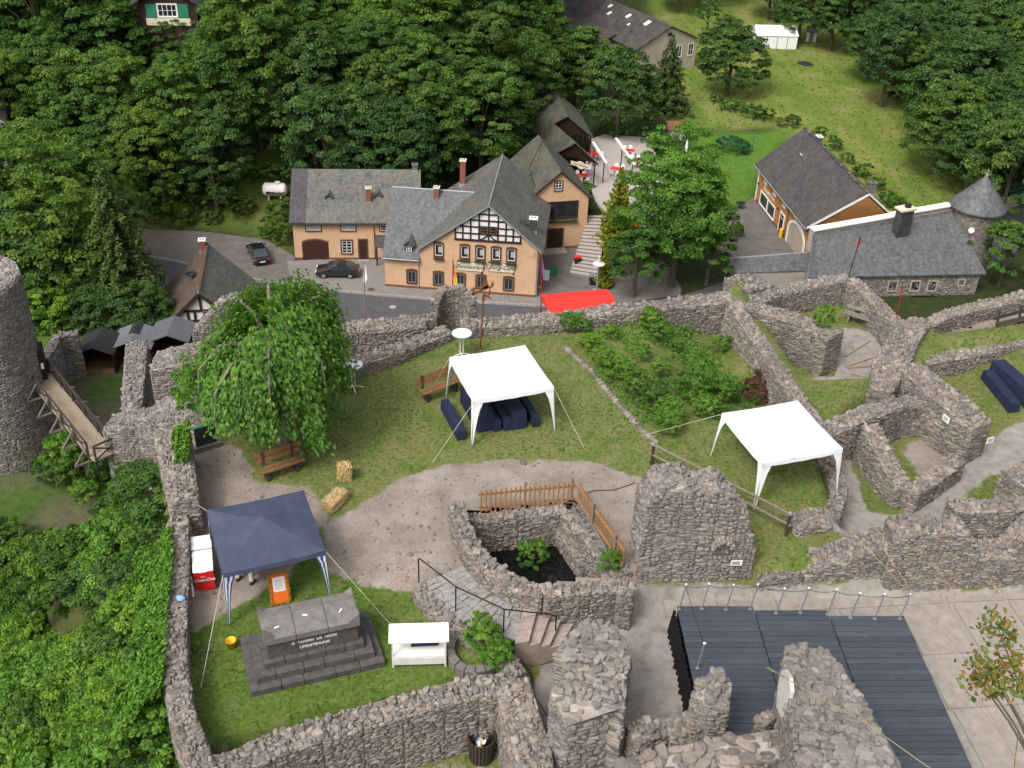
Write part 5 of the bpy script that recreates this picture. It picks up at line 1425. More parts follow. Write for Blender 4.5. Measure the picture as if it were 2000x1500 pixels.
def gazebo_contents():
    z = -.4
    f = fbetween((500, 1150), (560, 1135), z)
    g = Frame(f.p(.0, .55, 0), dx=f.x)
    root = thing('serving_table', 'dark blue covered serving table under the blue gazebo', 'table', g.p(.5, .3, 0))
    m = MB(); m.box(g, 0, 1.15, 0, 1.1, .70, .76); m.build('table_top', M['navy'], root, bevel=.01)
    for x in (.05, 1.1):
        for y in (.05, 1.05): MB().tube([g.p(x, y, 0), g.p(x, y, .7)], .02, 6).build('leg', M['galv'], root)
    MB().tube([g.p(1.12, -.02, .1), g.p(1.45, -.1, .12), g.p(1.40, .5, .12), g.p(1.12, .6, .1)], .02, 6).build('foot_frame', M['galv'], root)
    q = g.p(.62, .12, .765)
    m = MB(); m.box(Frame(q, R(10)), -.02, .36, -.02, .3, 0, .14); r = m.top('cash_box', M['offwhite'], 'white box on the serving table', 'box', bevel=.01)
    MB().lathe(q + V(.17, .14, .14), [(.11, 0), (.12, .03), (.001, .05)], 14, False).top('serving_plate', M['iron'], 'black bowl standing on the white box', 'bowl')
    m = MB(); c = g.p(.02, -.02, .76); n = 7
    for i in range(n): 
        for j in range(5):
            def pp(i, j):
                x = .05 + .42 * i / n; d = .38 * j / 5
                return g.p(x, -.03 - .03 * math.sin(i * 1.7) - .02 * (j > 2), .775 - max(0, d - .1) + (.0)) if j > 1 else g.p(x, .12 - .07 * j, .772)
            m.add([pp(i, j), pp(i + 1, j), pp(i + 1, j + 1), pp(i, j + 1)], [(3, 2, 1, 0)])
    m.top('towel', M['sky_blue'], 'pale blue towel hanging over the edge of the serving table', 'towel', smooth=True)
    # ornate framed notice leaning against the table
    A = at(531, 1172, z + .25); B = at(566, 1165, z + .25)
    h = Frame(V(A[0], A[1], z), dx=B - A); L = np.linalg.norm((B - A)[:2])
    root = thing('framed_notice', 'orange notice in an ornate gilt frame leaning on the serving table', 'notice', h.O)
    up = unit(V(0, 0, 1) + h.y * .28); nn = np.cross(h.x, up); H = .98
    P = lambda x, t, o=0: h.p(0, 0, .06) + h.x * x + up * t + nn * o
    for a, b in (((0, 0), (L, 0)), ((0, H), (L, H)), ((0, 0), (0, H)), ((L, 0), (L, H))):
        MB().beam(P(*a), P(*b), .09, .05, nn).build('frame_side', M['gold'], root, bevel=.015)
    m = MB()
    for i in range(44):
        t = i / 44 * 4; k = int(t); u = t - k
        p = ((u * L, 0), (L, u * H), (L - u * L, H), (0, H - u * H))[k]
        c = P(p[0] + rng.normal(0, .02), p[1] + rng.normal(0, .02), .03); m.lathe(c - V(0, 0, .02), [(.004, 0), (.03, .015), (.02, .04), (.002, .05)], 6, False)
    tag(m.build('carving', M['gold'], root), kind='stuff')
    m = MB(); m.prism([P(.03, .03), P(L - .03, .03), P(L - .03, H - .03), P(.03, H - .03)], nn * .012); m.build('backing', M['orange_paper'], root)
    m = MB(); m.prism([P(.09, .40, .014), P(L - .09, .40, .014), P(L - .09, H - .1, .014), P(.09, H - .1, .014)], nn * .003); m.build('sheet', M['white'], root)
    t = MB()
    for i in range(6): t.prism([P(.15, H - .2 - .06 * i, .018), P(L - .16, H - .2 - .06 * i, .018), P(L - .16, H - .185 - .06 * i, .018), P(.15, H - .185 - .06 * i, .018)], nn * .001)
    t.build('print', M['galv'], root)
    for x in (.08, L - .08): MB().tube([P(x, .1, -.02), P(x, 0, -.02) * V(1, 1, 0) + V(0, 0, z) - nn * .3 * V(1, 1, 0)], .015, 5).build('prop', M['wood'], root)
gazebo_contents()
def skin_body(name, verts, edges, radii, mat, parent, loc, sub=2):
    me = bpy.data.meshes.new(name); me.from_pydata([tuple(v) for v in verts], edges, []); me.materials.append(mat)
    o = link(name, me, parent, loc)
    s = o.modifiers.new('skin', 'SKIN'); s.use_smooth_shade = True
    for i, r in enumerate(radii):
        d = me.skin_vertices[0].data[i]; d.radius = (r, r) if not hasattr(r, '__len__') else r
    me.skin_vertices[0].data[0].use_root = True
    b = o.modifiers.new('sub', 'SUBSURF'); b.levels = sub; b.render_levels = sub
    return o
def person():
    z = -.4
    a = at(465, 1134, z); b = at(492, 1141, z)
    c = (a + b) / 2
    side = unit((b - a) * V(1, 1, 0)); fw = V(-side[1], side[0], 0); fw = fw if fw[0] > 0 else -fw
    root = thing('person', 'person in pale trousers and dark shirt standing under the blue gazebo', 'person', c)
    hs = .11; P = lambda s, f_, h: side * s + fw * f_ + V(0, 0, h)
    fa, fb = -np.linalg.norm(b - a) / 2, np.linalg.norm(b - a) / 2
    v = [P(0, 0, .95), P(0, .0, 1.12), P(0, .02, 1.30), P(0, .0, 1.43), P(0, .03, 1.52), P(0, .04, 1.60), P(0, .05, 1.70),
         P(-.17, 0, 1.40), P(-.22, .10, 1.14), P(-.15, .30, 1.05), P(.17, 0, 1.40), P(.22, .10, 1.14), P(.15, .30, 1.05),
         P(-hs, 0, .88), P(fa, .04, .48), P(fa, 0, .10), P(fa, .14, .045), P(hs, 0, .88), P(fb, .04, .48), P(fb, 0, .10), P(fb, .14, .045)]
    e = [(0, 1), (1, 2), (2, 3), (3, 4), (4, 5), (5, 6), (3, 7), (7, 8), (8, 9), (3, 10), (10, 11), (11, 12), (0, 13), (13, 14), (14, 15), (15, 16), (0, 17), (17, 18), (18, 19), (19, 20)]
    r = [.15, .14, .16, .13, .055, .085, .075, .065, .05, .035, .065, .05, .035, .095, .065, .045, .04, .095, .065, .045, .04]
    body = skin_body('body', v, e, r, M['skin'], root, (0, 0, 0))
    v2 = [P(0, 0, .96), P(-hs, 0, .87), P(fa, .04, .48), P(fa, .0, .09), P(hs, 0, .87), P(fb, .04, .48), P(fb, 0, .09)]
    skin_body('trousers', v2, [(0, 1), (1, 2), (2, 3), (0, 4), (4, 5), (5, 6)], [.17, .115, .085, .075, .115, .085, .075], M['denim'], root, (0, 0, 0))
    v3 = [P(0, 0, 1.0), P(0, .01, 1.2), P(0, .02, 1.36), P(-.18, 0, 1.40), P(-.21, .06, 1.22), P(.18, 0, 1.40), P(.21, .06, 1.22)]
    skin_body('shirt', v3, [(0, 1), (1, 2), (2, 3), (3, 4), (2, 5), (5, 6)], [.175, .165, .175, .085, .075, .085, .075], M['shirt'], root, (0, 0, 0))
    for s in (fa, fb):
        m = MB(); q = c + P(s, .06, 0)
        m.add([q + side * x + fw * y + V(0, 0, h) for x, y, h in ((-.05, -.12, 0), (.05, -.12, 0), (.055, .05, 0), (.04, .16, 0), (-.04, .16, 0), (-.055, .05, 0), (-.045, -.11, .09), (.045, -.11, .09), (.05, .03, .08), (.03, .15, .045), (-.03, .15, .045), (-.05, .03, .08))],
              [(5, 4, 3, 2, 1, 0), (6, 7, 8, 9, 10, 11)] + [(i, (i + 1) % 6, (i + 1) % 6 + 6, i + 6) for i in range(6)]); m.build('shoe', M['iron'], root, bevel=.01)
    m = MB(); q = c + P(0, .03, 1.68); m.lathe(q, [(.10, -.07), (.108, .0), (.09, .07), (.05, .11), (.002, .12)], 16, False); m.build('hair', M['hair'], root, smooth=True)
person()
def bin_():
    b = at(940, 1478, -1.8)
    root = thing('litter_bin', 'round slatted dark litter bin full of rubbish in the wall corner', 'bin', b)
    MB().lathe(b, [(.30, .03), (.32, .72), (.29, .72), (.28, .45), (.001, .45)], 20, False).build('liner', M['iron'], root)
    n = 22
    for i in range(n):
        a = 2 * math.pi * i / n; e = V(math.cos(a), math.sin(a), 0); t = V(-e[1], e[0], 0)
        r0, r1 = .325, .36; w_ = .036
        m = MB(); m.hexa([b + e * r0 - t * w_ + V(0, 0, .02), b + e * (r0 + .025) - t * w_ + V(0, 0, .02), b + e * (r0 + .025) + t * w_ + V(0, 0, .02), b + e * r0 + t * w_ + V(0, 0, .02)],
                         [b + e * r1 - t * w_ + V(0, 0, .86), b + e * (r1 + .025) - t * w_ + V(0, 0, .86), b + e * (r1 + .025) + t * w_ + V(0, 0, .86), b + e * r1 + t * w_ + V(0, 0, .86)]); m.build('slat', M['wood_dark'], root)
    cols = ['white', 'gold', 'sky_blue', 'offwhite', 'yellow', 'offwhite', 'white']
    lbs = ['crumpled white paper', 'crushed brown carton', 'pale blue wrapper', 'torn paper cup', 'yellow snack wrapper', 'grey napkin', 'scrunched white napkin']
    for i, k in enumerate(cols):
        c = b + V(rng.uniform(-.15, .15), rng.uniform(-.15, .15), .50 + .03 * i)
        v, fcs = SV[i % len(SV)]
        s = rng.uniform(.09, .15); me = mesh_np('litter', (v * V(s * 1.6, s, s)), fcs, M[k]); o = link('litter', me, None, c); o.rotation_euler = (rng.uniform(-1, 1), rng.uniform(-1, 1), rng.uniform(0, 6))
        tag(o, lbs[i] + ' lying in the litter bin', 'litter')
bin_()
def planter():
    c = at(930, 1275, -.3)
    root = thing('stone_planter', 'round stone kerb holding the bush by the retaining wall', 'planter', c)
    for k in range(11):
        a0 = R(140 + 22 * k); a1 = R(140 + 22 * (k + 1) - 1.5)
        q = [c + V(r_ * math.cos(a) * 1.0, r_ * math.sin(a) * 1.15, -.3) for a, r_ in ((a0, .62), (a0, .86), (a1, .86), (a1, .62))]
        MB().prism(q, V(0, 0, .55 + rng.uniform(-.03, .03))).build('kerb_stone', M['basalt_top'], root, bevel=.02)
planter()
def black_board():
    f = fbetween((385, 884), (425, 872), 0)
    root = thing('notice_board', 'black board panel standing at the corner by the ivy wall', 'board', f.O)
    m = MB(); m.box(f, 0, f.L, -.02, .03, .25, 1.0); m.build('panel', M['felt_black'], root)
    m = MB(); m.box(f, -.02, f.L + .02, -.04, .05, 1.0, 1.05); m.build('top_edge', M['shutter'], root)
    m = MB(); m.box(f, -.1, f.L + .1, -.1, .2, -.1, .22); m.build('stone_base', M['basalt_top'], root)
    q = at(374, 1010, 0)
    castle_wall('small stone block against the parapet beside the gazebo', [V(q[0] - .35, q[1] - .1, .35), V(q[0] + .3, q[1], .3)], .55, -.5, limit=40)
black_board()
def hose():
    c = at(1962, 992, -1.15); m = MB()
    pts = []
    for i in range(60):
        t = i / 59; a = t * 6.283 * 3.2; r_ = .42 + .1 * math.sin(a * .7)
        pts.append(c + V(r_ * math.cos(a) + .3 * t, .26 * math.sin(a) + .1 * math.sin(3 * a), .02 + .02 * (i % 3)))
    m.tube(pts, .014, 5).top('garden_hose', M['hose'], 'yellow hose lying in loops beside the path', 'hose')
hose()
def ground_cables():
    for nm, lb, pts, z in (('ground_cable', 'black cable running from the slatted fence to the tall ruin', ((1130, 968), (1160, 958), (1200, 957), (1240, 943)), .02), ('ground_cable', 'black cable lying on the grass beside the massive pier', ((1012, 1282), (1035, 1310), (1045, 1360), (1070, 1400)), -.7)):
        MB().tube([at(a, b, z) for a, b in pts], .014, 5).top(nm, M['cable'], lb, 'cable')
ground_cables()
# ------------------------------------------------------------------ village ground
def sheet(name, pts, z, mat, th=.12):
    m = MB(); m.prism([V(*at(a, b, z)[:2], z - th) for a, b in pts], V(0, 0, th))
    return tag(m.top(name, mat), kind='structure')
Z0 = ZV
far = [(180, 488), (270, 500), (345, 512), (430, 536), (540, 555), (640, 568), (753, 579), (900, 590), (1050, 599), (1200, 596), (1330, 578), (1430, 545), (1560, 500)]
near = [(a + 10, b + 62) for a, b in far]
sheet('road', far + near[::-1], Z0 + .03, M['asphalt'])
sheet('car_park', [(255, 495), (262, 440), (300, 440), (420, 455), (520, 468), (575, 500), (572, 560), (540, 553), (430, 534), (345, 510)], Z0 + .035, M['asphalt_old'])
sheet('pavement', [(572, 560), (560, 510), (770, 498), (770, 558), (1060, 578), (1060, 598), (900, 589), (753, 578), (640, 567), (580, 561)], Z0 + .10, M['pave'], .2)
sheet('forecourt', [(1045, 598), (1030, 480), (1140, 480), (1180, 455), (1270, 470), (1330, 560), (1330, 576), (1200, 594)], Z0 + .04, M['asphalt_old'])
sheet('shop_yard', [(1430, 545), (1400, 470), (1440, 410), (1472, 385), (1530, 462), (1620, 480), (1610, 540), (1560, 500)], Z0 + .045, M['asphalt_old'])
sheet('cafe_terrace', [(1165, 395), (1140, 330), (1158, 270), (1180, 262), (1260, 268), (1300, 330), (1290, 440), (1222, 462)], Z0 + 3.06, M['gravel_pale'], .3)
sheet('bridge_road', [(1790, 545), (1860, 452), (2020, 392), (2020, 470), (1900, 545)], Z0 + .06, M['asphalt'])
sheet('bridge_pavement', [(1830, 448), (1850, 425), (2020, 370), (2020, 388), (1862, 448)], Z0 + .16, M['gravel_pale'], .2)
def kerb():
    P = [V(*at(a, b + .5, Z0)[:2], Z0 + .13) for a, b in far[1:10]]
    root = None
    m = MB(); m.beam(P[0], P[1], .15, .26)
    root = MB().beam(P[0], P[1], .14, .24).top('kerb', M['kerb'], kind='structure')
    for a, b in zip(P[1:-1], P[2:]):
        L = np.linalg.norm(b - a); n = max(1, int(L / 1.0))
        for i in range(n): MB().beam(a + (b - a) * (i / n + .004), a + (b - a) * ((i + 1) / n - .004), .14, .24).build('kerb_stone', M['kerb'], root)
    for px, py, lb in ((725, 567, 'round cast iron manhole cover on the pavement'), (767, 600, 'round cast iron manhole cover in the road')):
        c = at(px, py, Z0); z = Z0 + (.105 if py < 575 else .034)
        MB().lathe((c[0], c[1], z), [(.34, 0), (.34, .01), (.30, .014)], 18).top('manhole_cover', M['sandstone' if py < 575 else 'kerb'], lb, 'manhole')
kerb()
# ------------------------------------------------------------------ building parts
def window(root, f, x0, x1, z0, z1, y=0, trim='sandstone', tw=.14, sash='white', cols=2, rows=1, pane='glass', arch=False, curtain=False, sy=1):
    """window on the plane y; sy=1: the outside is towards -y"""
    t = MB(); o = lambda d: y - d * sy
    def bx(m, a, b, c, d, p0, p1): m.box(f, a, b, min(o(p0), o(p1)), max(o(p0), o(p1)), c, d)
    if tw:
        bx(t, x0 - tw, x0, z0 - tw, z1 + tw, 0.0, .07); bx(t, x1, x1 + tw, z0 - tw, z1 + tw, 0.0, .07)
        bx(t, x0, x1, z0 - tw, z0, 0.0, .09)
        if arch:
            n = 7
            for i in range(n):
                a, b = x0 - tw + (x1 - x0 + 2 * tw) * i / n, x0 - tw + (x1 - x0 + 2 * tw) * (i + 1) / n
                h = .13 * (1 - ((i + .5) / n * 2 - 1) ** 2)
                bx(t, a, b, z1, z1 + tw + h, .001, .072)
        else: bx(t, x0, x1, z1, z1 + tw, 0.0, .07)
        wn = t.build('window', M[trim], root)
    else:
        bx(t, x0, x1, z0, z1, 0, .012); wn = t.build('window', M[sash], root)
    p = MB(); bx(p, x0 + .001, x1 - .001, z0 + .001, z1 - .001, .002, .016); p.build('pane', M['curtain' if curtain else pane], wn)
    if sash:
        s = MB(); w_ = .055
        for a, b, c, d in ((x0, x0 + w_, z0, z1), (x1 - w_, x1, z0, z1), (x0 + w_, x1 - w_, z0, z0 + w_), (x0 + w_, x1 - w_, z1 - w_, z1)): bx(s, a, b, c, d, .014, .045)
        for i in range(1, cols): xx = x0 + (x1 - x0) * i / cols; bx(s, xx - .03, xx + .03, z0 + w_, z1 - w_, .014, .042)
        for i in range(1, rows): zz = z0 + (z1 - z0) * i / rows; bx(s, x0 + w_, x1 - w_, zz - .02, zz + .02, .0145, .035)
        s.build('sash', M[sash], wn)
    return wn
def roof_slab(root, pts, mat, th=.14, name='roof', up=(0, 0, 1)):
    m = MB(); m.prism([np.asarray(p) for p in pts], V(0, 0, th)); return m.build(name, mat, root)
def chimney(root, f, x, y, z0, z1, w_=.5, d=.5, mat='brick', cap='sign_cream', name='chimney'):
    m = MB(); m.box(f, x - w_ / 2, x + w_ / 2, y - d / 2, y + d / 2, z0, z1); c = m.build(name, M[mat], root)
    m = MB(); m.box(f, x - w_ / 2 - .07, x + w_ / 2 + .07, y - d / 2 - .07, y + d / 2 + .07, z1, z1 + .1); m.build('cap', M[cap], c)
    for s in (-.12, .12): m = MB(); m.box(f, x + s * w_ / .5 - .07, x + s * w_ / .5 + .07, y - .09, y + .09, z1 + .1, z1 + .13); m.build('flue', M['skirt'], c)
    m = MB(); m.box(f, x - w_ / 2 - .05, x + w_ / 2 + .05, y - d / 2 - .05, y + d / 2 + .05, z0, z0 + .5); m.build('flashing', M['zinc'], c)
    return c
def gutter(root, a, b, mat='zinc'): MB().tube([a, b], .07, 6).build('gutter', M[mat], root)
def restaurant():
    f = Frame(at(753, 560, Z0), R(-4.36)); P = f.p
    root = thing('restaurant', 'peach restaurant with half timbered gable and two cream signs', 'building', f.p(7, 5, 0))
    L, D = 14.75, 12.0
    m = MB(); m.prism([P(3.46, 0, 0), P(L, 0, 0), P(L, 0, 5.2), P(10.06, 0, 9.4), P(3.46, 0, 4.5)], f.y * D); wl = m.build('wall', M['peach'], root)
    m = MB(); m.prism([P(0, .004, 0), P(0, 10, 0), P(0, 10, 4.6), P(0, 5.8, 7.75), P(0, .004, 3.5)], f.x * 3.6); m.build('wing_wall', M['peach'], root)
    m = MB(); m.box(f, -.02, L + .03, -.035, 0.002, -.05, .32); m.build('plinth', M['base_brown'], root)
    k1 = (9.48 - 4.61) / 6.58; k2 = (9.48 - 5.25) / 4.94
    roof_slab(root, [P(3.2, -.35, 9.48 - k1 * 6.86), P(10.06, -.35, 9.48), P(10.06, D + .3, 9.48), P(3.2, D + .3, 9.48 - k1 * 6.86)], M['slate'])
    roof_slab(root, [P(10.06, -.35, 9.48), P(15.35, -.35, 9.48 - k2 * 5.29), P(15.35, D + .3, 9.48 - k2 * 5.29), P(10.06, D + .3, 9.48)], M['slate'])
    kw = .745; wz = lambda y: 3.55 + kw * y
    roof_slab(root, [P(-.2, -.35, wz(-.35)), P(3.44, -.35, wz(-.35)), P(3.44, 1.3, wz(1.3)), P(8.0, 5.85, wz(5.85)), P(-.2, 5.85, wz(5.85))], M['slate_blue'], name='wing_roof')
    roof_slab(root, [P(-.2, 5.85, wz(5.85)), P(8.0, 5.85, wz(5.85)), P(6, 10.4, 4.4), P(-.2, 10.4, 4.4)], M['slate_blue'], name='wing_roof')
    MB().tube([P(-.2, 5.85, wz(5.85) + .14), P(8.0, 5.85, wz(5.85) + .14)], .07, 6).build('ridge', M['zinc'], root)
    MB().tube([P(10.06, -.36, 9.62), P(10.06, D + .3, 9.62)], .07, 6).build('ridge', M['zinc'], root)
    gutter(root, P(-.2, -.42, 3.32), P(3.44, -.42, 3.32))
    MB().beam(P(3.2, -.36, 4.42), P(10.06, -.36, 9.49), .06, .16).build('bargeboard', M['zinc'], root)
    MB().beam(P(15.3, -.36, 5.0), P(10.06, -.36, 9.49), .06, .16).build('bargeboard', M['zinc'], root)
    # half timbered gable
    m = MB(); m.prism([P(6.9, -.02, 5.74), P(13.1, -.02, 5.8), P(13.1, -.02, 6.72), P(10.06, -.02, 9.2), P(6.9, -.02, 6.98)], f.y * .03); tf = m.build('gable_infill', M['infill'], root)
    zt = lambda x: 9.30 - (k1 * (10.06 - x) if x < 10.06 else k2 * (x - 10.06))
    def tb(a, b, w_=.16): MB().beam(P(a[0], -.05, a[1]), P(b[0], -.05, b[1]), .09, w_, f.z if abs(a[0] - b[0]) > .05 else f.x).build('timber', M['timber'], tf)
    tb((6.8, 5.74), (13.2, 5.80), .2)
    for zz in (6.45, 7.15, 7.85, 8.5):
        xa = max(6.9, 10.06 - (9.25 - zz) / k1); xb = min(13.1, 10.06 + (9.25 - zz) / k2); tb((xa, zz), (xb, zz), .13)
    for x in (6.9, 7.6, 8.35, 9.15, 10.06, 10.95, 11.7, 12.4, 13.1): tb((x, 5.8), (x, max(5.95, zt(x) - .05)), .14)
    for s in (-1, 1):
        pts = [P(10.06 + s * (.08 + .75 * t ** 1.6), -.052, 6.45 - .62 * t) for t in np.linspace(0, 1, 7)]; MB().tube(pts, .07, 5).build('brace', M['timber'], tf)
    MB().beam(P(6.8, -.06, zt(6.8) + .03), P(10.06, -.06, 9.30), .1, .16).build('timber', M['timber'], tf); MB().beam(P(13.2, -.06, zt(13.2) + .03), P(10.06, -.06, 9.30), .1, .16).build('timber', M['timber'], tf)
    window(root, f, 9.3, 9.98, 6.55, 7.2, -.06, 'timber', .1, 'wood', 1, 2); window(root, f, 10.15, 10.83, 6.55, 7.2, -.06, 'timber', .1, 'wood', 1, 2)
    for x in (2.64, 5.25, 7.4, 9.41, 12.12): window(root, f, x - .38, x + .38, .72, 1.92, 0, 'sandstone', .17, 'galv', 2, 1, 'glass', True)
    for i, x in enumerate((5.3, 7.81, 9.31, 10.82, 12.29)):
        wn = window(root, f, x - .36, x + .36, 3.86, 5.05, 0, 'sandstone', .15, 'white', 1, 1, 'glass', True)
        m = MB(); m.box(f, x - .05, x + .3, -.03, -.018, 4.2, 4.8); m.build('blind', M['curtain'], wn)
        m = MB(); m.box(f, x - .5, x + .5, -.32, -.095, 3.50, 3.66); fb = m.build('flower_box', M['wood_dark'], root)
        q = P(x, -.22, 3.7); leaf_blob(fb, q, (.5, .14, .14), 90, .1, 'leaf_mid'); leaf_blob(fb, q + V(0, -.05, -.04), (.48, .14, .12), 30, .1, 'flower', 'blossom')
    # signs
    for i, (xa, xb, z, tx) in enumerate(((6.95, 9.75, 2.93, 'Restaurant'), (9.98, 12.78, 3.06, 'Burg-Café'))):
        c = (xa + xb) / 2; w_ = (xb - xa) / 2; h = .46
        out = [(-w_, 0), (-w_ + .12, -.16), (-w_ + .2, -h), (w_ - .2, -h), (w_ - .12, -.16), (w_, 0), (w_ - .12, .16), (w_ - .2, h), (-w_ + .2, h), (-w_ + .12, .16)]
        sgn = 1
        m = MB(); m.prism([P(c + x * 1.03, -.06, z + y * 1.1) for x, y in out], f.y * .05); sb = m.build('sign_border', M['sandstone'], root)
        m = MB(); m.prism([P(c + x * .98, -.085, z + y) for x, y in out], f.y * .03); m.build('sign_board', M['sign_cream'], sb)
        text_mesh('sign_lettering', tx, P(c, -.09, z - .02), f.x, f.z, .62, M['letter_black'], sb, .004, .35, .004)
        for dx, dz in ((-w_ + .25, h + .1), (w_ - .25, h + .1), (w_ - .25, -h - .1)): MB().lathe(P(c + dx, -.1, z + dz - .08), [(.01, 0), (.08, .05), (.08, .12), (.01, .17)], 8, False).build('scroll', M['iron'], sb)
    # dormer
    x, y0 = 2.35, .35
    m = MB(); m.prism([P(x - .42, y0, wz(y0) - .1), P(x + .42, y0, wz(y0) - .1), P(x + .42, y0, wz(y0) + .75), P(x, y0, wz(y0) + 1.15), P(x - .42, y0, wz(y0) + .75)], f.y * 1.4); dm = m.build('dormer', M['slate_blue'], root)
    for s in (-1, 1): roof_slab(root, [P(x, y0 - .15, wz(y0) + 1.2), P(x + s * .6, y0 - .15, wz(y0) + .62), P(x + s * .6, y0 + .9, wz(y0) + .62), P(x, y0 + 1.7, wz(y0) + 1.2)], M['slate_blue'], .07, 'dormer_roof')
    window(root, f, x - .28, x + .28, wz(y0) + .1, wz(y0) + .62, y0, 'timber', .07, 'white', 2, 2)
    chimney(root, f, 4.3, 5.3, 6.8, 8.5, .5, .5); chimney(root, f, 6.2, 10.4, 6.5, 9.4, .55, .55)
    chimney(root, f, 14.1, 2.4, 5.6, 7.3, .7, .6, 'slate_dark', 'white')
    m = MB(); m.box(f, 12.9, 13.4, 1.6, 2.0, 6.9, 7.45); m.build('roof_hatch', M['slate_dark'], root)
    for z in (4.6, 4.9): MB().tube([P(14.5, -.05, z), P(14.5, -.5, z)], .02, 5).build('cable_bracket', M['iron'], root)
    MB().tube([P(14.85, -.08, .3), P(14.85, -.08, 4.9)], .05, 6).build('downpipe', M['zinc'], root); MB().tube([P(3.35, -.06, .3), P(3.35, -.06, 3.4)], .045, 6).build('downpipe', M['zinc'], root)
def leaf_blob(parent, c, r, n, s, mk, name='foliage'):
    p = rng.normal(0, .5, (n, 3)) * np.array(r) + np.asarray(c)
    v = leaf_quads(p, rng.normal(0, 1, (n, 3)) + V(0, -.4, .8), s)
    o = link(name, mesh_np(name, v - wloc(parent), np.arange(4 * n).reshape(-1, 4), M[mk], rng.random(n)), parent); tag(o, kind='stuff')
def leaf_quads(p, nrm, size, asp=.62, droop=None):
    n = len(p); nrm = nrm / (np.linalg.norm(nrm, axis=1)[:, None] + 1e-9)
    r = rng.normal(0, 1, (n, 3)) if droop is None else droop
    a = r - nrm * (r * nrm).sum(1)[:, None]; a /= np.linalg.norm(a, axis=1)[:, None] + 1e-9
    b = np.cross(nrm, a)
    s = (np.asarray(size) * rng.uniform(.6, 1.25, n))[:, None] if not hasattr(size, '__len__') else np.asarray(size)[:, None]
    a = a * s * .5; b = b * s * .5 * asp
    bend = nrm * s * .12
    return np.stack([p - a - bend, p + b, p + a - bend, p - b], 1).reshape(-1, 3)
def inn():
    f = Frame(at(577, 508, Z0), R(4.81)); P = f.p; L = 12.6; D = 10.2
    root = thing('inn_house', 'long peach inn with slate roof and dark red garage door', 'building', P(5, 5, 0))
    m = MB(); m.prism([P(0, 0, 0), P(0, D, 0), P(0, D, 4.5), P(0, 5.1, 7.4), P(0, 0, 4.4)], f.x * L); m.build('wall', M['peach'], root)
    m = MB(); m.box(f, -.02, 9.2, -.03, .002, -.05, .3); m.build('plinth', M['base_brown'], root)
    k = (7.65 - 4.22) / 5.55
    roof_slab(root, [P(1.35, -.4, 4.22), P(L + .2, -.4, 4.22), P(L + .2, 5.15, 7.62), P(1.35, 5.15, 7.62)], M['slate'])
    roof_slab(root, [P(-.3, -.4, 4.23), P(1.345, -.4, 4.23), P(1.345, 5.15, 7.64), P(-.3, 5.15, 7.64)], M['slate_dark'], name='new_roof_strip')
    roof_slab(root, [P(-.3, 5.155, 7.62), P(L + .2, 5.155, 7.62), P(L + .2, D + .4, 4.3), P(-.3, D + .4, 4.3)], M['slate'])
    gutter(root, P(-.3, -.46, 4.2), P(9.1, -.46, 4.2), 'iron')
    MB().tube([P(8.1, -.06, .2), P(8.1, -.06, 4.2)], .05, 6).build('downpipe', M['sandstone'], root)
    for a, b in ((1.35, 2.75), (4.85, 6.2), (8.72, 9.9)): window(root, f, a, b, 3.34, 4.16, 0, 'sandstone', .13, 'white', 1 if a < 2 else 2, 1 if a < 8 else 3, 'glass', False, a < 8)
    window(root, f, 4.8, 5.75, .82, 2.18, 0, 'sandstone', .15, 'white', 2, 4)
    # garage door
    n = 9; x0, x1 = .78, 3.42
    top = [P(x0 + (x1 - x0) * i / n, -.04, 1.95 + .32 * (1 - (2 * i / n - 1) ** 2)) for i in range(n + 1)]
    m = MB(); m.prism([P(x0, -.04, .02)] + top + [P(x1, -.04, .02)], f.y * .05); g = m.build('garage_door', M['door_brown'], root)
    for i in range(1, 12): xx = x0 + (x1 - x0) * i / 12; m = MB(); m.box(f, xx - .012, xx + .012, -.05, -.041, .05, 1.95); m.build('batten', M['timber'], g)
    m = MB(); q = MB()
    for i in range(n): a, b = np.array(top[i]), np.array(top[i + 1]); q.beam(a + V(0, 0, .09), b + V(0, 0, .09), .08, .16)
    q.build('door_arch', M['base_brown'], root)
    m = MB(); m.box(f, 6.4, 7.4, -.07, .002, 0, 2.42); d = m.build('door', M['sandstone'], root)
    m = MB(); m.box(f, 6.52, 7.28, -.085, -.071, .03, 2.28); m.build('door_leaf', M['timber'], d)
    m = MB(); m.box(f, 6.35, 7.45, -.5, -.08, 0, .14); m.build('doorstep', M['kerb'], root)
    # porch
    roof_slab(root, [P(8.2, -1.5, 2.15), P(9.5, -1.5, 2.15), P(9.5, 0.0, 2.75), P(8.2, 0, 2.75)], M['slate_dark'], .1, 'porch_roof')
    for x in (8.35, 9.3): MB().beam(P(x, -1.35, 0), P(x, -1.35, 2.15), .14, .14).build('porch_post', M['timber'], root)
    chimney(root, f, 7.55, 1.9, 5.2, 7.1, .5, .5); chimney(root, f, 12.2, 5.1, 7.3, 8.3, .5, .5, 'basalt_top', 'basalt_top')
    for x, y0 in ((3.6, 2.0), (8.55, 2.15)):
        z = 4.25 + k * y0
        m = MB(); m.prism([P(x - .36, y0, z), P(x + .36, y0, z), P(x + .36, y0, z + .55), P(x, y0, z + .9), P(x - .36, y0, z + .55)], f.y * 1.1); m.build('dormer', M['slate'], root)
        for s in (-1, 1): roof_slab(root, [P(x, y0 - .12, z + .95), P(x + s * .5, y0 - .12, z + .45), P(x + s * .5, y0 + .7, z + .45), P(x, y0 + 1.5, z + .95)], M['slate'], .06, 'dormer_roof')
        window(root, f, x - .22, x + .22, z + .08, z + .5, y0, 'timber', .06, 'offwhite', 2, 2)
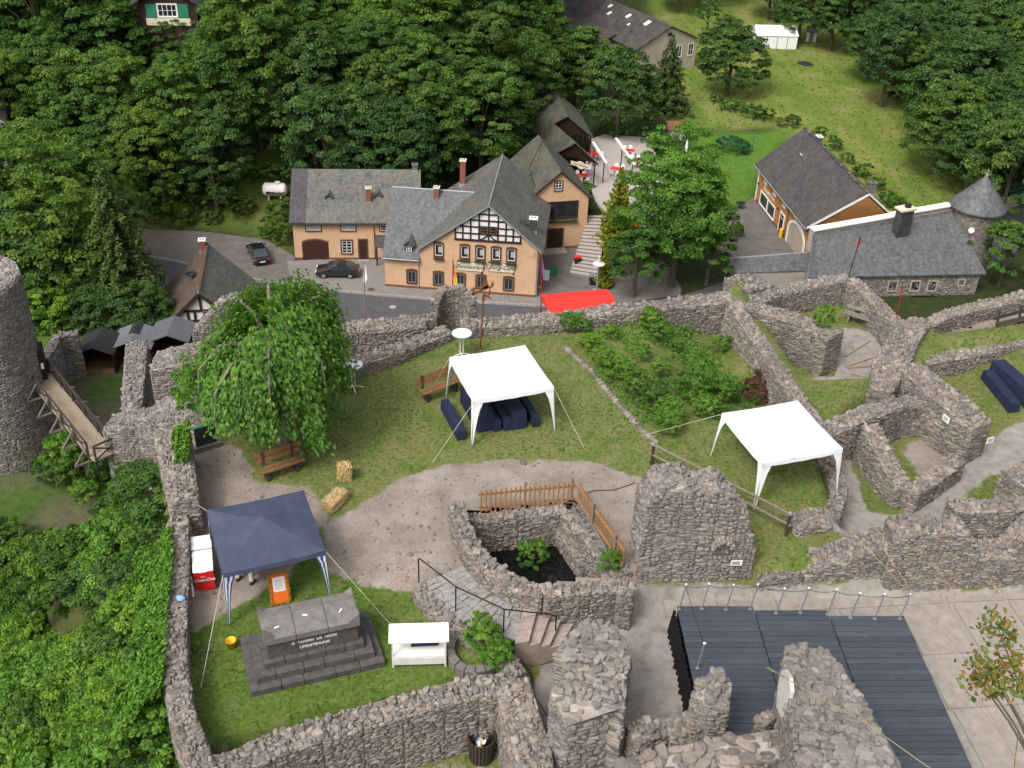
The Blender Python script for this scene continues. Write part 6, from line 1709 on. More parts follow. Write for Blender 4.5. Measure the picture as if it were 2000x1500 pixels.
def back_wing():
    f = Frame(at(1035, 490, Z0), R(13.5)); P = f.p
    root = thing('cafe_wing', 'peach gabled wing with a brown shop window behind the restaurant', 'building', P(3, 4, 0))
    x0, x1, xa = -.5, 6.0, 2.88
    m = MB(); m.prism([P(x0, 0, 0), P(x1, 0, 0), P(x1, 0, 5.75), P(xa, 0, 8.6), P(x0, 0, 5.6)], f.y * 9.5); m.build('wall', M['peach'], root)
    roof_slab(root, [P(x0 - .5, -.25, 5.35), P(xa, -.25, 8.7), P(xa, 10, 8.7), P(x0 - .5, 10, 5.35)], M['roof_green'])
    roof_slab(root, [P(xa, -.25, 8.7), P(x1 + .55, -.25, 5.25), P(x1 + .55, 10, 5.25), P(xa, 10, 8.7)], M['roof_green'])
    for a, b in ((x0 - .5, xa), (x1 + .55, xa)): MB().beam(P(a, -.27, 5.35), P(b, -.27, 8.72), .05, .14).build('bargeboard', M['timber'], root)
    window(root, f, 2.35, 3.05, 6.7, 7.65, 0, 'sandstone', .12, 'white', 2, 3)
    w_ = window(root, f, 1.55, 4.8, 3.6, 5.3, 0, 'timber', .14, 'wood_dark', 3, 1)
    m = MB(); m.box(f, 1.5, 4.9, -.3, -.1, 3.15, 3.35); fb = m.build('flower_box', M['wood_dark'], root); leaf_blob(fb, P(3.2, -.25, 3.4), (1.7, .15, .15), 160, .12, 'leaf_mid')
    m = MB(); m.box(f, 1.9, 3.4, -.06, .002, .05, 2.3); d = m.build('door', M['timber'], root)
    m = MB(); m.box(f, 1.75, 3.55, -.05, .001, 0, 2.45); m.build('door_frame', M['sandstone'], d)
    m = MB(); m.box(f, -.1, 3.7, -1.3, -.07, 0, .18); m.build('doorstep', M['kerb'], root)
    c = P(.75, -.06, 2.35); m = MB(); m.prism([c + f.x * a + f.z * b for a, b in ((-.5, .5), (.5, .5), (.5, 0), (.3, -.4), (0, -.6), (-.3, -.4), (-.5, 0))], f.y * .05); s = m.build('shield_sign', M['iron'], root)
    m = MB(); m.prism([c - f.y * .02 + f.x * a * .55 + f.z * b * .55 for a, b in ((-.5, .5), (.5, .5), (.5, 0), (.3, -.4), (0, -.6), (-.3, -.4), (-.5, 0))], f.y * .01); m.build('emblem', M['gold'], s)
    m = MB(); m.box(f, x0 - .02, x1 + .02, -.03, .001, -.05, .25); m.build('plinth', M['base_brown'], root)
    MB().tube([P(xa - 2.5, .5, 6.9), P(xa - 2.6, 3, 7.9), P(xa, 8, 8.95)], .04, 5).build('cable', M['iron'], root)
restaurant(); inn(); back_wing()
def pavilion(label, apex, le, re_, back, za, ze, wall=True, sign=False):
    A = at(*apex, za); Lf = at(*le, ze); Rg = at(*re_, ze); Bk = at(*back, za)
    d = (Bk - A); zg = Z0 + 3.06
    root = thing('garden_pavilion', label, 'pavilion', V(A[0], A[1], zg))
    roof_slab(root, [Lf - d * .04, A - d * .04, A + d, Lf + d], M['roof_green']); roof_slab(root, [A - d * .04, Rg - d * .04, Rg + d, A + d], M['roof_green'])
    m = MB(); m.prism([Lf + d * .02 + V(0, 0, -.05), Rg + d * .02 + V(0, 0, -.05), A + d * .02 + V(0, 0, -.05)], unit(d) * .08); m.build('gable_boarding', M['timber'], root)
    for t in (0.03, .35, .7, .98):
        for e in (Lf, Rg):
            q = e + d * t; q = q * .94 + (A + d * t) * .06
            MB().beam(V(q[0], q[1], zg - (.9 if e is Lf else 0)), V(q[0], q[1], ze - .02), .16, .16).build('post', M['timber'], root)
    MB().beam(Rg - d * .03 + V(0, 0, -.1), Rg + d + V(0, 0, -.1), .12, .2).build('eave_beam', M['zinc'], root)
    if sign:
        c = Lf * .42 + Rg * .58 - d * .05 + V(0, 0, -.55); x = unit((Rg - Lf) * V(1, 1, 0))
        out = [(-1.25, -.22), (-.45, -.25), (-.2, -.45), (.2, -.45), (.45, -.25), (1.25, -.22), (1.3, .1), (1.25, .25), (.45, .25), (.2, .42), (-.2, .42), (-.45, .25), (-1.25, .22)]
        m = MB(); m.prism([c + x * a + V(0, 0, b) for a, b in out], unit(d) * .05); s = m.build('sign_board', M['sign_cream'], root)
        text_mesh('sign_lettering', 'Zur Scheune', c - unit(d) * .03, x, V(0, 0, 1), .36, M['letter_black'], s, .004, .2)
    return A, Lf, Rg, d
pavilion('mossy garden pavilion with a cream sign on its dark gable', (1122, 278), (1084, 298), (1167, 320), (1062, 226), Z0 + 8.0, Z0 + 5.9, sign=True)
pavilion('mossy pavilion roof set behind the signed one', (1108, 226), (1062, 250), (1158, 268), (1083, 178), Z0 + 8.6, Z0 + 6.4)
def pergola(label, a, b, posts):
    A = at(*a, Z0 + 5.7); B = at(*b, Z0 + 5.7)
    root = thing('awning_beam', label, 'beam', V(B[0], B[1], Z0 + 3.06))
    MB().beam(A, B, .28, .16).build('beam', M['white'], root)
    for t in posts: q = A + (B - A) * t; MB().beam(V(q[0], q[1], Z0 + 3), V(q[0], q[1], Z0 + 5.62), .13, .13).build('post', M['sandstone'], root)
pergola('white awning beam on dark posts beside the pavilion', (1152, 268), (1184, 318), (.3, .9)); pergola('white awning beam standing free over the terrace tables', (1203, 270), (1240, 322), (.35, .9))
def terrace_set(label, px, py, yaw, z=Z0 + 3.06, chairs=((-.35, 1), (.35, 1)), both=True):
    c = at(px, py, z + .75); f = Frame(V(c[0], c[1], z), yaw)
    root = thing('terrace_table', label, 'table', f.O)
    m = MB(); m.box(f, -.75, .75, -.42, .42, .70, .74); m.build('table_top', M['offwhite'], root)
    m = MB(); m.box(f, -.72, .72, -.44, .44, .741, .76); m.build('table_cloth', M['red_cloth'], root)
    for x in (-.65, .65):
        for y in (-.35, .35): MB().tube([f.p(x, y, 0), f.p(x, y, .7)], .025, 5).build('leg', M['offwhite'], root)
    out = []
    for s in (1, -1):
        for i, x in enumerate((-.38, .38)):
            g = Frame(f.p(x, s * .72, 0), yaw + (0 if s > 0 else math.pi))
            r = thing('garden_chair', 'white chair on the %s side of the %s' % (('hillside', 'valley')[s < 0], label.replace('terrace table with a red cloth', 'red table').replace(' at the front', '').replace(' free standing', '').replace('in the open middle of the terrace', 'amid the open terrace').replace(' edge', '')), 'chair', g.O, 'white chairs on the %s side of the %s' % (('hillside', 'valley')[s < 0], label))
            m = MB(); m.box(g, -.25, .25, -.25, .22, .40, .44); m.build('seat', M['white'], r, bevel=.02)
            m = MB(); m.hexa([g.p(-.25, .2, .44), g.p(.25, .2, .44), g.p(.25, .25, .44), g.p(-.25, .25, .44)], [g.p(-.18, .32, .92), g.p(.18, .32, .92), g.p(.18, .36, .92), g.p(-.18, .36, .92)]); m.build('backrest', M['white'], r, bevel=.02)
            for xx in (-.22, .22):
                for yy in (-.22, .2): MB().tube([g.p(xx, yy, 0), g.p(xx, yy, .4)], .02, 5).build('leg', M['white'], r)
for lb, px, py, yw in (('terrace table with a red cloth at the back under the trees', 1228, 293, R(4)), ('terrace table with a red cloth beside the free standing beam', 1243, 312, R(4)), ('terrace table with a red cloth in the open middle of the terrace', 1205, 329, R(-22)), ('terrace table with a red cloth under the rear pavilion edge', 1160, 300, R(-50)), ('terrace table with a red cloth below the pavilion sign', 1138, 342, R(10)), ('terrace table with a red cloth at the front below the big tree', 1235, 440, R(5))): terrace_set(lb, px, py, yw)
def parasol(label, px, py, h=2.9):
    b = at(px, py, Z0 + 3.06); root = thing('parasol', label, 'parasol', b)
    MB().tube([b, b + V(0, 0, h)], .03, 6).build('pole', M['galv'], root)
    MB().lathe(b, [(.17, .55), (.22, .9), (.16, 1.7), (.07, h - .1), (.01, h + .05)], 12).build('canopy', M['canvas'], root)
    MB().lathe(b, [(.3, 0), (.3, .08), (.1, .12)], 14).build('foot', M['iron'], root)
parasol('closed white parasol on the terrace steps', 1222, 410); parasol('closed white parasol lower down beside the golden conifer', 1228, 445, 2.6); parasol('closed white parasol beyond the terrace hedge', 1338, 312, 2.6)
def garden_steps():
    z0 = Z0 + .04
    a0 = at(1112, 535, z0); a1 = at(1168, 545, z0); b0 = at(1150, 420, Z0 + 3.06); b1 = at(1186, 420, Z0 + 3.06)
    root = thing('garden_steps', 'long flight of pale steps climbing from the forecourt to the terrace', 'steps', a0)
    n = 17
    for i in range(n):
        t0, t1 = i / n, (i + 1) / n; z = z0 + 3.0 * (i + 1) / n
        q = [a0 + (b0 - a0) * t0, a1 + (b1 - a1) * t0, a1 + (b1 - a1) * t1, a0 + (b0 - a0) * t1]
        MB().prism([V(p[0], p[1], z - .4) for p in q], V(0, 0, .4)).build('step', M['gravel_pale'], root)
        MB().prism([V(p[0], p[1], z - .1) - unit((b0 - a0) * V(1, 1, 0)) * .02 for p in (q[0], q[1])] + [V(p[0], p[1], z - .1) for p in (q[1], q[0])], V(0, 0, .103)).build('nosing', M['wood_grey'], root)
garden_steps()
def orange_house():
    f = Frame(at(1474.4, 390, Z0), R(-81.2)); P = f.p; L = 16.6
    root = thing('shop_house', 'ochre shop house with white trim, arched gateway and dark tiled roof', 'building', P(8, 4, 0))
    er = 4.35
    m = MB(); m.prism([P(0, 0, 0), P(L, 0, 0), P(L + .4, 9.4, 0), P(0, 9.4, 0)], V(0, 0, er)); m.build('wall', M['orange'], root)
    m = MB(); m.prism([P(L, 0, er - .01), P(L + 1.5, 4.7, 8.2), P(L + .4, 9.4, er - .01)], -f.x * .3); m.build('gable_wall', M['orange'], root)
    m = MB(); m.prism([P(0.01, 0, er - .01), P(0.01, 4.7, 8.2), P(0.01, 9.4, er - .01)], f.x * .3); m.build('gable_wall', M['orange'], root)
    roof_slab(root, [P(-.5, -.5, er - .25), P(L - .1, -.5, er - .25), P(L + 1.4, 4.7, 8.35), P(-.5, 4.7, 8.35)], M['roof_tile_dark'])
    roof_slab(root, [P(-.5, 4.7, 8.35), P(L + 1.4, 4.7, 8.35), P(L + .4, 9.9, er - .25), P(-.5, 9.9, er - .25)], M['roof_tile_dark'])
    n = 44
    for i in range(n):
        a, b = P(-.5 + (L + 1.9) * i / n, 4.7, 8.5), P(-.5 + (L + 1.9) * (i + .94) / n, 4.7, 8.5 + rng.uniform(-.02, .03)); MB().beam(a, b, .3, .12).build('ridge_tile', M['roof_tile_dark'] if rng.random() < .7 else M['basalt_top'], root)
    MB().beam(P(L + .0, -.5, er - .1), P(L + 1.5, 4.7, 8.5), .12, .2).build('verge', M['offwhite'], root); MB().beam(P(L + .4, 9.9, er - .1), P(L + 1.5, 4.7, 8.5), .12, .2).build('verge', M['offwhite'], root)
    gutter(root, P(-.5, -.57, er - .25), P(L, -.57, er - .25))
    m = MB(); m.box(f, -.06, .22, -.05, .3, 0, er - .2); m.build('corner_pilaster', M['white'], root)
    m = MB(); m.box(f, .23, 10.6, -.04, .002, -.02, .3); m.build('plinth', M['base_brown'], root)
    for a, b in ((2.05, 2.95), (5.15, 6.05), (8.25, 9.2)): window(root, f, a + .22, b - .22, 3.2, 4.0, 0, 'white', .22, None, 1, 1)
    for a, b in ((11.8, 12.7), (14.0, 14.95)): window(root, f, a + .2, b - .2, 3.5, 4.0, 0, 'white', .18, 'offwhite', 2, 1)
    window(root, f, 1.65, 3.9, .45, 1.75, 0, 'white', .18, None); window(root, f, 4.2, 6.35, .45, 1.75, 0, 'white', .18, None)
    m = MB(); m.box(f, 8.1, 9.6, -.06, .002, 0, 2.35); d = m.build('door', M['white'], root)
    m = MB(); m.box(f, 8.4, 9.3, -.08, -.061, .03, 1.7); m.build('door_leaf', M['timber'], d)
    m = MB(); m.box(f, 8.4, 9.3, -.08, -.061, 1.8, 2.15); m.build('fanlight', M['glass'], d)
    n = 12; x0, x1 = 10.9, 15.7
    prof = [(x0, 0), (x0, 1.6)] + [((x0 + x1) / 2 - (x1 - x0) / 2 * math.cos(math.pi * i / n), 1.6 + 1.5 * math.sin(math.pi * i / n)) for i in range(1, n)] + [(x1, 1.6), (x1, 0)]
    m = MB(); m.prism([P(x, -.03, z) for x, z in prof], f.y * .035); a = m.build('gateway', M['cream'], root)
    q = MB()
    for (xa, za), (xb, zb) in zip(prof[:-1], prof[1:]): q.beam(P(xa, -.06, za), P(xb, -.06, zb), .1, .34, f.z if abs(xb - xa) > .01 else f.x)
    q.build('arch_trim', M['white'], a)
    text_mesh('shop_lettering', 'Burgschänke', P(4.0, -.03, 2.5), f.x, f.z, .72, M['offwhite'], root, .015, .25, .008)
    c = chimney(root, f, 3.4, 4.9, 7.9, 8.9, .8, .5, 'roof_tile_dark', 'offwhite'); chimney(root, f, 14.6, 6.6, 6.6, 8.2, .6, .6, 'basalt_top', 'basalt_top')
    m = MB(); m.box(f, 3.6, 4.2, 2.9, 3.2, 6.95, 7.1); m.build('skylight', M['offwhite'], root)
    MB().tube([P(10.3, -.07, .1), P(10.3, -.07, 4.1)], .05, 6).build('downpipe', M['base_brown'], root)
    MB().lathe(P(10.0, -.35, .0), [(.2, 0), (.22, .9), (.22, 1.0), (.05, 1.15)], 12).top('post_box', M['yellow'], 'yellow post box beside the shop house door', 'post box')
    for x in (.75, 7.6): MB().lathe(P(x, -.2, 2.2), [(.05, 0), (.1, .1), (.08, .25), (.02, .3)], 8).build('wall_lamp', M['iron'], root)
orange_house()
def gatehouse():
    A = at(1588, 460, -23.2); B = at(1858, 414, -23.2); E0 = at(1640, 541, -26.6); E1 = at(1926, 537, -26.6)
    root = thing('gatehouse', 'stone gatehouse with a smooth slate roof and white coped parapet', 'building', V((E0[0] + E1[0]) / 2, (A[1] + E0[1]) / 2, Z0))
    EL = E0 + (A - B) * .12
    EL = V(A[0] - .4, E0[1] - .6, -26.6)
    roof_slab(root, [EL, E1, B, A], M['slate_blue'], .16)
    d = unit((E1 - EL) * V(1, 1, 0)); n = V(d[1], -d[0], 0); f = Frame(V(EL[0], EL[1], Z0) - n * .35, dx=d); L = np.linalg.norm((E1 - EL)[:2])
    m = MB(); m.prism([f.p(0, 0, 0), f.p(L - .4, 0, 0), V(B[0], B[1], Z0), V(A[0], A[1], Z0)], V(0, 0, 2.25)); m.build('wall', M['core'], root)
    m = MB(); m.prism([f.p(.02, .05, 2.2), V(A[0], A[1], Z0 + 2.2), V(A[0], A[1], -23.25), f.p(.02, .05, 2.3)], f.x * .4); m.build('gable_wall', M['core'], root)
    st = []
    face_stones(st, f.p(0, -.02, 0), f.p(L - .4, -.02, 0), -f.y, Z0 + .1, Z0 + 2.2, Z0 + 2.2, (.14, .26), (.25, .6), .05)
    place_stones(root, st, 'stone_far', 200, 8)
    for i, (px, w_) in enumerate(((1743, .75), (1787, .75), (1820, .75), (1877, .5))):
        x, z = f.face(px, 557 if i < 3 else 551); window(root, f, x - w_ / 2, x + w_ / 2, z - .5 if i < 3 else z - .28, z + .42 if i < 3 else z + .25, -.03, 'cream', .16, 'iron', 2, 2)
    x, z = f.face(1797, 600); m = MB(); m.box(f, x - 1.3, x + 1.3, -.2, -.02, 0, z + .2); m.build('gateway', M['skirt'], root)
    # coped party wall
    e = unit((B - A) * V(1, 1, 0)); nn = V(-e[1], e[0], 0)
    mid = A + (B - A) * .56
    for a, b, z0, z1 in ((A, mid, -22.75, -22.7), (mid + e * .05, B, -22.6, -22.55)):
        m = MB(); q = [V(a[0], a[1], -25), V(b[0], b[1], -25), V(b[0], b[1], z1), V(a[0], a[1], z0)]; m.prism(q, nn * .7); m.build('parapet', M['mortar'], root)
        m = MB(); q = [V(a[0], a[1], z0 + .002) - nn * .12, V(b[0], b[1], z1 + .002) - nn * .12, V(b[0], b[1], z1 + .12) - nn * .12, V(a[0], a[1], z0 + .12) - nn * .12]; m.prism(q, nn * .95); m.build('coping', M['white'], root)
    c = Frame(mid - nn * 1.4, dx=e); ch = MB(); ch.box(c, -.75, .75, -.45, .45, -1.6, 2.0); k = ch.build('chimney', M['slate_dark'], root)
    ch = MB(); ch.box(c, -.9, .9, -.6, .6, 2.0, 2.2); ch.build('cap', M['sign_cream'], k); MB().lathe(c.p(.2, 0, 2.2), [(.3, 0), (.35, .3), (.1, .45)], 10).build('flue', M['iron'], k)
    # shed roof in front on the left
    r = thing('lean_to_shed', 'low grey slate lean-to roof beside the gatehouse', 'shed', V(*at(1500, 520, Z0)[:2], Z0))
    q = [at(1432, 522, -27.0), at(1560, 545, -27.0), at(1580, 497, -26.2), at(1435, 505, -26.2)]
    q = [at(1434, 535, -27.2), at(1600, 530, -27.2), at(1585, 495, -26.4), at(1432, 506, -26.4)]
    m = MB(); m.prism(q, V(0, 0, .12)); m.build('roof', M['slate_blue'], r)
    m = MB(); m.prism([V(p[0], p[1], Z0) for p in q], V(0, 0, 1.75)); m.build('wall', M['mortar'], r)
    MB().tube([q[3] + V(0, 0, .12), q[2] + V(0, 0, .12)], .09, 6).build('ridge', M['zinc'], r)
    # tower
    tc = at(1911, 402, -22.3); tr = 2.45
    t = thing('stair_tower', 'round stone stair tower with a conical slate roof', 'tower', V(tc[0], tc[1], Z0))
    MB().lathe((tc[0], tc[1], 0), [(tr - .2, Z0), (tr - .2, -22.2)], 28).build('wall', M['core'], t)
    st = []
    for i in range(28):
        a0, a1 = 2 * math.pi * i / 28, 2 * math.pi * (i + 1) / 28; n_ = V(math.cos((a0 + a1) / 2), math.sin((a0 + a1) / 2), 0)
        if n_ @ unit(CAM - tc) < -.1: continue
        face_stones(st, tc + V(math.cos(a0), math.sin(a0), 0) * (tr - .2), tc + V(math.cos(a1), math.sin(a1), 0) * (tr - .2), n_, -28, -22.3, -22.3, (.14, .26), (.25, .5), .05)
    place_stones(t, st, 'stone_far', 120, 8)
    MB().lathe((tc[0], tc[1], 0), [(tr + .35, -22.35), (tr + .33, -22.2), (1.75, -21.0), (.85, -19.95), (.08, -19.0)], 28).build('cone_roof', M['slate_blue'], t)
    MB().lathe((tc[0], tc[1], -19.05), [(.14, 0), (.12, .25), (.03, .3), (.03, .6), (.08, .65), (.01, .75)], 8).build('finial', M['zinc'], t)
    d = unit(CAM - tc) * V(1, 1, 0); s = tc + unit(d) * (tr + .05) + V(.0, 0, -1.7)
    MB().tube([s, s + unit(d) * .12], .3, 16).build('lamp_disc', M['white'], t)
gatehouse()
def cream_house():
    f = Frame(at(1243, 152, Z0), R(31.3)); P = f.p
    root = thing('farmhouse', 'large cream gabled house with a brown sheet roof and skylights', 'building', P(5, 8, 0))
    L = 10.7
    m = MB(); m.prism([P(0, 0, 0), P(L, 0, 0), P(L, 0, 4.6), P(5.4, 0, 6.8), P(0, 0, 4.4)], f.y * 24); m.build('wall', M['cream'], root)
    roof_slab(root, [P(-.7, -.3, 4.1), P(5.4, -.3, 6.95), P(5.4, 24.3, 6.95), P(-.7, 24.3, 4.1)], M['roof_brown']); roof_slab(root, [P(5.4, -.3, 6.95), P(L + .7, -.3, 4.3), P(L + .7, 24.3, 4.3), P(5.4, 24.3, 6.95)], M['roof_brown'])
    m = MB(); m.prism([P(-7.5, 6.5, 0), P(.5, 6.5, 0), P(.5, 22, 0), P(-7.5, 22, 0)], V(0, 0, 3.4)); m.build('side_wall', M['cream'], root)
    roof_slab(root, [P(-8.2, 6.0, 2.6), P(0.2, 6.0, 4.72), P(0.2, 22.5, 4.72), P(-8.2, 22.5, 2.6)], M['roof_brown'], name='side_roof')
    for a in (7.0, 9.2): 
        if a < L - .4: window(root, f, a, a + .9, 2.2, 3.9, 0, 'offwhite', .06, 'white', 2, 2)
    window(root, f, 5.1, 5.7, 5.6, 6.0, 0, 'timber', .05, None)
    g = Frame(P(0, 0, 0), dx=-f.y); 
    window(root, g, -3.9, -3.2, 2.2, 3.8, -.0, 'offwhite', .06, 'white', 1, 2)
    window(root, g, -5.6, -5.0, 2.6, 3.6, -.0, 'offwhite', .06, 'white', 1, 2)
    for x, y, s in ((4.1, 4.0, 1.0), (3.9, 8.6, .8), (2.6, 6.6, .45), (3.0, 12.4, .7), (4.2, 14, .7)):
        z = 4.1 + (x + .7) * (6.95 - 4.1) / 6.1 + .16; m = MB(); m.prism([P(x - s * .5, y - s * .4, z - .23 * s), P(x + s * .5, y - s * .4, z + .23 * s), P(x + s * .5, y + s * .4, z + .23 * s), P(x - s * .5, y + s * .4, z - .23 * s)], V(0, 0, .12)); k = m.build('skylight', M['offwhite'], root)
    m = MB(); m.prism([P(L - .2, 14, 4.6), P(L + 3.0, 14, 3.4), P(L + 3.0, 20, 3.4), P(L - .2, 20, 4.6)], V(0, 0, .15)); m.build('annex_roof', M['slate'], root)
    MB().tube([P(-.05, -.08, .1), P(-.05, -.08, 4.2)], .06, 6).build('downpipe', M['zinc'], root)
cream_house()
def white_tent():
    f = Frame(at(1476, 95, Z0), R(4)); P = f.p; L = 6.6
    root = thing('marquee', 'long white marquee tent standing in the meadow', 'tent', P(3, 2, 0))
    D = 4.6
    m = MB(); m.prism([P(0, 0, 0), P(0, D, 0), P(0, D, 2.1), P(0, D / 2, 3.1), P(0, 0, 2.1)], f.x * L); m.build('side_wall', M['canvas'], root)
    roof_slab(root, [P(-.1, -.12, 2.08), P(L + .1, -.12, 2.08), P(L + .1, D / 2, 3.15), P(-.1, D / 2, 3.15)], M['canvas'], .04); roof_slab(root, [P(-.1, D / 2, 3.15), P(L + .1, D / 2, 3.15), P(L + .1, D + .12, 2.08), P(-.1, D + .12, 2.08)], M['canvas'], .04)
    for x in np.linspace(0, L, 5): MB().tube([P(x, -.05, 0), P(x, -.05, 2.1)], .04, 5).build('pole', M['galv'], root)
white_tent()
def shed(label, px, py, z, yaw, w_, d, h, r, wallm, roofm):
    b = at(px, py, z); f = Frame(b, yaw); P = f.p
    root = thing('garden_shed', label, 'shed', b)
    m = MB(); m.prism([P(-w_ / 2, 0, 0), P(-w_ / 2, d, 0), P(-w_ / 2, d, h), P(-w_ / 2, d / 2, h + r), P(-w_ / 2, 0, h)], f.x * w_); m.build('wall', M[wallm], root)
    for a, b_ in ((-.2, d / 2), (d + .2, d / 2)): roof_slab(root, [P(-w_ / 2 - .2, a, h - .1), P(w_ / 2 + .2, a, h - .1), P(w_ / 2 + .2, b_, h + r + .05), P(-w_ / 2 - .2, b_, h + r + .05)], M[roofm], .08)
    m = MB(); m.box(f, -.35, .35, -.04, .01, 0, 1.6); m.build('door', M['wood_grey'], root)
shed('small garden shed with a red tiled roof by the hedge', 1320, 276, Z0, R(8), 2.2, 1.8, 1.6, .7, 'offwhite', 'tile_red')
shed('small pale hut at the edge of the dark wood', 1583, 82, Z0, R(-15), 1.6, 1.8, 1.7, .5, 'offwhite', 'wood_grey')
def timber_house():
    zr, ze = -21.0, -25.6
    G = at(388, 570, zr); Bk = at(405, 478, zr); d = (Bk - G) * V(1, 1, 0); dn = unit(d); x = V(dn[1], -dn[0], 0)
    root = thing('timbered_house', 'half timbered house with a steep slate roof below the castle wall', 'house', V(G[0], G[1], Z0))
    w_ = 4.6; LE = G - x * w_ + V(0, 0, ze - zr); RE = G + x * w_ + V(0, 0, ze - zr)
    roof_slab(root, [LE - dn * .3, G - dn * .3, Bk, LE + d], M['roof_green'].copy() if False else M['tile_brown']); roof_slab(root, [G - dn * .3, RE - dn * .3, RE + d, Bk], M['slate'])
    m = MB(); m.prism([G - x * 4.2 + V(0, 0, Z0 - zr), G + x * 4.2 + V(0, 0, Z0 - zr), G + x * 4.2 + V(0, 0, ze - zr + .4), G + V(0, 0, -.12), G - x * 4.2 + V(0, 0, ze - zr + .4)], d * .97); wl = m.build('wall', M['infill'], root)
    def q(a, z): return G + x * a + V(0, 0, z) - dn * .04
    s = (zr - ze) / w_
    for a, za, b, zb in ((0, -.2, 0, -1.7), (-.95, -1.0, -.1, -.3), (.95, -1.0, .1, -.3), (-1.6, -1.75, 1.6, -1.75), (-2.4, -2.7, 2.4, -2.7), (-1.1, -1.75, -1.1, -2.7), (1.1, -1.75, 1.1, -2.7), (-.55, -1.75, -.55, -2.7), (-3.2, -3.6, 3.2, -3.6), (-1.5, -2.7, -2.2, -3.6), (-1.1, -2.7, -1.1, -3.6), (1.1, -2.7, 1.1, -3.6), (-.75, -.75, -1.45, -1.75)):
        MB().beam(q(a, za), q(b, zb), .1, .2, x if abs(a - b) < .01 else V(0, 0, 1)).build('timber', M['timber'], wl)
    for sgn in (-1, 1): MB().beam(G - dn * .32 + V(0, 0, -.05), (LE if sgn < 0 else RE) - dn * .32 + V(0, 0, -.05), .08, .25).build('bargeboard', M['timber'], root)
    f = Frame(q(.2, -2.65), dx=x); window(root, f, .0, .8, .05, .8, 0, 'wood_grey', .1, 'wood_dark', 2, 1)
    n = 16
    for i in range(n): MB().beam(G + (Bk - G) * (i / n) + V(0, 0, .16), G + (Bk - G) * ((i + .93) / n) + V(0, 0, .16), .28, .12).build('ridge_tile', M['sandstone'], root)
    MB().tube([G - dn * .3, G - dn * .3 + V(0, 0, .7)], [.08, .05], 6).build('finial', M['zinc'], root)
    c = Frame(Bk - dn * .5, dx=x); chimney(root, c, -.35, 0, -.8, .7, .5, .5, 'brick', 'white')
    c = G * .55 + Bk * .45 - x * 1.0 + V(0, 0, -.75); MB().lathe(c, [(.02, .25), (.45, .35), (.48, .42)], 14, False).build('satellite_dish', M['iron'], root); MB().tube([c + V(0, 0, -.4), c + V(0, 0, .3)], .04, 5).build('dish_mast', M['galv'], root)
M['tile_brown'] = slate('old_brown_tile', (.085, .062, .05), (.11, .09, .06), .4, 9, spots=.15)
timber_house()
def far_house(label, ridge, eave, back, zr, ze, gable=False):
    A = at(*ridge, zr); B = at(*eave, ze); C_ = at(*back, zr); d = C_ - A
    root = thing('village_house', label, 'house', V(A[0], A[1], float(T(A[0], A[1]))))
    O = A * 2 - B; O[2] = ze
    roof_slab(root, [A, B, B + d, C_], M['slate']); roof_slab(root, [A, O, O + d, C_], M['slate'])
    zg = min(float(T(A[0], A[1])), ze - 3)
    b2 = B * .93 + A * .07; o2 = O * .93 + A * .07
    m = MB(); m.prism([V(o2[0], o2[1], zg), V(b2[0], b2[1], zg), V(b2[0], b2[1], ze + .1), A - V(0, 0, .1), V(o2[0], o2[1], ze + .1)], d * .98); w_ = m.build('wall', M['infill'], root)
    return root, A, B, O, d
r, A, B, O, d = far_house('half hidden timbered house at the wood edge above the round tower', (-62, 185), (12, 240), (-52, 125), -14.5, -18)
n_ = unit(np.cross(B - A, V(0, 0, 1)))
for t in (.62, .75, .88):
    q = A * (1 - t) + B * t; MB().beam(V(q[0], q[1], q[2] - .3) + n_ * .0 - unit(d) * .06, V(q[0], q[1], q[2] - 3.2) - unit(d) * .06, .1, .22, (1, 0, 0)).build('timber', M['timber'], r)
MB().beam(A * .4 + B * .6 + V(0, 0, -1.6) - unit(d) * .07, B + V(0, 0, -.9) - unit(d) * .07, .1, .22).build('timber', M['timber'], r)
def hut_in_wood():
    b = stand(327, 24, 9.4); f = Frame(V(b[0], b[1], b[2] + 2.6), R(6)); P = f.p
    root = thing('forest_house', 'dark house with green shutters peeping out of the forest', 'house', b)
    m = MB(); m.prism([P(-3.2, 0, -4), P(3.2, 0, -4), P(3.2, 0, 7.6), P(0, 0, 9.6), P(-3.2, 0, 7.6)], f.y * 9); m.build('wall', M['timber'], root)
    for s in (-1, 1): roof_slab(root, [P(0, -.8, 9.9), P(s * 4.2, -.8, 7.2), P(s * 4.2, 9.5, 7.2), P(0, 9.5, 9.9)], M['slate_dark'])
    window(root, f, -1.0, 1.0, 6.2, 7.5, 0, 'white', .12, 'white', 4, 2)
    for s in (-1, 1): m = MB(); m.box(f, min(s * 1.15, s * 2.3), max(s * 1.15, s * 2.3), -.08, 0, 6.1, 7.55); m.build('shutter', M['shutter'], root)
    m = MB(); m.box(f, -2.4, 2.4, -.05, .001, 5.2, 6.0); m.build('sill_panel', M['sign_cream'], root)
hut_in_wood()
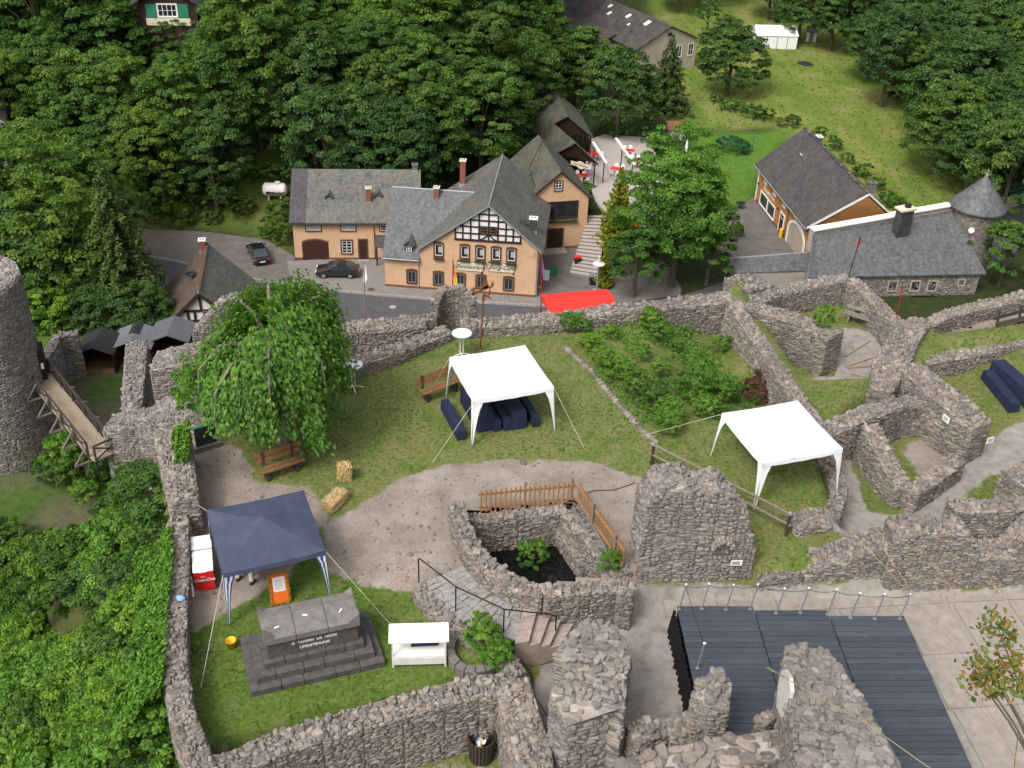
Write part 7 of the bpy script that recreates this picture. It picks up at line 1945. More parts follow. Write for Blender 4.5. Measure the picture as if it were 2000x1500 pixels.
def gas_tank():
    g0 = stand(536, 391, 0.0); zt = g0[2] + .35
    a = aty(519, 374, g0[1]); b = aty(555, 376, g0[1] + .05); a[2] = b[2] = zt + .8; L = np.linalg.norm(b - a); d = unit(b - a); y = np.cross(V(0, 0, 1), d)
    zg = float(T((a[0] + b[0]) / 2, (a[1] + b[1]) / 2))
    root = thing('gas_tank', 'white cylindrical gas tank on the bank behind the car park', 'tank', V((a[0] + b[0]) / 2, (a[1] + b[1]) / 2, zg))
    r = .72; ts = [-.35, -.3, -.15, 0] + [L] + [L + .15, L + .3, L + .35]; rs = [.05, .35, .62, r, r, .62, .35, .05]
    MB().tube([a + d * t for t in ts], rs, 20).build('shell', M['white'], root, smooth=True)
    for t in (.35, L - .35):
        for s in (-.4, .4): q = a + d * t + y * s; MB().beam(V(q[0], q[1], zg), V(q[0], q[1], a[2] - .4), .12, .12).build('foot', M['offwhite'], root)
    q = a + d * L * .68 + V(0, 0, r - .05); MB().lathe(q, [(.32, 0), (.32, .2), (.2, .26)], 14).build('valve_cover', M['offwhite'], root)
    n = np.cross(d, V(0, 0, 1)); n = n if n[1] < 0 else -n
    up = unit(V(0, 0, 1) - n * .25)
    text_mesh('lettering', 'PRIMAGAS', a + d * L * .60 + n * (r + .03) - V(0, 0, .12), d, up, .4, M['letter_black'], root, .035, .15, .012)
    c = a + d * L * .16 + n * (r + .05) - V(0, 0, .12); m = MB(); m.prism([c + d * .17 * math.cos(t) + up * .17 * math.sin(t) for t in np.linspace(0, 6.28, 17)[:-1]], -n * .06); m.build('round_logo', M['letter_black'], root)
    m = MB(); m.prism([c + n * .005 + d * x + up * z for x, z in ((-.13, .02), (-.02, -.14), (.08, -.12), (-.05, .1))], -n * .03); m.build('logo_stripe', M['red'], root)
gas_tank()
def car(label, c, yaw, z, L=4.2, hatch=True):
    f = Frame(V(c[0], c[1], z), yaw); P = f.p; W_ = .84
    root = thing('parked_car', label, 'car', f.O)
    prof = [(-2.08, .30), (-2.1, .55), (-2.03, .72), (-1.15, .86), (-.45, 1.34), (.05, 1.42), (.75, 1.40), (1.35, 1.22), (1.85, .95), (2.08, .86), (2.1, .5), (2.05, .3)]
    lower = [(-2.1, .28), (-2.12, .52), (-2.05, .70), (-1.1, .86), (0, .90), (1.2, .93), (1.95, .90), (2.1, .82), (2.12, .5), (2.08, .28)]
    m = MB(); nn = len(lower)
    pr = []
    for s, k in ((-1, .86), (-1, 1.0), (1, 1.0), (1, .86)):
        for i, (x, zz) in enumerate(lower):
            tap = 1 - .10 * max(0, abs(x) - 1.5) / .6
            pr.append(P(x, s * W_ * tap * (1.0 if abs(k - 1) < .01 else .94), zz if abs(k - 1) < .01 and zz < .8 else (zz - (.10 if abs(k - 1) < .01 else 0))))
    for a in range(3):
        for i in range(nn - 1): m.add([pr[a * nn + i], pr[a * nn + i + 1], pr[(a + 1) * nn + i + 1], pr[(a + 1) * nn + i]], [(0, 1, 2, 3)])
    m.add(pr[:nn], [tuple(range(nn))]); m.add(pr[3 * nn:], [tuple(range(nn))[::-1]])
    m = MB(); m.prism([P(x, -W_, zz) for x, zz in lower], f.y * 2 * W_); body = m.build('body', M['car'], root, bevel=.07)
    cab = [(-1.12, .86), (-.42, 1.36), (.1, 1.43), (.8, 1.40), (1.45, 1.18), (1.75, .90)]
    b = [P(x, s * (W_ - .05 if zz < 1 else W_ - .2), zz) for s in (-1, 1) for x, zz in cab]; k = len(cab)
    m = MB(); m.add(b, [tuple(range(k)), tuple(range(2 * k - 1, k - 1, -1))] + [(i, i + k, i + k + 1, i + 1) for i in range(k - 1)]); m.build('cabin', M['car'], root, bevel=.03)
    def gl(pts, nm): m = MB(); m.add([P(*p) for p in pts], [tuple(range(len(pts)))]); m.build(nm, M['glass_light'], root)
    w0, w1 = W_ - .10, W_ - .22
    gl([(-1.08, -w0, .90), (-1.08, w0, .90), (-.46, w1, 1.345), (-.46, -w1, 1.345)], 'windscreen')
    gl([(1.73, w0, .93), (1.73, -w0, .93), (1.44, -w1, 1.20), (.92, -w1 + .03, 1.385), (.92, w1 - .03, 1.385), (1.44, w1, 1.20)], 'rear_window')
    for s in (-1, 1):
        y = lambda zz: s * (W_ - .05 - .15 * (zz - .86) / .5 + .012)
        for xs in (((-.92, .93), (-.42, 1.29), (.12, 1.35), (.12, .94)), ((.2, .94), (.2, 1.35), (.78, 1.33), (1.3, 1.14), (1.25, .95))):
            gl([(x, y(zz), zz) for x, zz in (xs if s < 0 else xs[::-1])], 'side_window')
        for x in (-1.32, 1.28):
            q = P(x, s * (W_ - .08), .3); e = f.y * s
            wh = MB().tube([q - e * .1, q + e * .09], .3, 18).build('wheel', M['tyre'], root)
            MB().tube([q + e * .06, q + e * .1], .19, 14).build('rim', M['rim'], wh)
        m = MB(); m.box(f, -.95, -.78, s * W_ - (.0 if s < 0 else -.0) - (.16 if s < 0 else 0), s * W_ + (.16 if s > 0 else 0), .92, 1.02); m.build('mirror', M['car'], root)
        m = MB(); m.box(f, -2.13, -1.98, min(s * .45, s * .76), max(s * .45, s * .76), .56, .68); m.build('headlight', M['lamp_clear'], root)
        m = MB(); m.box(f, 2.0, 2.14, min(s * .5, s * .78), max(s * .5, s * .78), .62, .78); m.build('tail_light', M['lamp_red'], root)
    m = MB(); m.box(f, 2.11, 2.15, -.26, .26, .48, .60); m.build('number_plate', M['white'], root)
    m = MB(); m.box(f, -2.15, -2.11, -.26, .26, .40, .50); m.build('number_plate', M['white'], root)
M['glass_light'] = plain('car_glass', (.035, .045, .055), .05, .2, 1, spec=.8)
c = at(660, 537, Z0 + .1); car('black hatchback parked sideways in front of the inn', c, R(3), Z0 + .1)
c = at(505, 503, Z0 + .05); car('black hatchback parked by the bushes with its back to the road', c, R(-66), Z0 + .04, 4.4)
def street_bits():
    b = at(1165, 570, Z0 + .04)
    root = thing('street_lamp', 'pale street lamp with a round shade at the forecourt', 'lamp', b)
    m = MB(); m.box(Frame(b), -.35, .35, -.35, .35, 0, .15); m.build('foot', M['kerb'], root)
    MB().tube([b, b + V(0, 0, 3.6)], [.07, .05], 8).build('pole', M['zinc'], root)
    MB().lathe(b + V(0, 0, 3.0), [(.05, 0), (.55, .02), (.6, .1), (.5, .16), (.1, .3), (.08, .7)], 16).build('shade', M['offwhite'], root)
    MB().lathe(b + V(0, 0, 3.72), [(.05, 0), (.12, .1), (.05, .3)], 8).build('top', M['offwhite'], root)
    for lb, px, py, mt, h in (('white folding advertising board by the restaurant corner', 1067, 545, 'white', 1.0), ('green folding menu board beside the white one', 1081, 536, 'bin_green', 1.0)):
        b = at(px, py, Z0 + .04); f = Frame(b, R(-12)); root = thing('folding_board', lb, 'sign', b)
        for s in (-1, 1):
            m = MB(); m.hexa([f.p(-.3, s * .28, 0), f.p(.3, s * .28, 0), f.p(.3, s * .28 + .03, 0), f.p(-.3, s * .28 + .03, 0)], [f.p(-.3, s * .03, h), f.p(.3, s * .03, h), f.p(.3, s * .03 + .03, h), f.p(-.3, s * .03 + .03, h)]); m.build('board', M[mt], root)
    b = at(1128, 508, Z0 + .9); m = MB(); f = Frame(b, R(20)); root = thing('menu_lectern', 'dark menu box with a red top beside the steps', 'box', b - V(0, 0, .9))
    m.box(f, -.3, .3, -.2, .2, -.9, .25); m.build('box', M['iron'], root); m = MB(); m.box(f, -.32, .32, -.22, .22, .255, .45); m.build('top', M['red_cloth'], root)
    b = at(1156, 556, Z0); root = thing('wheelie_bin', 'dark wheeled rubbish bin under the conifer', 'bin', b); f = Frame(b, R(5))
    m = MB(); m.hexa([f.p(-.22, -.25, .1), f.p(.22, -.25, .1), f.p(.22, .25, .1), f.p(-.22, .25, .1)], [f.p(-.3, -.33, 1.0), f.p(.3, -.33, 1.0), f.p(.3, .33, 1.0), f.p(-.3, .33, 1.0)]); m.build('body', M['iron'], root)
    m = MB(); m.box(f, -.32, .32, -.36, .36, 1.0, 1.08); m.build('lid', M['galv'], root)
    for s in (-.2, .2): q = f.p(s, .28, .1); MB().tube([q - f.x * .03, q + f.x * .03], .1, 10).build('wheel', M['tyre'], root)
    b = at(1445, 408, Z0); root = thing('patio_set', 'dark round table with chairs beside the shop yard', 'table', b)
    MB().lathe(b, [(.05, 0), (.05, .7), (.55, .71), (.55, .75)], 16).build('table', M['iron'], root)
    # guard rail on the bridge
    A = at(1845, 432, Z0 + .2); B = at(2020, 372, Z0 + .2)
    root = thing('bridge_railing', 'green railing along the bridge road', 'railing', A)
    n = 14
    for i in range(n + 1): q = A + (B - A) * i / n; MB().tube([q, q + V(0, 0, 1.0)], .03, 5).build('post', M['shutter'], root)
    for z in (.45, .98): MB().beam(A + V(0, 0, z), B + V(0, 0, z), .05, .07).build('rail', M['shutter'], root)
    # burnt ring in the meadow and clothes line net
    c = at(1572, 125, Z0)
    root = None
    m = MB(); m.lathe((c[0], c[1], Z0 + .02), [(1.3, 0), (1.1, .12), (.3, .1), (.01, .12)], 14, False); m.top('fire_pit', M['felt_black'], 'burnt black bonfire ring in the meadow', 'fire pit')
street_bits()
# ------------------------------------------------------------------ lower castle yard: booths, bridge, target board
def booth(label, px0, px1, py, z, roofm, zt=1.7, patch=None, d=2.5, rise=.6):
    a = at(px0, py, z); b = at(px1, py, z); f = Frame(V(a[0], a[1], z), dx=b - a); L = np.linalg.norm((b - a)[:2]); P = f.p
    root = thing('market_booth', label, 'booth', P(L / 2, d / 2, 0))
    for s in (0, 1):
        x0, x1 = (-.15, L / 2) if s == 0 else (L / 2, L + .15)
        z0, z1 = (zt, zt + rise) if s == 0 else (zt + rise, zt)
        roof_slab(root, [P(x0, -.35, z0), P(x1, -.35, z1), P(x1, d, z1), P(x0, d, z0)], roofm, .06)
    if patch: m = MB(); m.prism([P(L * .35, .9, zt + rise * .72 + .07), P(L / 2, .9, zt + rise + .07), P(L / 2, d + .01, zt + rise + .07), P(L * .35, d + .01, zt + rise * .72 + .07)], V(0, 0, .03)); m.build('roof_patch', M['felt_black'], root); m = MB(); m.prism([P(L / 2 + .001, .9, zt + rise + .07), P(L * .65, .9, zt + rise * .72 + .07), P(L * .65, d + .01, zt + rise * .72 + .07), P(L / 2 + .001, d + .01, zt + rise + .07)], V(0, 0, .03)); m.build('roof_patch', M['felt_black'], root)
    for x in (0.05, L - .05):
        for y in (0.05, d - .1): MB().beam(P(x, y, 0), P(x, y, zt + .05), .12, .12).build('post', M['timber'], root)
    m = MB(); m.box(f, 0, L, d - .12, d - .06, 0, zt); m.build('back_wall', M['timber'], root)
    for x in (0.0, L - .05): m = MB(); m.box(f, x, x + .05, .2, d - .13, 0, zt); m.build('side_wall', M['timber'], root)
    m = MB(); m.box(f, .06, L - .06, .1, d - .14, .005, .04); m.build('floor', M['bare'], root)
M['bare'] = plain('bare_earth_floor', (.20, .115, .07), .95, .25, 3)
booth('black roofed market booth with an earth floor', 158, 228, 730, -20, M['felt_black'])
booth('light grey roofed market booth with a black ridge patch', 229, 300, 718, -20, M['felt_grey'], patch=True)
M['felt_blue'] = plain('blue_grey_roofing_felt', (.11, .112, .125), .85, .15, 3)
booth('blue grey roofed market booth nearest the timbered house', 300, 372, 705, -20, M['felt_blue'])
def target_board():
    w0 = at(128, 697, -18.3); q = w0
    f = Frame(q, R(12)); root = thing('target_board', 'black square board with a white ring on the far yard wall', 'board', q - V(0, 0, .6))
    m = MB(); m.box(f, -.75, .75, -.06, .02, -.75, .75); m.build('frame', M['wood_grey'], root)
    m = MB(); m.box(f, -.64, .64, -.075, -.061, -.64, .64); m.build('panel', M['felt_black'], root)
    for r0, mt, o in ((.32, 'offwhite', .08), (.2, 'galv', .09), (.12, 'offwhite', .1)): m = MB(); m.prism([f.p(r0 * math.cos(t), -o, r0 * math.sin(t)) for t in np.linspace(0, 6.28, 21)[:-1]], f.y * .006); m.build('ring', M[mt], root)
target_board()
def footbridge():
    z = -15.0
    A = TC + TDV * 2.9; A = V(A[0], A[1], z); B = at(196, 884, z); d = unit(B - A); L = np.linalg.norm(B - A); f = Frame(A, dx=d); w_ = 1.35
    root = thing('footbridge', 'wooden footbridge from the round tower door to the masonry block', 'bridge', A)
    n = int(L / .16)
    for i in range(n):
        m = MB(); x = L * i / n; m.box(f, x, x + L / n - .012, -w_ / 2, w_ / 2, -.05 + rng.uniform(-.004, .004), .0); m.build('board', M['deck_board'], root)
    E = at(232, 868, z) - B; E = unit(E * V(1, 1, 0)); g = Frame(B - E * .55, dx=E)
    for i in range(12): m = MB(); m.box(g, -.1 + .17 * i, .06 + .17 * i, -.55, .75, -.06, -.004); m.build('board', M['deck_board'], root)
    for s in (-1, 1):
        MB().beam(f.p(0, s * (w_ / 2 - .1), -.18), f.p(L, s * (w_ / 2 - .1), -.18), .16, .24).build('beam', M['wood_dark'], root)
        MB().beam(f.p(0, s * w_ / 2, 1.0), f.p(L, s * w_ / 2, 1.0), .09, .09).build('handrail', M['wood_dark'], root)
        k = 5
        for i in range(k + 1):
            x = L * i / k
            MB().beam(f.p(x, s * w_ / 2, -.1), f.p(x, s * w_ / 2, 1.0), .1, .1).build('post', M['wood_dark'], root)
            if 0 < i:
                MB().beam(f.p(x, 0, -.33), f.p(x, s * (w_ / 2 + .85), -.33), .1, .1).build('outrigger', M['wood_grey'], root); MB().beam(f.p(x, s * (w_ / 2 + .8), -.3), f.p(x, s * w_ / 2, .75), .08, .08).build('strut', M['wood_grey' if s < 0 else 'wood_dark'], root)
            if i < k:
                MB().beam(f.p(x, s * w_ / 2, .05), f.p(x + L / k, s * w_ / 2, .9), .05, .08).build('brace', M['wood_dark'], root); MB().beam(f.p(x, s * (w_ / 2 + .03), .9), f.p(x + L / k, s * (w_ / 2 + .03), .05), .05, .08).build('brace', M['wood_dark'], root)
    y = -.55
    for a in (0.0, 1.75): MB().beam(g.p(a, y, 0), g.p(a, y, 1.0), .1, .1).build('post', M['wood_dark'], root)
    MB().beam(g.p(0, y, 1.0), g.p(1.75, y, 1.0), .09, .09).build('handrail', M['wood_dark'], root); MB().beam(g.p(0, y, .05), g.p(1.75, y, .9), .05, .08).build('brace', M['wood_dark'], root); MB().beam(g.p(0, y - .03, .9), g.p(1.75, y - .03, .05), .05, .08).build('brace', M['wood_dark'], root)
    for t in (.3, .65):
        q = A + (B - A) * t; MB().beam(V(q[0], q[1], -22), V(q[0], q[1], z - .3), .22, .22).build('support', M['wood_grey'], root)
footbridge()
# ------------------------------------------------------------------ trees and shrubs
def crown_pts(r, Rx, Rz, ncl, per, zoff, flat=.75, shell=.55, lobes=5):
    """clumps of leaves through an uneven ellipsoid; returns points, normals, shade"""
    lob = r.normal(0, 1, (lobes, 3)); lob /= np.linalg.norm(lob, axis=1)[:, None]; amp = r.uniform(.1, .45, lobes)
    d = r.normal(0, 1, (ncl, 3)); d /= np.linalg.norm(d, axis=1)[:, None]
    d[:, 2] = np.where(d[:, 2] < -.55, -d[:, 2], d[:, 2])
    k = 1 + (np.clip(d @ lob.T, 0, 1) ** 3 * amp).sum(1) - .12
    rad = (shell + (1 - shell) * r.random(ncl) ** .6) * k
    c = d * rad[:, None] * V(Rx, Rx, Rz)
    cr = r.uniform(.10, .24, ncl) * Rx
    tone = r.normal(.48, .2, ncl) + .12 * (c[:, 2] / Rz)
    q = r.normal(0, 1, (ncl, per, 3)); q /= np.linalg.norm(q, axis=2)[..., None]
    q[..., 2] = np.abs(q[..., 2]) * .8 - .18
    rr = r.random((ncl, per, 1)) ** .45
    p = c[:, None] + q * rr * cr[:, None, None] * V(1, 1, flat)
    nrm = q * .5 + d[:, None] * .45 + V(0, 0, .5) + r.normal(0, .6, (ncl, per, 3))
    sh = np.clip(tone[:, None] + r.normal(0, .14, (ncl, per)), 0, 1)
    return p.reshape(-1, 3) + V(0, 0, zoff), nrm.reshape(-1, 3), sh.ravel(), c + V(0, 0, zoff)
def trunk_mesh(r, c, H, r0, mat, nb=9):
    m = MB(); top = H
    pts = [V(0, 0, -.6), V(0, 0, H * .3), V(*r.normal(0, .12, 2) * r0 * 4, H * .65), V(*r.normal(0, .2, 2) * r0 * 4, H)]
    m.tube(pts, [r0 * 1.25, r0, r0 * .7, r0 * .25], 8)
    for i in r.choice(len(c), min(nb, len(c)), replace=False):
        z = np.clip(c[i][2] * .55, H * .25, H * .8); s = V(0, 0, z); e = c[i]
        m.tube([s, s * .5 + e * .5 + V(0, 0, .12 * H * r.random()), e], [r0 * .42, r0 * .25, r0 * .07], 5)
    return m.mesh('trunk', mat)
def make_tree(seed, Rx, Rz, zc, ncl, per, leaf, mk, r0=.25, bark='bark', shell=.55, flat=.75):
    r = np.random.default_rng(seed)
    p, n, sh, c = crown_pts(r, Rx, Rz, ncl, per, zc, flat, shell)
    ok = p[:, 2] > .15; p, n, sh = p[ok], n[ok], sh[ok]
    v = leaf_quads(p, n, leaf)
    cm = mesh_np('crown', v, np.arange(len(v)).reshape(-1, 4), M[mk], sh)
    return cm, trunk_mesh(r, c, zc + Rz * .35, r0, M[bark])
def conifer(seed, H, R0, tiers, per, leaf, mk, droop=.28, z0=.08):
    r = np.random.default_rng(seed); P_, N_, S_ = [], [], []
    m = MB(); m.tube([V(0, 0, -.5), V(0, 0, H * .5), V(0, 0, H)], [R0 * .085, R0 * .05, .02], 8)
    for t in range(tiers):
        u = (t + .5) / tiers; z = H * (z0 + (1 - z0) * u); rad = R0 * (1 - u) ** .85 * r.uniform(.82, 1.12) + .12
        nb = max(5, int(11 * (1 - u) + 4))
        for b in range(nb):
            a = 2 * math.pi * (b + r.random()) / nb; L = rad * r.uniform(.7, 1.15); k = max(6, int(per * L / R0))
            s = np.sqrt(r.random(k)); x = s * L
            w_ = (1 - s * .75) * L * .30
            off = r.uniform(-1, 1, k) * w_
            zz = z - droop * x * (.5 + s * .6) + .10 * L * np.maximum(0, s - .8) * 4 + r.normal(0, .04 * R0, k)
            P_.append(np.stack([x * math.cos(a) - off * math.sin(a), x * math.sin(a) + off * math.cos(a), zz], -1))
            N_.append(np.stack([np.full(k, .25 * math.cos(a)), np.full(k, .25 * math.sin(a)), np.ones(k)], -1) + r.normal(0, .35, (k, 3)))
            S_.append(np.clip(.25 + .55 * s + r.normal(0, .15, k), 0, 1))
            if b % 2 == 0: m.tube([V(0, 0, z), V(math.cos(a) * L * .8, math.sin(a) * L * .8, z - droop * L * .7)], [.05, .015], 4)
    P_ = np.concatenate(P_); v = leaf_quads(P_, np.concatenate(N_), leaf, .4)
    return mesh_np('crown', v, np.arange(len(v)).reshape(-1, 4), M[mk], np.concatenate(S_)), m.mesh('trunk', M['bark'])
def plant(name, label, cat, variant, loc, s=1.0, rz=None, group=None, sz=None, mat=None):
    cm, tm = variant
    root = thing(name, label, cat, loc, group)
    rz = rng.uniform(0, 6.283) if rz is None else rz
    for nm, me in (('crown', cm), ('trunk', tm)):
        if me is None: continue
        o = link(nm if name.endswith('tree') or 'conifer' in name or 'spruce' in name else ('foliage' if nm == 'crown' else 'stem'), me, root)
        o.scale = (s, s, sz or s); o.rotation_euler[2] = rz
        if mat and nm == 'crown':
            o.material_slots[0].link = 'OBJECT'; o.material_slots[0].material = mat
    return root
FT = [make_tree(100 + i, 4.2 + .4 * (i % 3), 5.9 + .5 * (i % 2), 7.3, 260, 108, .315, 'leaf', .26) for i in range(6)]
WHERE = ['wood edge', 'car park bank', 'inn roof', 'upper forest', 'restaurant roof', 'pavilion roofs']
def forest():
    adj = ['broad', 'tall', 'rounded', 'leaning', 'tufted', 'spreading', 'dense', 'ragged', 'slender', 'bushy']
    spots = []
    for row, (py, x0, x1, st, hc) in enumerate(((-60, -20, 1130, 88, 8), (10, -30, 1120, 84, 8), (75, -10, 1110, 82, 8.5), (140, -40, 1100, 80, 8.5), (205, 20, 1080, 82, 8), (262, 60, 1010, 84, 7), (312, 250, 930, 78, 6), (350, 270, 520, 66, 4.5))):
        x = x0 + (row % 2) * 40
        while x < x1:
            px = x + rng.uniform(-22, 22); yy = py + rng.uniform(-16, 16)
            if not (235 < px < 420 and -75 < yy < 70) and not (px < 70 and 140 < yy < 215) and not (px > 560 and yy > 335) and not (500 < px < 620 and yy > 325): spots.append((px, yy, 3.6 if 225 < px < 430 and yy < 240 else hc))
            x += st
    bases = []
    for i, (px, py, hc) in enumerate(spots):
        b = stand(px, py, hc); 
        if b[1] > 300: continue
        if any(np.hypot(b[0] - q[0], b[1] - q[1]) < 3.2 for q in bases) or (-31 < b[0] < -23 and b[1] < 114.5): continue
        bases.append(b)
        k = int(rng.integers(len(FT))); s = rng.uniform(.82, 1.12) * (hc / 8) ** (.8 if hc < 4 else .35)
        lb = ('tall ' if s > 1 else 'smaller ') + 'broadleaf tree ' + ('crowding round the green shuttered forest house' if px < 470 and py < 120 else 'on the wooded bank above the car park' if px < 560 and py > 200 else 'in the forest above the car park bank' if px < 560 else 'behind the restaurant gable and pavilions' if px > 880 else 'right behind the inn roof' if py > 200 else 'high in the forest above the inn')
        plant('broadleaf_tree', lb, 'tree', FT[k], b, s, None, lb.replace(' tree ', ' trees '), s * rng.uniform(.95, 1.25), [None, None, M['leaf_mid'], None, M['leaf_dark'], None][int(rng.integers(6))])
    for px, py in ((288, 88), (322, 92), (358, 86), (395, 80)):
        plant('broadleaf_tree', 'young broadleaf tree directly below the green shuttered window', 'tree', FT[px % 6], stand(px, py, 4.2), .58, None, 'young trees below the green shuttered window')
forest()
# out-of-frame hillsides keep their woods so that the valley stays closed from other viewpoints
DT = [make_tree(200 + i, 4.6, 5.2, 5.8, 220, 90, .36, 'leaf_dark', .26) for i in range(3)]
def dark_wood():
    pts = [(1560, 10), (1625, 20), (1690, 30), (1745, 20), (1800, 15), (1860, 20), (1925, 10), (1990, 15), (1700, 75), (1760, 80), (1815, 70), (1880, 75), (1950, 70), (1745, 130), (1800, 135), (1860, 130), (1925, 125), (1990, 130), (1830, 195), (1885, 190), (1945, 185), (2000, 190), (1850, 245), (1905, 245), (1965, 245), (1900, 290), (1960, 300), (2010, 280), (1985, 345), (1500, -30), (1580, -40), (1660, -40), (1750, -40), (1850, -50), (1960, -45), (1400, -60), (1330, -50)]
    for px, py in pts:
        px += rng.uniform(-14, 14); py += rng.uniform(-8, 8)
        b = stand(px, py, 6.0); k = int(rng.integers(3)); s = rng.uniform(.85, 1.15)
        plant('wood_tree', 'dark tree of the wood bordering the meadow', 'tree', DT[k], b, s, None, 'dark trees beside the meadow', s * rng.uniform(.95, 1.2))
dark_wood()
MT = [make_tree(300 + i, 4.0, 4.8, 4.6, 240, 90, .31, 'leaf', .24) for i in range(2)]
def at_base(px, py): return stand(px, py, 0.0)
def named(label, var, crown_px, hc, s, sz=None, name='broadleaf_tree', mat=None):
    b = stand(*crown_px, hc); plant(name, label, 'tree', var, b, s, None, None, sz, mat)
# big tree before the cafe terrace
BT = make_tree(400, 5.0, 6.2, 8.0, 430, 115, .27, 'leaf_ash', .3, shell=.3)
def valley(label, var, px, hc, s, sz=None):
    b = at(*px, Z0 + hc); plant('broadleaf_tree', label, 'tree', var, V(b[0], b[1], Z0), s, None, None, sz)
valley('large fresh green tree spreading over the cafe terrace', BT, (1328, 420), 7.8, 1.0)
valley('second fresh green crown leaning over the forecourt', make_tree(401, 2.9, 3.2, 4.2, 80, 120, .28, 'leaf_mid', .2), (1245, 505), 4.2, 1.0)
valley('green crown of the terrace tree close to the shop yard', make_tree(402, 2.6, 3.0, 4.2, 80, 120, .28, 'leaf_mid', .2), (1390, 480), 4.4, 1.0)
named('dark broad tree standing at the marquee end of the meadow', MT[0], (1427, 125), 4.6, 1.18, 1.1, mat=M['leaf_dark'])
named('round dark tree beside the pavilion terrace', MT[1], (1210, 190), 5.2, 1.1, 1.25, mat=M['leaf_dark'])
named('small thin tree at the far end of the meadow', make_tree(403, 2.4, 2.4, 4.0, 34, 50, .35, 'leaf_mid', .12, shell=.3), (1385, 30), 3.5, 1.0)
named('tree between the pavilions and the cream house', MT[0], (1130, 135), 5.2, 1.0, 1.15)
named('tree closing the gap behind the pavilions', MT[1], (1075, 130), 5.5, 1.05, 1.2)
SPR = conifer(500, 16.5, 4.3, 30, 150, .42, 'needle', .34, .12)
b = V(*at(255, 645, -27)[:2], -28.0); plant('spruce_tree', 'tall dark spruce rising behind the market booths', 'tree', SPR, b, 1.0, .4)
CON = conifer(501, 10.5, 3.6, 22, 130, .36, 'needle', .22, .08)
b = stand(1300, 210, .5); plant('spruce_tree', 'dark spruce in front of the cream gabled house', 'tree', CON, b, 1.0)
GC = conifer(502, 6.6, 1.5, 26, 130, .22, 'golden', -.25, .02)
b = at(1200, 500, Z0); plant('golden_conifer', 'golden green conifer beside the terrace steps', 'tree', GC, V(b[0], b[1], Z0), 1.5)
b = at(1178, 560, Z0); plant('golden_conifer', 'small golden conifer at the street lamp', 'tree', GC, V(b[0], b[1], Z0), .62)
# trees on the left below the castle
LT = [make_tree(600 + i, 4.6, 5.2, 7.4, 260, 95, .32, 'leaf', .28) for i in range(3)]
for lb, px, py, hc, s, k, mt in (('large tree crown left of the spruce above the tower', 85, 330, 9, 1.15, 0, None), ('tree crown filling the gap beside the round tower', 30, 400, 8.5, 1.1, 1, None), ('tree crown behind the round tower top', 130, 470, 8, 1.05, 2, None), ('low tree crown beside the spruce foot', 40, 500, 7, 1.0, 0, 'leaf_dark'), ('tree rising left of the car park entrance', 165, 380, 8, .95, 1, None), ('dark tree behind the tower and spruce', 170, 545, 5, .7, 2, 'leaf_dark'), ('bright yellow green tree beside the round tower', 108, 592, 4.0, .56, 1, 'leaf_bright'), ('dark undergrowth tree behind the booths', 215, 610, 3.5, .6, 0, 'leaf_dark'), ('small dark tree beside the timbered house', 285, 620, 3.0, .55, 2, 'leaf_dark')):
    q = at(px, py, -27 + hc); plant('broadleaf_tree', lb, 'tree', LT[k], V(q[0], q[1], -28.5), s, None, None, None, M[mt] if mt else None)
named('small green tree behind the far parapet at the bridge road', make_tree(610, 2.8, 2.8, 3.6, 70, 110, .3, 'leaf_mid', .16), (1965, 505), 3.2, 1.05)
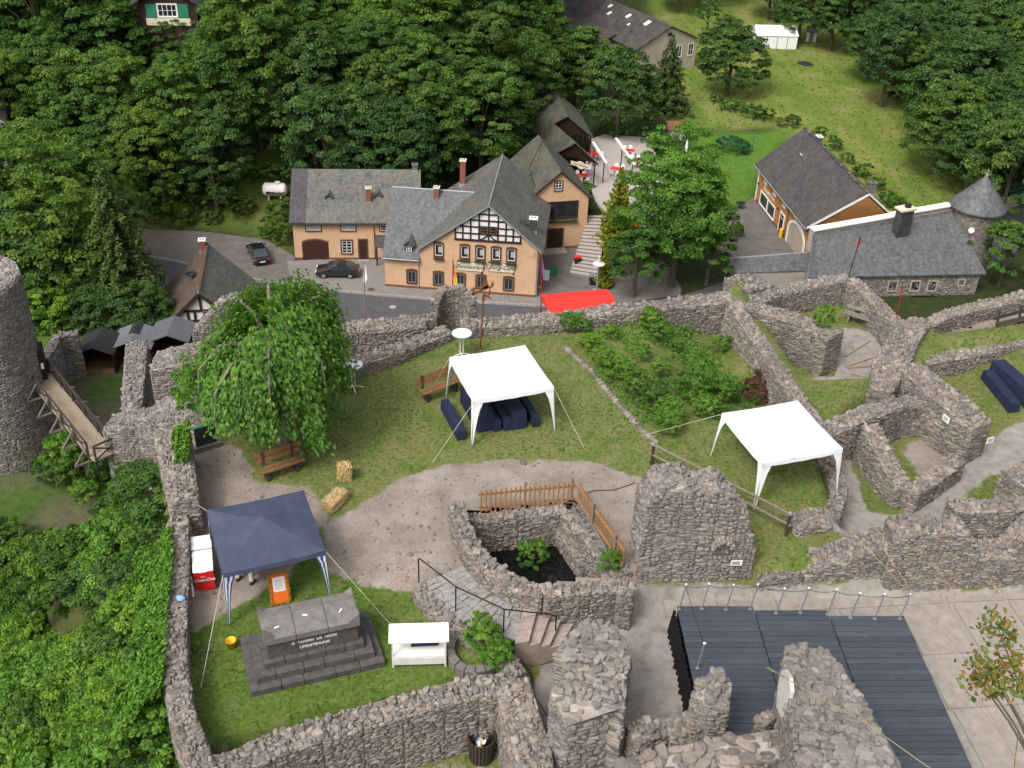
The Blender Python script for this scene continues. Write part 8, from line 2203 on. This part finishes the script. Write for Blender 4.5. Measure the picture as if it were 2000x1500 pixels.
# shrubs
SH = [make_tree(700 + i, 1.25, .95, .95, 80, 85, .125, 'leaf_mid', .05) for i in range(4)]
SHF = [make_tree(720 + i, 1.25, .95, .9, 40, 70, .26, 'leaf', .06) for i in range(3)]
def weep():
    r = np.random.default_rng(9)
    b = V(*at(552, 862, 0)[:2], 0)
    root = thing('weeping_tree', 'weeping ash with hanging bright green foliage in the courtyard', 'tree', b)
    H = 5.1; m = MB()
    m.tube([V(0, 0, -.2), V(.1, 0, 1.6), V(-.15, .1, 3.2), V(.1, .1, 4.4)], [.30, .24, .2, .12], 9)
    P_, N_, S_, D_ = [], [], [], []
    arms = []
    for i in range(17):
        a = 2 * math.pi * (i + r.uniform(-.3, .3)) / 17; L = r.uniform(1.6, 3.0) * (.84 if math.cos(a) > .2 and math.sin(a) > -.35 else 1.04); hz = H - .35 + r.uniform(-.2, .4) + .55 * math.cos(a - .5)
        pts = [V(0, 0, r.uniform(2.8, 4.2)), V(math.cos(a) * L * .35, math.sin(a) * L * .35, hz - .1), V(math.cos(a) * L * .7, math.sin(a) * L * .7, hz), V(math.cos(a) * L, math.sin(a) * L, hz - .7), V(math.cos(a) * L * 1.05, math.sin(a) * L * 1.05, hz - 1.6)]
        m.tube(pts, [.11, .08, .055, .035, .015], 6); arms.append((a, L, hz))
    n = 330
    for i in range(n):
        a, L, hz = arms[int(r.integers(17))]; a = a + r.normal(0, .24); rad = L * math.sqrt(r.random()) * .95
        x, y = math.cos(a) * rad, math.sin(a) * rad
        zt = hz + .25 - .9 * (rad / 3.0) ** 3 + r.normal(0, .18)
        ln = (r.uniform(.5, 1.3) if rad < 1.6 else r.uniform(1.4, 4.2)); zb = max((1.9 if math.cos(a) < .25 and math.sin(a) < .35 else .35) + .3 * r.random(), zt - ln)
        k = max(14, int((zt - zb) * 62))
        t = np.sort(r.random(k)); ox, oy = math.cos(a) * .35 * t ** 1.5, math.sin(a) * .35 * t ** 1.5
        p = np.stack([x + ox + r.normal(0, .17, k), y + oy + r.normal(0, .17, k), zt - (zt - zb) * t + r.normal(0, .05, k)], -1)
        P_.append(p); out = V(math.cos(a), math.sin(a), .0)
        N_.append(out * .8 + V(0, 0, .65) + r.normal(0, .4, (k, 3))); D_.append(V(0, 0, -1) + out * .5 + r.normal(0, .45, (k, 3)))
        S_.append(np.clip(r.normal(.5, .14) + r.normal(0, .15, k) - .1 * t, 0, 1))
        if i % 6 == 0: m.tube([V(x, y, zt), V(x + ox[-1] * .5, y + oy[-1] * .5, (zt + zb) / 2), V(x + ox[-1], y + oy[-1], zb)], [.018, .012, .006], 4)
    P_ = np.concatenate(P_); v = leaf_quads(P_, np.concatenate(N_), .2, .5, np.concatenate(D_))
    print('weep', len(P_))
    m.build  # branches
    link('trunk', m.mesh('trunk', M['bark_pale']), root)
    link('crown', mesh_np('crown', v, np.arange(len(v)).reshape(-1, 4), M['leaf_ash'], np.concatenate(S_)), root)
weep()
def slope_bushes():
    r = np.random.default_rng(21)
    words = 'shrub on the steep slope outside the ivy parapet'
    mats = [None, M['leaf_ash'], M['leaf_bright'], M['leaf_dark'], M['leaf'], M['leaf_bright'], M['leaf_dark'], None]
    n = 0
    for py in range(880, 1640, 32):
        for px in range(-40, 345, 38):
            x_, y_ = px + r.uniform(-22, 22), py + r.uniform(-18, 18)
            if x_ > 330 - (20 if y_ < 1000 else 0): continue
            if x_ < 130 and 930 < y_ < 1060: continue
            if 40 < x_ < 130 and 1060 < y_ < 1110: continue
            if x_ < 215 and y_ < 925: continue
            if fbm(x_ / 70, y_ / 70) < -.05 or r.random() < .15: continue
            b = stand(x_, y_, .5)
            bright = (1150 < y_ and r.random() < .5)
            dark = x_ < 120 and r.random() < .45
            mt = M['leaf_bright'] if bright else (M['leaf'] if dark else mats[int(r.integers(len(mats)))])
            s = r.uniform(.4, 1.2) if x_ > 150 else r.uniform(.5, 1.6)
            lb = 'bright lime green ' + words if mt is M['leaf_bright'] else ('dark green ' + words if mt in (M['leaf'], M['leaf_dark']) else 'mid green ' + words)
            gp = lb.split(' shrub')[0] + ' shrubs below the parapet'
            plant('slope_shrub', lb, 'shrub', SH[n % 4], b, s, None, gp, s * r.uniform(.8, 1.2), mt); n += 1
    print('slope', n)
slope_bushes()
def ivy(label, pts, n, size, spread, group=None):
    """leaves hugging the outer side and top of the parapet"""
    r = np.random.default_rng(5); P = np.array(pts); i = r.integers(0, len(P) - 1, n); t = r.random((n, 1))
    p = P[i] * (1 - t) + P[i + 1] * t
    u = r.random(n)
    lump = 1 + 1.2 * np.clip(fbm(p[:, 1] * 1.7, u * 3), -.4, .6)
    p = p + np.stack([-spread[0] * u * lump + .25, r.normal(0, .06, n), .12 - spread[1] * u ** 1.4 + r.normal(0, .07, n) + .12 * lump], -1)
    nr = np.stack([-.7 + 0 * u, r.normal(0, .3, n), np.full(n, .8)], -1) + r.normal(0, .35, (n, 3))
    v = leaf_quads(p, nr, size)
    off = V(p[:, 0].mean(), p[:, 1].mean(), p[:, 2].min())
    o = link('ivy', mesh_np('ivy', v - off, np.arange(len(v)).reshape(-1, 4), M['ivy'], np.clip(r.normal(.5, .2, n), 0, 1)), None, off); tag(o, label, 'ivy', group)
ivy('thick ivy spilling over the outer side of the long parapet', [p + V(-.32, 0, 0) for p in pxw((338, 1040, .65), (345, 1100, .6), (334, 1200, .55), (330, 1300, .55), (320, 1370, .5))], 9000, .13, (1.3, 1.7))
ivy('cushion of ivy on the broad end of the parapet', [p + V(.1, 0, .05) for p in pxw((352, 838, 1.5), (352, 870, 1.45), (350, 905, 1.4))], 2600, .13, (.55, .3))
def garden():
    r = np.random.default_rng(31)
    k = 0
    E = [at(a, b, 0) for a, b in ((1105, 680), (1125, 700), (1150, 722), (1180, 758), (1215, 800), (1250, 838), (1285, 868))]
    root = thing('bed_edging', 'row of small rough stones edging the garden bed', 'edging', E[3])
    for a, b in zip(E[:-1], E[1:]):
        for t in np.arange(0, 1, .13):
            q = a * (1 - t) + b * t - E[3]; o = link('stone', stone_mesh(k % 14, 'stone'), root, V(q[0], q[1], .0)); o.scale = (.26, .17, .1); o.rotation_euler[2] = r.uniform(0, 6); k += 1
    for px, py, s in ((1108, 664, .7), (1135, 665, .6), (1150, 700, .7), (1175, 735, .75), (1205, 760, .8), (1240, 790, .8), (1275, 815, .8), (1300, 850, .85), (1345, 800, 1.0), (1370, 760, 1.0), (1285, 750, .6), (1250, 725, .6), (1395, 780, 1.0), (1285, 680, .7), (1265, 665, .7), (1370, 830, .8), (1300, 870, .7), (1410, 670, .6), (1320, 690, .5), (1190, 680, .5), (1420, 760, .8)):
        g = at(px, py, -.5); zg = float(GZ(g[0], g[1])); mt = [M['leaf_ash'], M['leaf_bright'], M['leaf_bright'], M['leaf_mid']][int(r.integers(4))]; s *= .72
        lb = {M['leaf_ash']: 'fresh green weedy shrub in the garden bed below the north wall', M['leaf_bright']: 'lime green weedy shrub in the garden bed below the north wall', M['leaf_mid']: 'darker green weedy shrub in the garden bed below the north wall'}[mt]
        plant('garden_shrub', lb, 'shrub', SH[k % 4], V(g[0], g[1], zg), s * .8, None, lb.split(' weedy')[0] + ' shrubs of the garden bed', s * r.uniform(.7, 1.1), mt); k += 1
    # low weeds
    n = 34000; x = r.uniform(2, 13, n); y = r.uniform(30, 43, n); Q = np.stack([x, y], -1)
    ok = (sdist(Q, GARDEN) + r.normal(0, .3, n) < -.1) & (fbm(x / 1.2, y / 1.2) > .0); x, y = x[ok], y[ok]; n = len(x)
    p = np.stack([x, y, GZ(x, y) + r.random(n) * (.12 + .9 * np.clip(fbm(x / 1.4, y / 1.4) + .12, 0, .5))], -1); v = leaf_quads(p, r.normal(0, .5, (n, 3)) + V(0, 0, 1), .11)
    o = link('garden_weeds', mesh_np('garden_weeds', v, np.arange(len(v)).reshape(-1, 4), M['leaf_ash'], np.clip(.5 + 1.5 * fbm(x, y) + r.normal(0, .2, n), 0, 1))); tag(o, 'low weeds covering the garden bed', 'weeds', kind='stuff')
    for lb, px, py, z, s, mt in (('feathery green bush growing out of the cistern', 1040, 1105, -1.3, .42, M['leaf_ash']), ('tall willowy bush in the stone planter', 940, 1265, -.2, .46, M['leaf_bright']), ('low bush between the planter and the wall stub', 968, 1302, -.3, .42, M['leaf_bright']), ('small bush growing on the rounded wall end', 1607, 640, .1, .4, M['leaf_bright']), ('leafy bush on the lower ledge under the weeping tree', 400, 810, -9, 1.2, M['leaf_ash']), ('small weed bush beside the ladder', 1190, 1112, .0, .3, M['leaf_bright']), ('bright bush hanging below the footbridge', 140, 915, -18, 1.1, M['leaf_bright']), ('dark bush at the foot of the masonry block', 195, 930, -19, 1.0, M['leaf']), ('rust brown dead bush against the tall garden wall', 1478, 790, -1.2, .55, M['dead'])):
        g = at(px, py, z); plant('bush', lb, 'bush', SH[k % 4], V(g[0], g[1], z), s, None, None, s * 1.25, mt); k += 1
M['dead'] = leafmat('dead_twigs', (.07, .025, .02), (.11, .045, .035), (.16, .08, .05), .2, .1)
garden()
def valley_shrubs():
    r = np.random.default_rng(41); k = 0
    rows = [('tall hedge plant along the meadow ditch', [(1395, 195), (1420, 210), (1445, 215), (1470, 225), (1495, 232), (1520, 240), (1545, 245)], .9, M['leaf_mid']), ('white flowering weed bush behind the shop house', [(1600, 260), (1625, 290), (1650, 315), (1680, 345), (1705, 370), (1735, 395), (1760, 405)], .8, M['leaf_mid']),
            ('dark shrub under the forest edge', [(x_, 372 + (x_ * 7) % 40) for x_ in range(270, 490, 17)] + [(x_, 345) for x_ in range(420, 570, 24)] + [(285, 400), (330, 405), (370, 400), (410, 405), (450, 400), (300, 425), (355, 430), (415, 430), (470, 420), (548, 425), (560, 440), (555, 470), (530, 460)], 1.0, M['leaf']), ('shrub round the terrace tables', [(1290, 290), (1310, 320), (1270, 275), (1195, 262), (1225, 262), (1325, 350), (1350, 380), (1130, 395), (1150, 380)], .9, M['leaf_mid']),
            ('shrub beside the shop yard', [(1425, 420), (1400, 400), (1380, 420), (1440, 455), (1585, 480)], .75, M['leaf_mid']), ('dark bush along the wood edge', [(1760, 190), (1790, 230), (1820, 265), (1850, 300), (1890, 335), (1940, 355), (1690, 90), (1720, 130)], 1.5, M['leaf_dark']), ('low bush in front of the cream house', [(1150, 170), (1190, 150), (1230, 160), (1180, 120)], 1.6, M['leaf_dark'])]
    for lb, pts, s, mt in rows:
        for px, py in pts:
            b = stand(px + r.uniform(-5, 5), py + r.uniform(-4, 4), .3); plant('shrub', lb, 'shrub', SHF[k % 3], b, s * r.uniform(.8, 1.25), None, lb + 's', None, mt); k += 1
    b = stand(1113, 440, 1.2); plant('bush', 'large grey green bush beside the cafe wing door', 'bush', SHF[0], V(b[0], b[1], Z0), 1.55, None, None, 2.4, M['leaf_dark'])
    b = stand(1432, 292, .3); plant('hedge', 'rounded clipped green hedge in the garden behind a net', 'hedge', make_tree(750, 2.2, .8, .8, 60, 110, .18, 'thuja', .05, shell=.7), b, 1.0)
    A = stand(1468, 296, 0); 
    root = thing('garden_net', 'green net post beside the clipped hedge', 'post', A); MB().tube([A, A + V(0, 0, 2.2)], .06, 6).build('post', M['shutter'], root)
    # meadow tufts
    n = 9000; px = r.uniform(1280, 1960, n); py = r.uniform(-60, 470, n)
    d = (_f + CX * ((px - 1000) / FPX)[:, None] - CU * ((py - 750) / FPX)[:, None]); t = (Z0 - CZ) / d[:, 2]; P = CAM + d * t[:, None]
    Q = P[:, :2]; ok = (sdist(Q, MEADOW) < -.5) | (sdist(Q, LAWN) < -.5); P = P[ok]; n = len(P); P[:, 2] = T(P[:, 0], P[:, 1])
    h = np.where(sdist(P[:, :2], MEADOW) < -.5, r.uniform(.08, .28, n), .05); a = r.uniform(0, 6.28, n); w_ = r.uniform(.08, .22, n)
    e = np.stack([np.cos(a), np.sin(a), 0 * a], -1) * w_[:, None]
    v = np.stack([P - e, P + e, P + np.stack([r.normal(0, .12, n), r.normal(0, .12, n), h], -1)], 1).reshape(-1, 3)
    sh = np.clip(.5 + 1.6 * fbm(P[:, 0] / 5, P[:, 1] / 5) + r.normal(0, .18, n), 0, 1)
    o = link('meadow_grass', mesh_np('meadow_grass', v, np.arange(3 * n).reshape(-1, 3), M['meadow'], sh)); tag(o, 'tall unmown meadow grass beside the village', 'grass', kind='stuff')
valley_shrubs()
def foreground_plants():
    """dry stalks and a twig growing from the keep wall just below the viewpoint"""
    r = np.random.default_rng(51)
    def P(px, py, dist): d = ray(px, py); return CAM + d * dist
    for i, (a, b, dist, lb) in enumerate((((1660, 1035), (1990, 1420), 7.0, 'long dry grass stalk bending over the stage corner'), ((1720, 1065), (2030, 1560), 6.6, 'dry grass stalk rising beside the longest one'), ((1800, 1070), (2090, 1500), 7.2, 'dry grass stalk leaning over the terrace wall'), ((1935, 1130), (2080, 1420), 6.8, 'short dry grass stalk at the terrace edge'), ((1825, 1145), (2060, 1500), 7.4, 'thin dry grass stalk with a bushy tip'), ((1500, 1305), (1900, 1560), 6.2, 'dry grass stalk crossing the rising wall spur'), ((1345, 1410), (1352, 1580), 6.0, 'upright dry grass ear in front of the low wall'), ((1880, 1340), (2040, 1580), 6.6, 'low dry grass stalk over the concrete paving'))):
        A = P(*a, dist); B = P(*b, dist * .93); mid = (A + B) / 2 + V(0, 0, .05)
        root = thing('grass_stalk', lb, 'grass stalk', B + V(0, 0, -.3))
        MB().tube([B + V(.1, 0, -.5), B, mid, A], [.0035, .0035, .0025, .0012], 5).build('stem', M['dry'], root)
        k = 40; t = r.random(k) ** 1.5 * .3; q = A[None] * (1 - t[:, None]) + mid[None] * t[:, None]
        v = leaf_quads(q + r.normal(0, .003, (k, 3)), r.normal(0, 1, (k, 3)), .026, .25, (A - mid) / np.linalg.norm(A - mid) + r.normal(0, .35, (k, 3)))
        o = link('seed_head', mesh_np('seed_head', v - wloc(root), np.arange(len(v)).reshape(-1, 4), M['dry'], r.random(k)), root)
    c = [P(1945, 1215, 6.4), P(1985, 1295, 6.3), P(1930, 1300, 6.4), P(1900, 1310, 6.5), P(1955, 1335, 6.3), P(1995, 1340, 6.2), P(1955, 1240, 6.5), P(2010, 1310, 6.2), P(1925, 1330, 6.4)]
    base = P(2060, 1560, 6.0)
    root = thing('keep_shrub', 'small twiggy shrub with turning leaves on the keep edge', 'shrub', base)
    m = MB()
    for q in c: m.tube([base, base * .45 + q * .55 + V(0, 0, .03), q], [.012, .007, .003], 5)
    m.build('twigs', M['bark'], root)
    n = 520; q = np.array(c)[r.integers(0, len(c), n)] + r.normal(0, .05, (n, 3)); v = leaf_quads(q, r.normal(0, .6, (n, 3)) + V(0, -.3, .8), .045)
    link('leaves', mesh_np('leaves', v - wloc(root), np.arange(len(v)).reshape(-1, 4), M['autumn'], r.random(n)), root)
foreground_plants()
